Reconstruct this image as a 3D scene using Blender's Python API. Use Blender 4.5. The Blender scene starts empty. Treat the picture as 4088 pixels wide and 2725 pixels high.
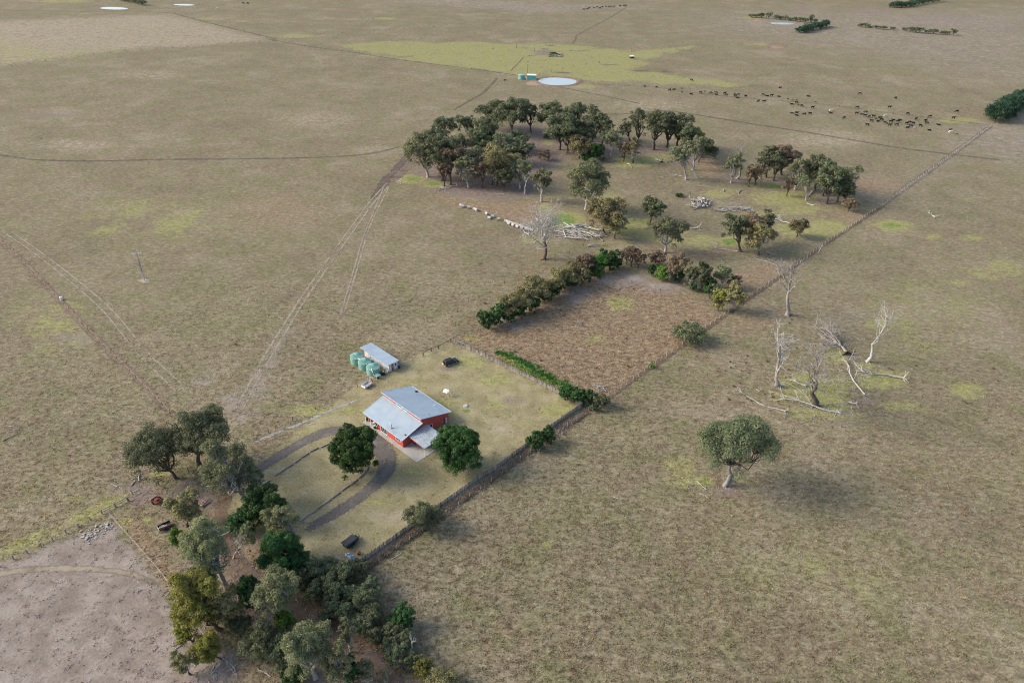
import bpy, bmesh, math, random
import numpy as np
from mathutils import Vector, Matrix
R_ = math.radians
SC = bpy.context.scene
COL = SC.collection

# ------------------------------------------------------------------ camera
PW, PH, FPX, PITCH, ROLL, HCAM = 4088.0, 2725.0, 2838.0, R_(32.6), 0.0217, 120.0
_f = np.array([0, math.cos(PITCH), -math.sin(PITCH)])
_r0 = np.array([1.0, 0, 0]); _u0 = np.array([0, math.sin(PITCH), math.cos(PITCH)])
_r = math.cos(ROLL) * _r0 + math.sin(ROLL) * _u0
_u = -math.sin(ROLL) * _r0 + math.cos(ROLL) * _u0
_C = np.array([0, 0, HCAM])
cam = bpy.data.cameras.new('camera'); cam.sensor_width = 36; cam.lens = FPX / PW * 36
cam.clip_start = 1; cam.clip_end = 40000
co = bpy.data.objects.new('camera', cam); COL.objects.link(co)
co.matrix_world = Matrix(((_r[0], _u[0], -_f[0], 0), (_r[1], _u[1], -_f[1], 0), (_r[2], _u[2], -_f[2], HCAM), (0, 0, 0, 1)))
SC.camera = co

def g(x, y, z=0.0):
    "survey: where the photograph's pixel ray meets height z"
    d = _f + _r * ((x - 2044) / FPX) - _u * ((y - 1362.5) / FPX)
    return _C + d * ((z - HCAM) / d[2])
def pr(p):
    v = np.asarray(p, float) - _C; k = v @ _f
    return 2044 + FPX * (v @ _r) / k, 1362.5 - FPX * (v @ _u) / k
def scl(p):
    return FPX / ((np.asarray(p, float) - _C) @ _f)

# ------------------------------------------------------------------ sky, sun, exposure
W = bpy.data.worlds.new('World'); SC.world = W; W.use_nodes = True
wt = W.node_tree; wt.nodes.clear()
sky = wt.nodes.new('ShaderNodeTexSky'); sky.sky_type = 'NISHITA'; sky.sun_disc = False
sky.sun_elevation = R_(31); sky.sun_rotation = R_(272); sky.air_density = 1.0; sky.dust_density = 3.0; sky.ozone_density = 1.0
bg = wt.nodes.new('ShaderNodeBackground'); bg.inputs[1].default_value = 0.15
wo = wt.nodes.new('ShaderNodeOutputWorld')
wt.links.new(sky.outputs[0], bg.inputs[0]); wt.links.new(bg.outputs[0], wo.inputs[0])
sun = bpy.data.lights.new('sun', 'SUN'); sun.energy = 1.75; sun.angle = R_(22); sun.color = (1, 0.93, 0.82)
so = bpy.data.objects.new('sun', sun); COL.objects.link(so)
sd = Vector((1, -0.06, -math.tan(R_(31)))).normalized()      # the light travels to the right of the photograph
so.rotation_euler = sd.to_track_quat('-Z', 'Y').to_euler(); so.location = (-200, 100, 200)
SC.view_settings.view_transform = 'Standard'; SC.view_settings.look = 'None'
SC.view_settings.exposure = 0.8; SC.view_settings.gamma = 1; SC.view_settings.use_curve_mapping = False
SC.cycles.max_bounces = 5; SC.cycles.transparent_max_bounces = 12; SC.cycles.use_denoising = True; SC.cycles.denoising_prefilter = 'NONE'; SC.cycles.filter_width = 1.1

# ------------------------------------------------------------------ helpers
def tag(o, label=None, cat=None, group=None, kind=None):
    if label: o['label'] = label
    if cat: o['category'] = cat
    if group: o['group'] = group
    if kind: o['kind'] = kind
    return o
def thing(name, label, cat, loc=(0, 0, 0), rz=0.0, group=None):
    o = bpy.data.objects.new(name, None); COL.objects.link(o); o.empty_display_size = 0.3
    o.location = loc; o.rotation_euler = (0, 0, rz)
    return tag(o, label, cat, group)
def link(name, me, parent=None, loc=None, rot=None, scale=None):
    o = bpy.data.objects.new(name, me); COL.objects.link(o)
    if parent: o.parent = parent
    if loc is not None: o.location = loc
    if rot is not None: o.rotation_euler = rot
    if scale is not None: o.scale = scale
    return o
def np_mesh(name, V, Q, mat=None, tint=None, smooth=False):
    me = bpy.data.meshes.new(name); V = np.asarray(V, np.float32); Q = np.asarray(Q, np.int32)
    n = len(Q); k = Q.shape[1]
    me.vertices.add(len(V)); me.vertices.foreach_set('co', V.ravel())
    me.loops.add(n * k); me.loops.foreach_set('vertex_index', Q.ravel())
    me.polygons.add(n); me.polygons.foreach_set('loop_start', np.arange(0, n * k, k, dtype=np.int32))
    if smooth: me.polygons.foreach_set('use_smooth', np.ones(n, bool))
    if mat: me.materials.append(mat)
    if tint is not None:
        a = me.attributes.new('tint', 'FLOAT', 'POINT'); a.data.foreach_set('value', np.asarray(tint, np.float32))
    me.update(); me.validate(); return me
class MB:
    def __init__(s): s.v = []; s.f = []
    def add(s, V, F):
        o = len(s.v); s.v += [tuple(map(float, p)) for p in V]; s.f += [tuple(i + o for i in f) for f in F]; return s
    def hexa(s, P):
        return s.add(P, [(0, 3, 2, 1), (4, 5, 6, 7), (0, 1, 5, 4), (1, 2, 6, 5), (2, 3, 7, 6), (3, 0, 4, 7)])
    def box(s, x0, x1, y0, y1, z0, z1):
        return s.hexa([(x0, y0, z0), (x1, y0, z0), (x1, y1, z0), (x0, y1, z0), (x0, y0, z1), (x1, y0, z1), (x1, y1, z1), (x0, y1, z1)])
    def obox(s, c, u, hu, hv, hz):
        "box about c, long axis u (3D unit), half sizes"
        u = Vector(u).normalized(); w = Vector((0, 0, 1)) if abs(u.z) < .9 else Vector((1, 0, 0))
        v = w.cross(u).normalized(); w = u.cross(v); c = Vector(c); P = []
        for k in (-1, 1):
            for i, j in ((-1, -1), (1, -1), (1, 1), (-1, 1)): P.append(c + u * hu * i + v * hv * j + w * hz * k)
        return s.hexa(P)
    def tube(s, pts, rad, n=6, cap=True):
        pts = [Vector(p) for p in pts]; m = len(pts)
        if not hasattr(rad, '__len__'): rad = [rad] * m
        V = []; F = []; ref = None
        for i, p in enumerate(pts):
            t = (pts[min(i + 1, m - 1)] - pts[max(i - 1, 0)]).normalized()
            if ref is None: ref = Vector((0, 0, 1)) if abs(t.z) < .8 else Vector((1, 0, 0))
            a = t.cross(ref).normalized(); b = a.cross(t); ref = b
            for j in range(n):
                q = 2 * math.pi * j / n; V.append(p + (a * math.cos(q) + b * math.sin(q)) * rad[i])
        for i in range(m - 1):
            for j in range(n): F.append((i * n + j, i * n + (j + 1) % n, (i + 1) * n + (j + 1) % n, (i + 1) * n + j))
        if cap: F.append(tuple(range(n - 1, -1, -1))); F.append(tuple((m - 1) * n + j for j in range(n)))
        return s.add(V, F)
    def lathe(s, prof, n=16, c=(0, 0, 0)):
        V = []; F = []; m = len(prof)
        for r, z in prof:
            for j in range(n): q = 2 * math.pi * j / n; V.append((c[0] + r * math.cos(q), c[1] + r * math.sin(q), c[2] + z))
        for i in range(m - 1):
            for j in range(n): F.append((i * n + j, i * n + (j + 1) % n, (i + 1) * n + (j + 1) % n, (i + 1) * n + j))
        F.append(tuple(range(n - 1, -1, -1))); F.append(tuple((m - 1) * n + j for j in range(n)))
        return s.add(V, F)
    def prism(s, prof, y0, y1):
        "side profile in x,z pushed from y0 to y1"
        n = len(prof); V = [(x, y0, z) for x, z in prof] + [(x, y1, z) for x, z in prof]
        F = [tuple(range(n)), tuple(range(2 * n - 1, n - 1, -1))] + [(i, i + n, (i + 1) % n + n, (i + 1) % n) for i in range(n)]
        return s.add(V, F)
    def mesh(s, name, mat=None, bevel=0, smooth=False):
        me = bpy.data.meshes.new(name); me.from_pydata(s.v, [], s.f)
        bm = bmesh.new(); bm.from_mesh(me)
        bmesh.ops.recalc_face_normals(bm, faces=bm.faces)
        if bevel: bmesh.ops.bevel(bm, geom=bm.edges[:], offset=bevel, segments=1, affect='EDGES', profile=.5)
        bm.to_mesh(me); bm.free()
        if mat: me.materials.append(mat)
        if smooth: me.polygons.foreach_set('use_smooth', np.ones(len(me.polygons), bool))
        return me
    def build(s, name, mat, parent=None, bevel=0, smooth=False, **k):
        return link(name, s.mesh(name, mat, bevel, smooth), parent, **k)
def copy_tree(o, parent=None):
    c = o.copy(); COL.objects.link(c)
    if parent: c.parent = parent
    for ch in list(o.children): copy_tree(ch, c)
    return c

# ------------------------------------------------------------------ materials
class NT:
    def __init__(s, t): s.t = t
    def n(s, typ, **k):
        x = s.t.nodes.new(typ)
        for a, v in k.items(): setattr(x, a, v)
        return x
    def put(s, sock, v):
        if hasattr(v, 'is_linked'): s.t.links.new(v, sock)
        elif v is not None: sock.default_value = v
    def math(s, op, a, b=None, clamp=False):
        x = s.n('ShaderNodeMath', operation=op, use_clamp=clamp); s.put(x.inputs[0], a)
        if b is not None: s.put(x.inputs[1], b)
        return x.outputs[0]
    def mix(s, f, a, b, mode='MIX'):
        x = s.n('ShaderNodeMix', data_type='RGBA', blend_type=mode); s.put(x.inputs[0], f)
        for i, v in ((6, a), (7, b)): s.put(x.inputs[i], v if hasattr(v, 'is_linked') else (*v, 1))
        return x.outputs[2]
    def noise(s, vec, scale, detail=3, rough=.55, dist=0):
        x = s.n('ShaderNodeTexNoise'); s.put(x.inputs['Vector'], vec); x.inputs['Scale'].default_value = scale
        x.inputs['Detail'].default_value = detail; x.inputs['Roughness'].default_value = rough; x.inputs['Distortion'].default_value = dist
        return x.outputs[0]
    def ramp(s, f, stops):
        x = s.n('ShaderNodeValToRGB'); s.put(x.inputs[0], f); e = x.color_ramp.elements
        while len(e) < len(stops): e.new(.5)
        for k, (p, c) in zip(e, stops): k.position = p; k.color = (*c, 1)
        return x.outputs[0]
    def sstep(s, v, a, b):
        x = s.n('ShaderNodeMapRange', interpolation_type='SMOOTHSTEP'); s.put(x.inputs[0], v)
        x.inputs[1].default_value = a; x.inputs[2].default_value = b; return x.outputs[0]
def newmat(name):
    m = bpy.data.materials.new(name); m.use_nodes = True; t = m.node_tree; t.nodes.clear(); return m, NT(t)
def surf(name, c1, c2, scale=2.0, rough=.8, metal=0.0, bump=0.0, bscale=None, spec=.3, dirt=None, wave=None):
    "a plain weathered surface: two tones through noise, optional dirt blotches, fine bump or ribs"
    m, k = newmat(name); out = k.n('ShaderNodeOutputMaterial'); b = k.n('ShaderNodeBsdfPrincipled')
    tc = k.n('ShaderNodeTexCoord').outputs['Object']
    col = k.mix(k.sstep(k.noise(tc, scale, 4), .3, .7), c1, c2)
    if dirt: col = k.mix(k.sstep(k.noise(tc, scale * .35, 5, .65), .5, .72), col, dirt)
    k.put(b.inputs['Base Color'], col); b.inputs['Roughness'].default_value = rough; b.inputs['Metallic'].default_value = metal
    b.inputs['Specular IOR Level'].default_value = spec
    h = None
    if wave:
        w = k.n('ShaderNodeTexWave', bands_direction=wave[0]); k.put(w.inputs['Vector'], tc); w.inputs['Scale'].default_value = wave[1]; h = w.outputs['Fac']
    elif bump: h = k.noise(tc, bscale or scale * 4, 4)
    if h is not None:
        bp = k.n('ShaderNodeBump'); bp.inputs['Strength'].default_value = bump or .3; bp.inputs['Distance'].default_value = .05
        k.put(bp.inputs['Height'], h); k.put(b.inputs['Normal'], bp.outputs[0])
    k.t.links.new(b.outputs[0], out.inputs[0]); return m
def leafmat(name, c1, c2, c3=None, trans=.32):
    m, k = newmat(name); out = k.n('ShaderNodeOutputMaterial')
    a = k.n('ShaderNodeAttribute', attribute_name='tint').outputs['Fac']
    oi = k.n('ShaderNodeObjectInfo').outputs['Random']
    col = k.mix(a, c1, c2)
    if c3: col = k.mix(k.sstep(a, .8, 1.0), col, c3)
    hs = k.n('ShaderNodeHueSaturation'); k.put(hs.inputs['Color'], col)
    k.put(hs.inputs['Value'], k.math('ADD', k.math('MULTIPLY', oi, .4), .85)); k.put(hs.inputs['Hue'], k.math('ADD', k.math('MULTIPLY', oi, .03), .485))
    d = k.n('ShaderNodeBsdfPrincipled'); k.put(d.inputs['Base Color'], hs.outputs[0]); d.inputs['Roughness'].default_value = .6; d.inputs['Specular IOR Level'].default_value = .25
    tr = k.n('ShaderNodeBsdfTranslucent'); k.put(tr.inputs[0], hs.outputs[0])
    mx = k.n('ShaderNodeMixShader'); mx.inputs[0].default_value = trans
    k.t.links.new(d.outputs[0], mx.inputs[1]); k.t.links.new(tr.outputs[0], mx.inputs[2]); k.t.links.new(mx.outputs[0], out.inputs[0]); return m

# the colour of the pasture, shared by the ground sheet and the grass tufts
GG = bpy.data.node_groups.new('pasture_colour', 'ShaderNodeTree')
for nm, typ in (('Vector', 'NodeSocketVector'), ('A', 'NodeSocketColor'), ('lawn', 'NodeSocketFloat'), ('B', 'NodeSocketColor')):
    GG.interface.new_socket(nm, in_out='INPUT', socket_type=typ)
GG.interface.new_socket('Color', in_out='OUTPUT', socket_type='NodeSocketColor')
GG.interface.new_socket('Height', in_out='OUTPUT', socket_type='NodeSocketFloat')
k = NT(GG); gi = k.n('NodeGroupInput'); go = k.n('NodeGroupOutput')
vec = gi.outputs['Vector']
nL = k.noise(vec, .012, 3); nM = k.noise(vec, .075, 4, .6); nS = k.noise(vec, .55, 5, .62, .6); nF = k.noise(vec, 2.2, 3, .6); nP = k.noise(vec, .2, 4, .6, .4)
nM2 = k.noise(vec, .035, 4, .6, .5)
vs = k.n('ShaderNodeMapping'); k.put(vs.inputs[0], vec); vs.inputs['Scale'].default_value = (.7, 1.15, 1); vs.inputs['Rotation'].default_value = (0, 0, .3)
nT = k.noise(vs.outputs[0], .8, 4, .6, .8)
tt = k.math('ADD', k.math('MULTIPLY', nT, .55), k.math('MULTIPLY', nF, .45))
tex = k.sstep(tt, .32, .68)
base = k.ramp(tex, [(0, (.142, .117, .072)), (.4, (.198, .166, .102)), (.7, (.25, .212, .135)), (1, (.34, .295, .198))])
olive = k.ramp(tex, [(0, (.112, .104, .052)), (.5, (.172, .16, .083)), (1, (.265, .244, .138))])
brn = k.ramp(tex, [(0, (.115, .082, .053)), (.5, (.182, .135, .09)), (1, (.275, .212, .148))])
col = k.mix(k.sstep(nM, .42, .68), base, olive)
col = k.mix(k.math('MULTIPLY', k.sstep(k.math('ADD', k.math('MULTIPLY', nP, .6), k.math('MULTIPLY', nM2, .4)), .45, .62), .65), col, brn)
col = k.mix(k.math('MULTIPLY', k.sstep(nL, .45, .7), .3), col, olive)
nV = k.noise(vec, .022, 4, .62, .4); nW = k.noise(vec, .06, 3, .6)
vv_ = k.math('ADD', k.math('MULTIPLY', nV, .62), k.math('MULTIPLY', nW, .38))
col = k.mix(k.math('MULTIPLY', k.sstep(vv_, .5, .66), .6), col, k.ramp(tex, [(0, (.19, .155, .105)), (.5, (.275, .232, .165)), (1, (.39, .34, .25))]))
col = k.mix(k.math('MULTIPLY', k.sstep(vv_, .5, .36), .5), col, k.ramp(tex, [(0, (.10, .082, .052)), (.5, (.155, .13, .085)), (1, (.235, .2, .135))]))
wob = k.math('ADD', k.math('MULTIPLY', k.math('SUBTRACT', nS, .5), .9), k.math('MULTIPLY', k.math('SUBTRACT', nP, .5), .9))
sA = k.n('ShaderNodeSeparateColor'); k.put(sA.inputs[0], gi.outputs['A']); sB = k.n('ShaderNodeSeparateColor'); k.put(sB.inputs[0], gi.outputs['B'])
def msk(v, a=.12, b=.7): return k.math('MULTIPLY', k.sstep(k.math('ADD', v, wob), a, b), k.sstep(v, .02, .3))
lawn = k.ramp(k.sstep(k.math('ADD', k.math('MULTIPLY', nP, .5), k.math('MULTIPLY', nF, .5)), .34, .66), [(0, (.20, .172, .092)), (.5, (.275, .24, .132)), (1, (.36, .315, .19))])
col = k.mix(msk(gi.outputs['lawn']), col, lawn)
bare = k.ramp(k.sstep(k.math('ADD', k.math('MULTIPLY', nS, .5), k.math('MULTIPLY', nF, .5)), .34, .66), [(0, (.15, .112, .088)), (.5, (.205, .16, .13)), (1, (.275, .228, .195))])
col = k.mix(msk(sB.outputs[0]), col, bare)
rank = k.ramp(tex, [(0, (.15, .103, .063)), (.45, (.225, .164, .105)), (.75, (.285, .222, .148)), (1, (.385, .315, .215))])
col = k.mix(msk(sA.outputs[1]), col, rank)
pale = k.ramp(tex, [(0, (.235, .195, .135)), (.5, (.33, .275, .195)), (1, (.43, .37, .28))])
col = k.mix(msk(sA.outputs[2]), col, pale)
mauve = k.ramp(k.sstep(k.math('ADD', k.math('MULTIPLY', nP, .6), k.math('MULTIPLY', nF, .4)), .34, .66), [(0, (.19, .155, .128)), (.5, (.25, .208, .175)), (1, (.33, .285, .245))])
col = k.mix(msk(sB.outputs[2]), col, mauve)
yel = k.ramp(tex, [(0, (.17, .165, .062)), (.5, (.27, .258, .105)), (1, (.37, .345, .165))])
lush = k.ramp(tex, [(0, (.07, .135, .028)), (.5, (.115, .20, .045)), (1, (.19, .275, .08))])
gm = sA.outputs[0]
gm2 = k.math('ADD', gm, k.math('MULTIPLY', k.math('SUBTRACT', nM, .5), k.math('MULTIPLY', k.sstep(gm, .02, .3), 2.0)))
col = k.mix(k.math('MULTIPLY', msk(gm2, -.05, .62), .9), col, yel); col = k.mix(k.math('MULTIPLY', msk(k.math('SUBTRACT', gm, .5), .05, .5), .85), col, lush)
drk = k.mix(tex, (.085, .07, .048), (.15, .125, .09))
col = k.mix(k.math('MULTIPLY', msk(sB.outputs[1], .3, .8), .8), col, drk)
k.put(go.inputs['Color'], col)
k.put(go.inputs['Height'], k.math('ADD', k.math('MULTIPLY', nT, .6), k.math('MULTIPLY', nF, .4)))

def pasture(name, typ):
    m, k = newmat(name); out = k.n('ShaderNodeOutputMaterial'); b = k.n('ShaderNodeBsdfPrincipled')
    gr = k.n('ShaderNodeGroup', node_tree=GG); k.put(gr.inputs['Vector'], k.n('ShaderNodeNewGeometry').outputs['Position'])
    A = k.n('ShaderNodeAttribute', attribute_name='mA', attribute_type=typ); B = k.n('ShaderNodeAttribute', attribute_name='mB', attribute_type=typ)
    k.put(gr.inputs['A'], A.outputs['Color']); k.put(gr.inputs['lawn'], A.outputs['Alpha']); k.put(gr.inputs['B'], B.outputs['Color'])
    b.inputs['Roughness'].default_value = .95; b.inputs['Specular IOR Level'].default_value = .1
    c = gr.outputs['Color']
    if typ == 'INSTANCER':
        rnd = k.n('ShaderNodeObjectInfo').outputs['Random']; hs = k.n('ShaderNodeHueSaturation'); k.put(hs.inputs['Color'], c)
        k.put(hs.inputs['Value'], k.math('ADD', k.math('MULTIPLY', rnd, .6), 1.6)); c = hs.outputs[0]
    else:
        bp = k.n('ShaderNodeBump'); bp.inputs['Strength'].default_value = .5; bp.inputs['Distance'].default_value = .3
        k.put(bp.inputs['Height'], gr.outputs['Height']); k.put(b.inputs['Normal'], bp.outputs[0])
    k.put(b.inputs['Base Color'], c)
    if typ == 'INSTANCER':
        tr = k.n('ShaderNodeBsdfTranslucent'); k.put(tr.inputs[0], c); mx = k.n('ShaderNodeMixShader'); mx.inputs[0].default_value = .45
        k.t.links.new(b.outputs[0], mx.inputs[1]); k.t.links.new(tr.outputs[0], mx.inputs[2]); k.t.links.new(mx.outputs[0], out.inputs[0])
    else: k.t.links.new(b.outputs[0], out.inputs[0])
    return m
GROUND = pasture('pasture_ground', 'GEOMETRY'); TUFT = pasture('pasture_tufts', 'INSTANCER')

def strip_mat(name, c1, c2, c3, scale=.8, cut=(.2, .55)):
    "worn earth whose ragged edge fades into the grass"
    m, k = newmat(name); out = k.n('ShaderNodeOutputMaterial'); b = k.n('ShaderNodeBsdfPrincipled')
    P = k.n('ShaderNodeNewGeometry').outputs['Position']
    n1 = k.noise(P, scale, 5, .62, .3); n2 = k.noise(P, scale * .22, 3)
    c = k.mix(k.sstep(n1, .35, .65), c1, c2); c = k.mix(k.sstep(n2, .5, .7), c, c3)
    k.put(b.inputs['Base Color'], c); b.inputs['Roughness'].default_value = .95; b.inputs['Specular IOR Level'].default_value = .1
    bp = k.n('ShaderNodeBump'); bp.inputs['Strength'].default_value = .3; bp.inputs['Distance'].default_value = .1; k.put(bp.inputs['Height'], n1); k.put(b.inputs['Normal'], bp.outputs[0])
    e = k.n('ShaderNodeAttribute', attribute_name='tint').outputs['Fac']
    al = k.sstep(k.math('ADD', e, k.math('MULTIPLY', k.math('SUBTRACT', n1, .5), 1.6)), *cut)
    tr = k.n('ShaderNodeBsdfTransparent'); mx = k.n('ShaderNodeMixShader'); k.put(mx.inputs[0], al)
    k.t.links.new(tr.outputs[0], mx.inputs[1]); k.t.links.new(b.outputs[0], mx.inputs[2]); k.t.links.new(mx.outputs[0], out.inputs[0]); return m

M = dict(
 red=surf('red_cladding', (.45, .076, .062), (.50, .09, .073), 1.2, .6, wave=('X', 4.0), bump=.12),
 roof=surf('blue_grey_roofing', (.30, .375, .435), (.345, .42, .48), .5, .5, .0, wave=('X', 3.2), bump=.14, spec=.5, dirt=(.285, .35, .40)),
 fascia=surf('pale_fascia', (.46, .53, .60), (.50, .57, .63), 1, .5),
 zinc=surf('old_zinc', (.36, .42, .45), (.45, .50, .53), 1.5, .5, .1, spec=.4, dirt=(.27, .28, .28)),
 conc=surf('concrete', (.36, .345, .31), (.44, .42, .385), .5, .9, bump=.1, dirt=(.30, .285, .26)),
 white=surf('white_paint', (.72, .72, .70), (.8, .8, .78), 3, .6),
 glass=surf('dark_glass', (.012, .016, .022), (.02, .026, .035), 1, .08, spec=.6),
 black=surf('black_paint', (.012, .013, .016), (.02, .021, .025), 3, .25, spec=.6),
 rubber=surf('rubber', (.015, .015, .015), (.025, .025, .024), 6, .8),
 chrome=surf('light_alloy', (.55, .56, .58), (.65, .66, .68), 3, .35, .6),
 silver=surf('galvanised', (.42, .45, .48), (.55, .57, .6), 4, .5, .3),
 rust=surf('rusty_red', (.15, .04, .025), (.24, .07, .042), 5, .9, bump=.2, dirt=(.09, .045, .03)),
 dsteel=surf('dark_steel', (.03, .03, .033), (.06, .055, .05), 5, .7),
 blue=surf('blue_car_paint', (.01, .025, .16), (.014, .035, .2), 2, .25, spec=.6),
 bluecloth=surf('blue_canvas', (.06, .2, .5), (.08, .26, .58), 6, .9),
 tank=surf('green_tank', (.16, .33, .28), (.19, .38, .325), 2, .55, dirt=(.22, .36, .31)),
 tankroof=surf('green_tank_top', (.23, .42, .36), (.27, .47, .41), 2, .55, dirt=(.33, .40, .36)),
 teal=surf('teal_paint', (.07, .34, .33), (.09, .4, .38), 2, .6),
 pipe=surf('white_pipe', (.68, .66, .62), (.76, .74, .7), 4, .5),
 shed=surf('flaking_shed_boards', (.62, .62, .64), (.68, .67, .66), 1.6, .85, bump=.2),
 wood=surf('grey_timber', (.21, .195, .18), (.30, .28, .26), 5, .9, bump=.3, dirt=(.13, .12, .11)),
 wood2=surf('dark_timber', (.10, .085, .075), (.17, .15, .13), 5, .9, bump=.3),
 wpost=surf('pale_post', (.36, .34, .31), (.46, .44, .40), 5, .9, bump=.2),
 dpost=surf('brown_post', (.085, .065, .05), (.13, .105, .085), 5, .9),
 wire=surf('wire', (.22, .21, .2), (.3, .29, .28), 8, .6, .4),
 bone=surf('bleached_wood', (.34, .325, .305), (.5, .485, .46), 3.5, .9, bump=.4, dirt=(.2, .175, .155)),
 bone2=surf('weathered_wood', (.24, .215, .195), (.36, .335, .31), 3.5, .9, bump=.4, dirt=(.12, .095, .08)),
 barkP=surf('pale_bark', (.28, .26, .235), (.42, .40, .37), 1.6, .9, bump=.2, dirt=(.16, .135, .115)),
 barkD=surf('dark_bark', (.055, .045, .038), (.11, .09, .075), 2, .95, bump=.4, dirt=(.16, .14, .125)),
 barkR=surf('red_brown_bark', (.10, .07, .055), (.17, .12, .09), 2, .95, bump=.3),
 burnt=surf('charred_roots', (.02, .018, .017), (.06, .055, .05), 3, .95),
 water=surf('dam_water', (.40, .46, .46), (.43, .485, .48), .05, .12, spec=.5),
 bank=surf('clay_bank', (.17, .115, .08), (.25, .18, .13), .4, .95, bump=.3),
 cow=surf('black_hide', (.012, .011, .011), (.022, .02, .018), 3, .8),
 wcow=surf('white_hide', (.55, .52, .47), (.66, .63, .58), 3, .9),
 rcow=surf('red_hide', (.2, .05, .025), (.26, .07, .035), 3, .9),
 terra=surf('terracotta', (.4, .15, .07), (.48, .2, .1), 5, .8),
 orange=surf('orange_plastic', (.6, .1, .03), (.65, .13, .04), 5, .6),
 redp=surf('red_plastic', (.5, .02, .02), (.55, .03, .03), 5, .5),
 greenp=surf('green_plastic', (.03, .1, .04), (.04, .13, .05), 5, .5),
 rubble=surf('broken_rubble', (.30, .275, .24), (.46, .43, .385), 2, .9, bump=.3),
 bale=surf('bale_wrap', (.33, .325, .31), (.46, .45, .43), 3, .7, dirt=(.36, .30, .22)),
 cloth=surf('white_sheet', (.72, .72, .74), (.8, .8, .8), 3, .9),
)
L = dict(
 gum=leafmat('gum_leaves', (0.137, 0.153, 0.083), (0.231, 0.244, 0.129), (0.312, 0.290, 0.148)),
 gumd=leafmat('dark_gum_leaves', (0.102, 0.126, 0.070), (0.183, 0.204, 0.108), (0.246, 0.249, 0.122)),
 gump=leafmat('pale_gum_leaves', (0.159, 0.177, 0.088), (0.277, 0.289, 0.147), (0.354, 0.325, 0.147)),
 olive=leafmat('olive_leaves', (0.180, 0.167, 0.081), (0.296, 0.268, 0.123), (0.362, 0.286, 0.143)),
 brown=leafmat('brown_leaves', (0.177, 0.131, 0.087), (0.280, 0.215, 0.142), (0.312, 0.229, 0.146)),
 green=leafmat('rich_green_leaves', (.038, .085, .022), (.068, .142, .036), (.10, .185, .05)),
 dark=leafmat('dark_green_leaves', (0.039, 0.092, 0.030), (0.075, 0.151, 0.044), (0.110, 0.187, 0.055)),
 pine=leafmat('pine_needles', (0.028, 0.067, 0.041), (0.054, 0.112, 0.064), (0.072, 0.136, 0.072)),
 yellow=leafmat('yellow_green_leaves', (0.186, 0.192, 0.041), (0.306, 0.296, 0.069), (0.378, 0.345, 0.086)),
 lime=leafmat('bright_green_leaves', (0.087, 0.183, 0.032), (0.151, 0.278, 0.048), (0.208, 0.319, 0.064)),
 scrub=leafmat('grey_green_scrub', (0.114, 0.134, 0.070), (0.209, 0.232, 0.121), (0.269, 0.269, 0.142)),
)

# ------------------------------------------------------------------ the ground: one sheet, finer where the farm lies
rng = np.random.default_rng(7)
ang = np.concatenate([np.linspace(-180, -46, 30, endpoint=False), np.linspace(-46, 46, 430), np.linspace(46, 180, 30, endpoint=False)[1:]])
rad = np.concatenate([np.linspace(4, 56, 9), 58 * np.exp(np.linspace(0, math.log(1300 / 58.), 450)), 1300 * np.exp(np.linspace(.06, 2.4, 22))])
na, nr = len(ang), len(rad)
aa, rr = np.meshgrid(np.radians(ang), rad)
GV = np.stack([(rr * np.sin(aa)).ravel(), (rr * np.cos(aa)).ravel(), np.zeros(na * nr)], 1)
ii = np.arange(nr - 1)[:, None] * na; jj = np.arange(na)[None, :]; j2 = (jj + 1) % na
GQ = np.stack([(ii + jj), (ii + na + jj), (ii + na + j2), (ii + j2)], -1).reshape(-1, 4)[:, ::-1]
GV = np.concatenate([GV, [[0, 0, 0]]])
XY = GV[:, :2]
MA = np.zeros((len(GV), 4), np.float32); MBk = np.zeros((len(GV), 4), np.float32)
CH = dict(green=(MA, 0), rank=(MA, 1), pale=(MA, 2), lawn=(MA, 3), bare=(MBk, 0), dark=(MBk, 1), mauve=(MBk, 2), tall=(MBk, 3))
def ss(t): t = np.clip(t, 0, 1); return t * t * (3 - 2 * t)
def poly(ch, pts, feather=2.0, s=1.0, mode='max'):
    P = np.array([g(*p)[:2] for p in pts]); lo = P.min(0) - feather; hi = P.max(0) + feather
    idx = np.where(((XY > lo) & (XY < hi)).all(1))[0]
    if not len(idx): return
    q = XY[idx]; d = np.full(len(q), 1e9); ins = np.zeros(len(q), bool)
    for a, b in zip(P, np.roll(P, -1, 0)):
        e = b - a; w = q - a; t = np.clip((w @ e) / max(e @ e, 1e-9), 0, 1); d = np.minimum(d, np.hypot(*(w - t[:, None] * e).T))
        c = ((a[1] > q[:, 1]) != (b[1] > q[:, 1])) & (q[:, 0] < (b[0] - a[0]) * (q[:, 1] - a[1]) / (b[1] - a[1] + 1e-12) + a[0]); ins ^= c
    v = s * ss((np.where(ins, d, -d) + feather) / (2 * feather)); arr, c = CH[ch]
    arr[idx, c] = np.maximum(arr[idx, c], v) if mode == 'max' else arr[idx, c] * (1 - v)
def ell(ch, x, y, rx, ry, s=1.0, mode='max'):
    a, b = g(x, y - ry)[:2], g(x, y + ry)[:2]; c0 = (a + b) / 2; ax = g(x + rx, y)[:2] - g(x, y)[:2]; ay = (a - b) / 2
    q = np.linalg.solve(np.stack([ax, ay], 1), (XY - c0).T); v = s * (1 - ss((np.hypot(*q) - .15) / 1.2)); arr, c = CH[ch]
    arr[:, c] = np.maximum(arr[:, c], v) if mode == 'max' else arr[:, c] * (1 - v)
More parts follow.
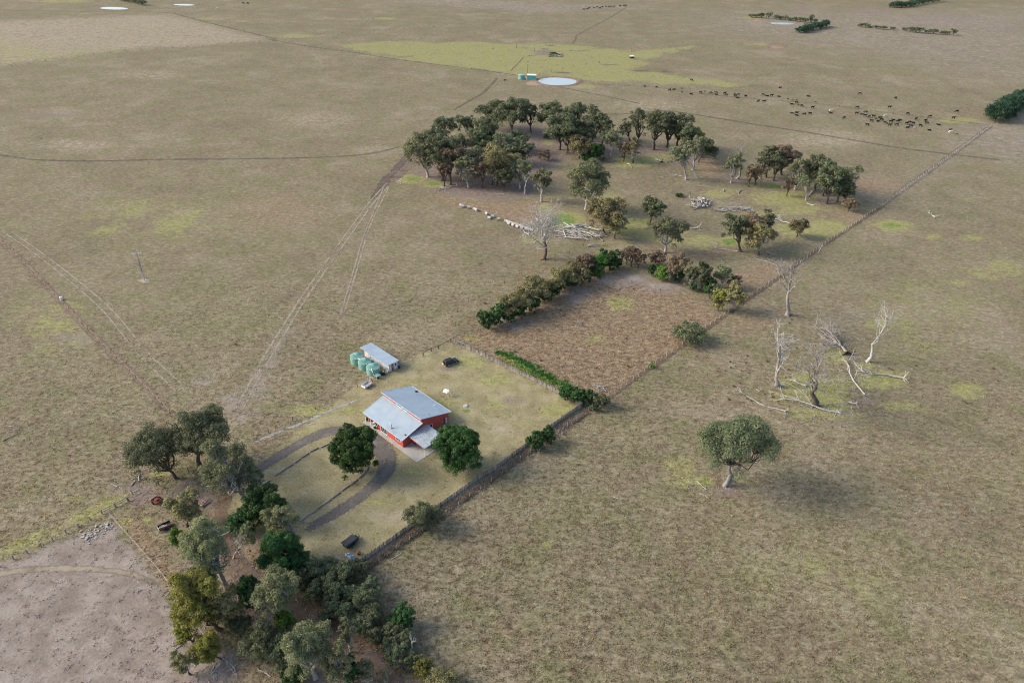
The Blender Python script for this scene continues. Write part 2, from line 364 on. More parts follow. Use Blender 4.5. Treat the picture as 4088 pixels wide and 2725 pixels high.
# paddocks
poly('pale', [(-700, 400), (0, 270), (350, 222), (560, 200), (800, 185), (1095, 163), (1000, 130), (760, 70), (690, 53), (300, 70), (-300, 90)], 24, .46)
poly('green', [(-700, 400), (0, 270), (560, 200), (300, 190), (0, 165), (-500, 200)], 30, .25)
poly('mauve', [(1500, 0), (1820, -5), (2600, 25), (2480, 40), (2110, 60), (1850, 30), (1480, 10)], 25, .4)
poly('mauve', [(2700, 40), (4300, 30), (4400, 480), (3900, 330), (3300, 210), (2750, 130)], 110, .38)
poly('mauve', [(3760, 500), (4300, 380), (4500, 800), (3900, 640), (3600, 780)], 40, .4)
for e in [(3200, 40, 60, 14, .7), (3480, 50, 130, 12, .8), (3750, 80, 200, 25, .6), (3990, 110, 150, 20, .5), (2150, 215, 120, 18, .9), (3090, 186, 35, 6, .9), (180, 460, 220, 10, .6), (2560, 15, 120, 6, .5)]: ell('bare', *e)
for e in [(600, 300, 250, 30, .35), (1250, 480, 300, 60, .35), (300, 580, 260, 40, .4), (2600, 420, 300, 40, .35), (3300, 560, 300, 60, .4)]: ell('pale', *e)  # straw tone; the upper-left ellipses put soft sunlit patches into the grass colour
for e in [(600, 880, 400, 120, .25), (200, 1300, 200, 150, .3), (3700, 1300, 400, 300, .16), (3300, 2300, 500, 250, .16)]: ell('green', *e)
for e in [(1100, 850, 300, 120, .45), (700, 780, 120, 15, .5), (2000, 2560, 200, 120, .3), (3000, 1300, 250, 100, .35)]: ell('rank', *e)
# green field round the dam
poly('green', [(1356, 183), (1450, 172), (1600, 165), (1750, 170), (1900, 167), (2000, 178), (2120, 174), (2300, 180), (2400, 192), (2520, 205), (2690, 193), (2770, 185), (2705, 205), (2550, 240), (2610, 257), (2500, 275), (2640, 290), (2720, 310), (2850, 318), (2985, 338), (2900, 345), (2760, 332), (2650, 338), (2560, 322), (2400, 325), (2300, 310), (2060, 300), (1950, 280), (1800, 265), (1700, 250), (1560, 232), (1640, 228), (1450, 205)], 9, .62)
for e in [(2180, 210, 75, 12), (2620, 262, 55, 9), (2560, 283, 70, 8), (2240, 291, 55, 7), (2680, 292, 40, 8)]: ell('green', *e, .9, 'cut')
for e in [(2560, 283, 60, 6), (2660, 287, 50, 7), (2430, 258, 60, 4), (2250, 290, 45, 5), (3000, 342, 40, 4)]: ell('dark', *e, .8)
for e in [(2330, 345, 60, 9, .6), (2020, 52, 30, 3, .6), (3000, 72, 90, 5, .6), (3020, 178, 60, 5, .6), (3330, 105, 30, 4, .6), (3480, 440, 60, 6, .6), (3820, 480, 90, 12, .7), (250, 6, 140, 6, .7), (1180, 145, 90, 8, .7), (830, 75, 60, 6, .5), (950, 85, 60, 5, .5), (1540, 75, 60, 6, .6), (1480, 224, 60, 6, .6)]: ell('green', *e)
# the yard and what lies about it
poly('lawn', [(1000, 1880), (1440, 1530), (1500, 1480), (1812, 1372), (2326, 1622), (2100, 1780), (1960, 1890), (1400, 2275), (1260, 2240), (1180, 2160), (1030, 2130), (900, 2050)], 2.5)
for e in [(1860, 1455, 110, 38, .42), (1960, 1510, 110, 40, .5), (2220, 1640, 90, 38, .55), (1960, 1620, 80, 36, .5), (1770, 1615, 80, 30, .5), (1640, 1530, 70, 24, .42), (1400, 1640, 60, 20, .5), (1250, 1720, 120, 14, .5), (1100, 1800, 100, 12, .45), (1500, 1690, 60, 14, .5), (1240, 1640, 110, 30, .55), (1860, 1640, 28, 10, .95), (1790, 1650, 40, 12, .6), (1400, 1740, 60, 20, .4), (1580, 1900, 60, 20, .35), (1250, 1900, 120, 40, .3), (1640, 1880, 60, 14, .45), (1500, 2000, 90, 16, .35), (1720, 1720, 60, 20, .4), (2090, 1695, 60, 10, .4)]: ell('green', *e)
for e in [(1790, 1470, 60, 18, .5), (2050, 1600, 70, 26, .45), (1850, 1830, 80, 30, .4), (1300, 2110, 90, 30, .4), (1180, 2010, 60, 20, .4)]: ell('bare', *e)
for e in [(1560, 2060, 160, 40, .4), (1380, 2230, 120, 40, .5), (1980, 1700, 120, 50, .35), (1220, 1970, 80, 30, .3)]: ell('pale', *e)
poly('rank', [(1830, 1350), (1945, 1318), (2210, 1190), (2440, 1075), (2650, 1130), (2880, 1250), (2860, 1290), (2430, 1590), (2345, 1612), (2070, 1480)], 4, .85)
for e in [(2500, 1120, 150, 40, .7), (2650, 1150, 120, 30, .7), (2300, 1170, 80, 60, .6), (2060, 1290, 100, 40, .5)]: ell('mauve', *e)
for e in [(2480, 1210, 70, 40, .5), (2360, 1360, 80, 30, .35), (1890, 1350, 60, 14, .5)]: ell('green', *e)
poly('green', [(1985, 1405), (2040, 1415), (2110, 1460), (2190, 1500), (2290, 1545), (2270, 1570), (2170, 1530), (2080, 1480), (2000, 1430)], 2, 1.0)
poly('tall', [(1985, 1400), (2040, 1410), (2110, 1455), (2190, 1495), (2290, 1540), (2270, 1572), (2170, 1532), (2080, 1482), (1990, 1430)], 2, 1.0)
poly('tall', [(1830, 1350), (2210, 1210), (2440, 1080), (2860, 1260), (2430, 1590), (2345, 1612), (2070, 1480)], 4, .18)
poly('rank', [(2340, 1630), (2300, 1690), (2090, 1830), (1800, 2040), (1500, 2250), (1420, 2290), (1370, 2290), (1640, 2120), (1830, 1985), (1975, 1890), (2110, 1790), (2220, 1705)], 1.5, .5)
poly('mauve', [(2340, 1630), (2300, 1690), (2090, 1830), (1800, 2040), (1500, 2250), (1420, 2290), (1370, 2290), (1640, 2120), (1830, 1985), (1975, 1890), (2110, 1790), (2220, 1705)], 1.0, 1.0)
poly('pale', [(2340, 1630), (2300, 1690), (2090, 1830), (1800, 2040), (1500, 2250), (1420, 2290), (1370, 2290), (1640, 2120), (1830, 1985), (1975, 1890), (2110, 1790), (2220, 1705)], 1.0, .6)
poly('tall', [(2340, 1630), (2300, 1690), (2090, 1830), (1800, 2040), (1500, 2250), (1640, 2120), (1830, 1985), (1975, 1890), (2110, 1790), (2220, 1705)], 1.0, 1.0)
# grove
poly('bare', [(1640, 690), (1750, 600), (1900, 530), (2080, 500), (2200, 520), (2330, 560), (2500, 560), (2620, 590), (2760, 600), (2850, 640), (2700, 660), (2560, 640), (2420, 620), (2280, 620), (2180, 680), (2120, 780), (2020, 800), (1850, 790), (1720, 760)], 8, .9)
for e in [(1950, 740, 190, 50, .8), (2160, 600, 70, 60, .8), (550, 1970, 140, 60, .7), (760, 1990, 160, 90, .6), (760, 2090, 120, 60, .45), (2930, 720, 60, 30, .6), (3120, 730, 90, 25, .7), (3300, 800, 90, 25, .6), (2760, 720, 50, 12, .5)]: ell('bare', *e)
poly('rank', [(1700, 770), (1850, 795), (2020, 810), (2180, 800), (2250, 830), (2180, 880), (2080, 900), (1960, 860), (1800, 820)], 4, .8)
for e in [(2860, 670, 90, 45, .8), (3480, 740, 140, 40, .9), (3400, 860, 90, 40, .6), (2780, 1010, 160, 40, .6), (2950, 1120, 120, 50, .8), (3050, 1080, 100, 40, .7), (2420, 1010, 80, 30, .4)]: ell('rank', *e)
for e in [(1650, 715, 70, 22, .9), (1730, 735, 60, 16, .9), (2560, 640, 120, 26, .72), (2620, 625, 80, 14, .75), (2480, 655, 90, 14, .6), (2250, 880, 90, 46, .95), (2310, 915, 80, 30, .85), (2430, 790, 70, 24, .55), (2180, 830, 40, 20, .8), (1880, 655, 40, 12, .8), (2190, 570, 30, 14, .7), (2550, 890, 90, 30, .7), (2620, 930, 160, 46, .62), (2800, 970, 140, 36, .62), (2910, 965, 70, 24, .95), (3080, 745, 80, 14, .95), (3120, 790, 140, 40, .62), (2880, 770, 110, 22, .6), (3160, 915, 90, 34, .75), (3280, 910, 120, 44, .6), (3220, 840, 140, 24, .6), (3030, 860, 80, 20, .6), (3560, 900, 90, 26, .85), (3380, 600, 30, 5, .5), (2480, 970, 80, 16, .5), (2120, 960, 90, 18, .4)]: ell('green', *e)
# dead trees and the lone gum
for e in [(3240, 1560, 190, 90, .5), (3300, 1640, 200, 40, .52), (3170, 1540, 90, 50, .6), (3510, 1510, 130, 45, .68), (3460, 1460, 60, 20, .55), (3330, 1420, 60, 40, .65), (3340, 1530, 70, 50, .5), (2720, 1880, 90, 70, .55), (2810, 1920, 50, 26, .8), (3560, 905, 100, 26, .6), (3720, 945, 50, 14, .5), (3870, 950, 70, 14, .5), (3950, 1080, 160, 50, .4), (3850, 1130, 80, 14, .5), (3880, 1560, 130, 40, .35), (3600, 1630, 160, 40, .36), (3500, 1290, 90, 26, .4), (2740, 2155, 18, 8, .9), (2840, 2435, 18, 8, .8), (2190, 2170, 26, 12, .7)]: ell('green', *e)
for e in [(3390, 1425, 60, 14, .9), (3470, 1600, 50, 14, .8), (2900, 1960, 110, 40, .5), (3380, 1690, 120, 24, .4)]: ell('bare', *e)
# foreground left
poly('mauve', [(-400, 2330), (0, 2265), (200, 2180), (300, 2150), (440, 2085), (520, 2190), (620, 2330), (760, 2470), (900, 2600), (980, 2760), (900, 3000), (-600, 3000)], 3, .95)
poly('bare', [(480, 2060), (560, 2070), (700, 2330), (900, 2640), (1000, 2760), (1100, 2800), (1000, 2650), (780, 2450), (620, 2300)], 3, .3)
poly('rank', [(470, 2060), (540, 2070), (640, 2200), (740, 2330), (700, 2380), (610, 2270), (520, 2140)], 3, .8)
for e in [(680, 2560, 120, 90, .5), (600, 2700, 120, 60, .4), (960, 2680, 90, 60, .6)]: ell('rank', *e)
poly('green', [(-300, 2290), (0, 2195), (170, 2120), (330, 2040), (430, 1985), (500, 1975), (490, 2005), (380, 2060), (150, 2165), (-100, 2280)], 3, .6)
for e in [(430, 2010, 50, 20, .7), (590, 2075, 26, 14, .7), (290, 1990, 60, 18, .4), (500, 2080, 30, 12, .6), (640, 1890, 50, 12, .6)]: ell('green', *e)
poly('bare', [(840, 2010), (930, 2040), (1000, 2200), (1080, 2300), (1140, 2370), (1200, 2450), (1400, 2560), (1700, 2740), (1300, 2740), (1000, 2600), (860, 2350), (700, 2200)], 6, .72)
for e in [(1010, 2200, 60, 60, .6), (830, 2060, 60, 30, .5)]: ell('rank', *e)
ell('pale', 575, 1122, 30, 8, .8)
poly('mauve', [(900, 1660), (980, 1520), (1130, 1300), (1180, 1310), (1090, 1480), (1040, 1640), (960, 1700)], 5, .5)
for e in [(960, 1600, 90, 60, .6), (300, 1350, 140, 60, .35), (800, 1520, 100, 40, .3)]: ell('mauve', *e)
gm = np_mesh('ground', GV, GQ, GROUND)
cen = len(GV) - 1
bm = bmesh.new(); bm.from_mesh(gm); bm.verts.ensure_lookup_table()
for j in range(na): bm.faces.new((bm.verts[cen], bm.verts[(j + 1) % na], bm.verts[j]))
bm.to_mesh(gm); bm.free()
for nm, arr in (('mA', MA), ('mB', MBk)):
    a = gm.attributes.new(nm, 'FLOAT_COLOR', 'POINT'); a.data.foreach_set('color', arr.ravel())
rv = np.hypot(*XY.T); av = np.degrees(np.arctan2(XY[:, 0], XY[:, 1]))
fall = np.clip((250 - rv) / 190, 0, 1) * np.clip((66 - np.abs(av)) / 10, 0, 1) * (rv > 40)
nolawn = 1 - .93 * MA[:, 3]
dens = fall * nolawn * (1 - .75 * np.clip(MBk[:, 0], 0, 1)) * (1 - .8 * MBk[:, 2] * (MA[:, 1] < .3)) * 2.6 + MBk[:, 3] * 3 * (rv < 260) * nolawn
a = gm.attributes.new('dens', 'FLOAT', 'POINT'); a.data.foreach_set('value', dens.astype(np.float32))
a = gm.attributes.new('tall', 'FLOAT', 'POINT'); a.data.foreach_set('value', np.ascontiguousarray(MBk[:, 3]))
ground = link('ground', gm); tag(ground, kind='structure')

# grass tufts over the nearer pasture
def tuft_mesh(seed, n, hgt, spread):
    r = random.Random(seed); V = []; F = []
    for i in range(n):
        a = r.uniform(0, 6.28); d = r.uniform(0, spread); x, y = d * math.cos(a), d * math.sin(a); b = r.uniform(0, 6.28)
        w = r.uniform(.05, .10); h = hgt * r.uniform(.5, 1.1); lx, ly = r.uniform(-.35, .35) * h + .5 * x, r.uniform(-.35, .35) * h + .5 * y
        o = len(V); V += [(x - w * math.cos(b), y - w * math.sin(b), -.02), (x + w * math.cos(b), y + w * math.sin(b), -.02), (x + lx, y + ly, h)]; F.append((o, o + 1, o + 2))
    me = bpy.data.meshes.new('grass_tuft'); me.from_pydata(V, [], F); me.materials.append(TUFT); return me
tuft = bpy.data.objects.new('grass_tuft', tuft_mesh(3, 18, .17, .42))
ng = bpy.data.node_groups.new('grass', 'GeometryNodeTree')
ng.interface.new_socket('Geometry', in_out='INPUT', socket_type='NodeSocketGeometry'); ng.interface.new_socket('Geometry', in_out='OUTPUT', socket_type='NodeSocketGeometry')
k = NT(ng); gi = k.n('NodeGroupInput'); go = k.n('NodeGroupOutput')
dp = k.n('GeometryNodeDistributePointsOnFaces'); dp.inputs['Seed'].default_value = 4
na_ = k.n('GeometryNodeInputNamedAttribute', data_type='FLOAT'); na_.inputs[0].default_value = 'dens'
nt_ = k.n('GeometryNodeInputNamedAttribute', data_type='FLOAT'); nt_.inputs[0].default_value = 'tall'
nz = k.n('ShaderNodeTexNoise'); nz.inputs['Scale'].default_value = .7; nz.inputs['Detail'].default_value = 3
clump = k.math('MULTIPLY', k.math('SUBTRACT', nz.outputs[0], .2, True), 2.8)
ng.links.new(gi.outputs[0], dp.inputs['Mesh']); k.put(dp.inputs['Density'], k.math('MULTIPLY', na_.outputs[0], clump))
oi = k.n('GeometryNodeObjectInfo'); oi.inputs['Object'].default_value = tuft; oi.inputs['As Instance'].default_value = True
ip = k.n('GeometryNodeInstanceOnPoints'); ng.links.new(dp.outputs[0], ip.inputs['Points']); ng.links.new(oi.outputs['Geometry'], ip.inputs['Instance'])
rv3 = k.n('FunctionNodeRandomValue', data_type='FLOAT_VECTOR'); rv3.inputs[0].default_value = (-.2, -.2, 0); rv3.inputs[1].default_value = (.2, .2, 6.28)
e2r = k.n('FunctionNodeEulerToRotation'); ng.links.new(rv3.outputs[0], e2r.inputs[0]); ng.links.new(e2r.outputs[0], ip.inputs['Rotation'])
rs = k.n('FunctionNodeRandomValue', data_type='FLOAT'); rs.inputs[2].default_value = .55; rs.inputs[3].default_value = 1.35
k.put(ip.inputs['Scale'], k.math('MULTIPLY', rs.outputs[1], k.math('ADD', k.math('MULTIPLY', nt_.outputs[0], 1.3), 1.0)))
ng.links.new(ip.outputs[0], go.inputs[0])
grass = link('grass', gm); tag(grass, 'dry tussocky pasture grass growing in tufts over the paddocks', 'grass', kind='stuff')
md = grass.modifiers.new('tufts', 'NODES'); md.node_group = ng

# ------------------------------------------------------------------ worn strips on the ground
def strip(name, pts, w, mat, z, step=1.5, wob=.25, seed=0):
    "ribbon of half width w (number or list) along photo points; its 'tint' runs 1 in the middle to 0 at the edge"
    P = [Vector(g(*p)) for p in pts]; ws = w if hasattr(w, '__len__') else [w] * len(P)
    Q = []; r = random.Random(seed)
    for i in range(len(P) - 1):
        p0, p1, p2, p3 = P[max(i - 1, 0)], P[i], P[i + 1], P[min(i + 2, len(P) - 1)]
        n = max(2, int((p2 - p1).length / step))
        for q in range(n):
            t = q / n; a = (2 * p1 + (p2 - p0) * t + (2 * p0 - 5 * p1 + 4 * p2 - p3) * t * t + (3 * p1 - p0 - 3 * p2 + p3) * t ** 3) * .5
            Q.append((a, ws[i] * (1 - t) + ws[i + 1] * t))
    Q.append((P[-1], ws[-1]))
    V = []; T = []; F = []; K = (-1, -.72, -.4, 0, .4, .72, 1)
    for i, (p, hw) in enumerate(Q):
        d = (Q[min(i + 1, len(Q) - 1)][0] - Q[max(i - 1, 0)][0]).normalized(); nrm = Vector((-d.y, d.x, 0)); hw *= 1 + r.uniform(-wob, wob)
        en = min(1, min(i, len(Q) - 1 - i) / 3)
        for kk in K: V.append((p.x + nrm.x * hw * kk * 1.35, p.y + nrm.y * hw * kk * 1.35, z)); T.append(max(0, 1 - abs(kk)) ** .7 * en)
    m = len(K)
    for i in range(len(Q) - 1):
        for j in range(m - 1): F.append((i * m + j, i * m + j + 1, (i + 1) * m + j + 1, (i + 1) * m + j))
    return tag(link(name, np_mesh(name, V, F, mat, T)), kind='structure')
GRAVEL = strip_mat('driveway_gravel', (.12, .105, .094), (.16, .142, .126), (.195, .175, .155), 1.6)
EARTH = strip_mat('worn_earth', (.155, .115, .09), (.215, .165, .135), (.12, .09, .07), .7)
CATTLE = strip_mat('cattle_track_earth', (.105, .085, .062), (.15, .122, .09), (.17, .145, .10), .4, (.15, .6))
PALE = strip_mat('pale_wheel_track', (.255, .213, .155), (.32, .27, .203), (.20, .165, .118), .5, (-.1, .85))
ORANGE = strip_mat('leaf_littered_track', (.15, .105, .072), (.20, .145, .10), (.13, .10, .08), .8)
MUD = strip_mat('dark_mud', (.10, .078, .064), (.15, .118, .098), (.18, .145, .12), .5)
strip('driveway', [(890, 1965), (980, 1900), (1040, 1868), (1100, 1828), (1180, 1780), (1250, 1744), (1310, 1722), (1370, 1716), (1430, 1722), (1480, 1742), (1520, 1780), (1545, 1830), (1540, 1880), (1500, 1930), (1440, 1980), (1360, 2035), (1280, 2080), (1200, 2125)], [1.3, 1.3, 1.35, 1.4, 1.5, 1.5, 1.6, 1.6, 1.8, 2.1, 2.5, 2.4, 2.0, 1.5, 1.4, 1.3, 1.25, 1.2], GRAVEL, .016, seed=2, wob=.08)
strip('dirt_track', [(930, 1930), (890, 2010), (880, 2090), (900, 2180), (950, 2260), (1010, 2320), (1080, 2380), (1170, 2430), (1290, 2490), (1400, 2570), (1500, 2650), (1600, 2740)], [1.6, 1.5, 1.6, 1.8, 2, 2.2, 2.3, 2.4, 2.4, 2.5, 2.6, 2.6], ORANGE, .008, seed=3)
strip('wheel_rut', [(905, 2200), (940, 2262), (990, 2318), (1050, 2370)], .7, MUD, .02, seed=4)
strip('wheel_rut', [(930, 2175), (975, 2240), (1030, 2300), (1080, 2350)], .6, MUD, .024, seed=6)
strip('wheel_rut', [(1340, 2500), (1430, 2575), (1540, 2660), (1620, 2720)], .8, EARTH, .02, seed=8)
strip('muddy_crossing', [(1480, 800), (1540, 725), (1570, 690), (1600, 655), (1640, 600)], [.8, 2.8, 2.2, 2.2, 1.2], MUD, .01, seed=7)
strip('muddy_crossing', [(1555, 730), (1590, 700), (1630, 660), (1660, 615)], [1.6, 2.6, 2.4, 1.2], EARTH, .013, seed=9)
strip('wheel_track', [(1545, 730), (1480, 800), (1420, 880), (1340, 990), (1270, 1090), (1200, 1190), (1130, 1300), (1050, 1430), (980, 1560), (930, 1650)], .42, PALE, .011, seed=1)
strip('wheel_track', [(1560, 735), (1495, 805), (1435, 888), (1355, 1000), (1286, 1100), (1216, 1200), (1148, 1312), (1072, 1440), (1005, 1565), (955, 1660)], .42, PALE, .014, seed=2)
strip('wheel_track', [(1556, 740), (1510, 830), (1470, 920), (1435, 1040), (1400, 1160), (1370, 1260)], .38, PALE, .017, seed=3)
strip('wheel_track', [(1532, 745), (1490, 850), (1452, 940), (1420, 1050), (1385, 1170), (1355, 1265)], .36, PALE, .02, seed=4)
strip('wheel_track', [(20, 930), (150, 1020), (300, 1140), (420, 1250), (540, 1400), (640, 1500), (720, 1580)], .3, PALE, .011, seed=5)
strip('wheel_track', [(40, 920), (175, 1015), (330, 1135), (455, 1245), (580, 1395), (685, 1495), (780, 1580)], .3, PALE, .014, seed=6)
strip('cattle_track', [(-200, 600), (0, 620), (150, 638), (380, 643), (650, 637), (870, 635), (1150, 632), (1400, 622), (1520, 605), (1600, 585)], .95, CATTLE, .01, seed=1)
strip('cattle_track', [(2427, 457), (2540, 452), (2663, 443), (2743, 453), (2850, 470), (3033, 500), (3200, 525), (3420, 562), (3600, 592), (3780, 614), (4000, 640)], 1.15, CATTLE, .013, seed=2)
strip('cattle_track', [(2220, 345), (2310, 363), (2420, 385), (2560, 415)], .8, CATTLE, .01, seed=3)
strip('cattle_track', [(1810, 440), (1880, 400), (1930, 370), (1970, 330), (1985, 310)], .9, CATTLE, .01, seed=4)
strip('cattle_track', [(2038, 284), (2060, 262), (2090, 230)], .5, CATTLE, .01, seed=5)
strip('cattle_track', [(2285, 176), (2300, 155), (2310, 138), (2420, 80), (2500, 30)], .7, CATTLE, .01, seed=6)
strip('cattle_track', [(2360, 335), (2500, 342), (2620, 350), (2850, 380), (3080, 400), (3300, 418), (3500, 445), (3750, 475), (3950, 500)], .55, CATTLE, .016, seed=7)
strip('cattle_track', [(1060, 155), (1230, 185), (1400, 208), (1570, 235), (1800, 265), (1900, 277), (2060, 300)], .9, CATTLE, .01, seed=8)
strip('cattle_track', [(690, 53), (760, 72), (900, 108), (1000, 132), (1100, 155)], 1.0, CATTLE, .012, seed=9)
strip('cattle_track', [(-300, 35), (0, 42), (300, 46), (560, 46), (690, 53)], .9, CATTLE, .013, seed=10)
strip('grass_bank', [(-200, 800), (0, 960), (110, 1060), (245, 1205), (400, 1365), (525, 1485), (650, 1615), (700, 1670)], 1.1, strip_mat('rank_brown_bank', (.17, .125, .085), (.235, .18, .125), (.12, .09, .06), .8), .01, seed=11)
strip('curved_track', [(-150, 2330), (0, 2290), (120, 2272), (280, 2268), (420, 2275), (540, 2295), (640, 2340)], [1, .9, .8, .7, .6, .6, .5], PALE, .01, seed=12, wob=.05)
strip('fence_bank', [(3530, 815), (3600, 760), (3700, 690), (3830, 596), (3960, 500)], 1.3, strip_mat('stony_bank', (.15, .122, .092), (.235, .2, .158), (.11, .092, .07), .5, (.1, .7)), .01, seed=13)
strip('fence_bank', [(3530, 820), (3300, 972), (3080, 1128), (2820, 1312), (2580, 1480), (2440, 1578), (2330, 1650)], .9, strip_mat('dark_fence_line', (.10, .075, .052), (.16, .12, .085), (.19, .15, .10), .8), .012, seed=14)
strip('stony_strip', [(1440, 1590), (1330, 1634), (1200, 1690), (1120, 1720), (1000, 1775)], .5, strip_mat('stony_edge', (.27, .255, .24), (.36, .34, .32), (.17, .15, .12), 1.0), .01, seed=15)
def earth_patch(name, pts, mat, z, rings=(1, .85, .6, .3)):
    P = [Vector(g(*p)) for p in pts]; c = sum(P, Vector()) / len(P); V = []; T = []; F = []; n = len(P)
    for q in rings:
        for p in P: V.append((c.x + (p.x - c.x) * q, c.y + (p.y - c.y) * q, z)); T.append(min(1, (1 - q) * 2.2))
    V.append((c.x, c.y, z)); T.append(1)
    for i in range(len(rings) - 1):
        for j in range(n): F.append((i * n + j, i * n + (j + 1) % n, (i + 1) * n + (j + 1) % n, (i + 1) * n + j))
    o = (len(rings) - 1) * n
    me = bpy.data.meshes.new(name); me.from_pydata(V, [], F + [(o + j, o + (j + 1) % n, len(V) - 1) for j in range(n)])
    me.materials.append(mat); a = me.attributes.new('tint', 'FLOAT', 'POINT'); a.data.foreach_set('value', T)
    return tag(link(name, me), kind='structure')
# dams
def dam(cx, cy, rx, ry, label_bank=True):
    a, b = g(cx, cy - ry)[:2], g(cx, cy + ry)[:2]; c = (a + b) / 2; ay = (a - b) / 2; ax = g(cx + rx, cy + rx * .022)[:2] - g(cx, cy)[:2]
    n = 48; V = []; F = []; r = random.Random(int(cx))
    jit = [1 + .05 * math.sin(3 * 2 * math.pi * j_ / n + cx) + .035 * math.sin(5 * 2 * math.pi * j_ / n + cy) + r.uniform(-.025, .025) for j_ in range(n)]
    for q, z in ((1.32, .012), (1.14, .55), (1.02, .25), (.98, .06)):
        for j in range(n): t = 2 * math.pi * j / n; p = c + (ax * math.cos(t) + ay * math.sin(t)) * (q * (jit[j] if q > 1.1 else 1 + (jit[j] - 1) * .4)); V.append((p[0], p[1], z))
    for i in range(3):
        for j in range(n): F.append((i * n + j, i * n + (j + 1) % n, (i + 1) * n + (j + 1) % n, (i + 1) * n + j))
    me = bpy.data.meshes.new('dam_bank'); me.from_pydata(V, [], F); me.materials.append(M['bank'])
    if label_bank: tag(link('dam_bank', me), kind='structure')
    Wv = []
    for j in range(n): t = 2 * math.pi * j / n; p = c + (ax * math.cos(t) + ay * math.sin(t)) * (1.03 if label_bank else 1) * (1 + (jit[j] - 1) * .4); Wv.append((p[0], p[1], .11 if label_bank else .03))
    me = bpy.data.meshes.new('dam_water'); me.from_pydata(Wv, [], [tuple(range(n))]); me.materials.append(M['water'])
    tag(link('dam_water', me), kind='structure')
dam(2225, 326, 77, 15.5); dam(3125, 94, 50, 4.5, False); dam(455, 34, 55, 5, False); dam(735, 20, 42, 3.2, False)
earth_patch('clay_apron', [(2085, 335), (2110, 322), (2150, 322), (2185, 336), (2150, 345), (2110, 342)], strip_mat('clay', (.30, .21, .15), (.37, .27, .2), (.25, .17, .12), .3), .02)
earth_patch('clay_scrape', [(3060, 188), (3090, 178), (3130, 182), (3150, 190), (3110, 197), (3070, 194)], strip_mat('clay2', (.27, .17, .125), (.33, .22, .17), (.24, .16, .12), .3), .02)
earth_patch('clay_mound', [(3000, 84), (3025, 77), (3045, 82), (3030, 88)], strip_mat('clay3', (.32, .2, .14), (.38, .25, .18), (.26, .17, .12), .3), .02)
earth_patch('bare_pole_foot', [(560, 1118), (578, 1110), (596, 1116), (590, 1124), (572, 1127)], strip_mat('pole_foot_stones', (.3, .26, .22), (.4, .36, .31), (.2, .17, .13), 1.2), .02)

# ------------------------------------------------------------------ the house (local axes: x along the front, y to the back)
HO = g(1448.7, 1684.8); HRZ = R_(-43.02)
def hw(a, b, z=0.0):
    return (HO[0] + math.cos(HRZ) * a - math.sin(HRZ) * b, HO[1] + math.sin(HRZ) * a + math.cos(HRZ) * b, z)
ho = thing('farmhouse', 'red clad farmhouse with two blue grey skillion roofs and an attached carport', 'house', HO, HRZ)
MB().prism([(0, 0), (15.44, 0), (22.15, 0), (22.15, .09), (0, .09)], 0, 1.15).build('slab', M['conc'], ho)
MB().box(15.5, 22.1, 1.153, 9.4, 0, .088).build('slab', M['conc'], ho)
MB().box(.1, 4.6, 1.153, 4.2, 0, .088).build('slab', M['conc'], ho)
jn = MB()
for x in (3.0, 6.1, 9.3, 12.4): jn.box(x, x + .03, .003, 1.147, .088, .094)
tag(jn.build('slab_joints', M['dsteel'], ho), kind='stuff')
zl = lambda b: 2.8 + (b - .65) * (4.6 - 2.8) / 6.8          # underside of the front roof
zu = lambda b: 6.1 + (b - 6.85) * (2.85 - 6.1) / 10.15      # underside of the back roof
T = .14
def wallx(b, x0, x1, z0, z1, holes=(), m='red'):
    w = MB(); xs = x0
    for hx0, hx1, hz0, hz1 in sorted(holes):
        w.box(xs, hx0, b, b + T, z0, z1); w.box(hx0, hx1, b, b + T, z0, hz0)
        if hz1 < z1: w.box(hx0, hx1, b, b + T, hz1, z1)
        xs = hx1
    w.box(xs, x1, b, b + T, z0, z1); return w.build('wall', M[m], ho)
wallx(1.15, 4.62, 15.3, .05, 2.86, [(6.35, 8.95, .12, 2.15), (12.55, 14.45, 1.05, 1.98)])
wallx(4.2, .2, 4.6, .05, 3.7, [(1.2, 2.3, .1, 2.1)])
w = MB(); w.box(4.6, 4.6 + T, 1.293, 4.2, .05, 2.85); w.build('wall', M['red'], ho)
wallx(7.4, .2, 15.3, 4.2, 5.9, [(5.5, 7.45, 4.76, 5.28), (7.95, 9.8, 4.76, 5.28)])
wallx(16.4, .2, 15.3, .05, 2.95)
pr_ = [(1.15, .05), (16.55, .05), (16.55, zu(16.55)), (7.4, zu(7.4)), (7.4, zl(7.4)), (1.15, zl(1.15))]
sw = MB(); n = len(pr_); V = [(15.3, b, z) for b, z in pr_] + [(15.44, b, z) for b, z in pr_]
sw.add(V, [tuple(range(n)), tuple(range(2 * n - 1, n - 1, -1))] + [(i, i + n, (i + 1) % n + n, (i + 1) % n) for i in range(n)]); sw.build('wall', M['red'], ho)
pr2 = [(4.35, .05), (16.4, .05), (16.4, zu(16.4)), (7.54, zu(7.54)), (7.54, zl(7.4)), (4.35, zl(4.35))]
sw = MB(); n = len(pr2); V = [(.2, b, z) for b, z in pr2] + [(.34, b, z) for b, z in pr2]
sw.add(V, [tuple(range(n)), tuple(range(2 * n - 1, n - 1, -1))] + [(i, i + n, (i + 1) % n + n, (i + 1) % n) for i in range(n)]); sw.build('wall', M['red'], ho)
MB().box(5.32, 5.5, 1.0, 1.147, .09, 2.75).build('pilaster', M['red'], ho)
def sheet(x0, x1, b0, z0, b1, z1, t=.09, name='roof', m='roof'):
    return MB().hexa([(x0, b0, z0), (x1, b0, z0), (x1, b1, z1), (x0, b1, z1), (x0, b0, z0 + t), (x1, b0, z0 + t), (x1, b1, z1 + t), (x0, b1, z1 + t)]).build(name, M[m], ho)
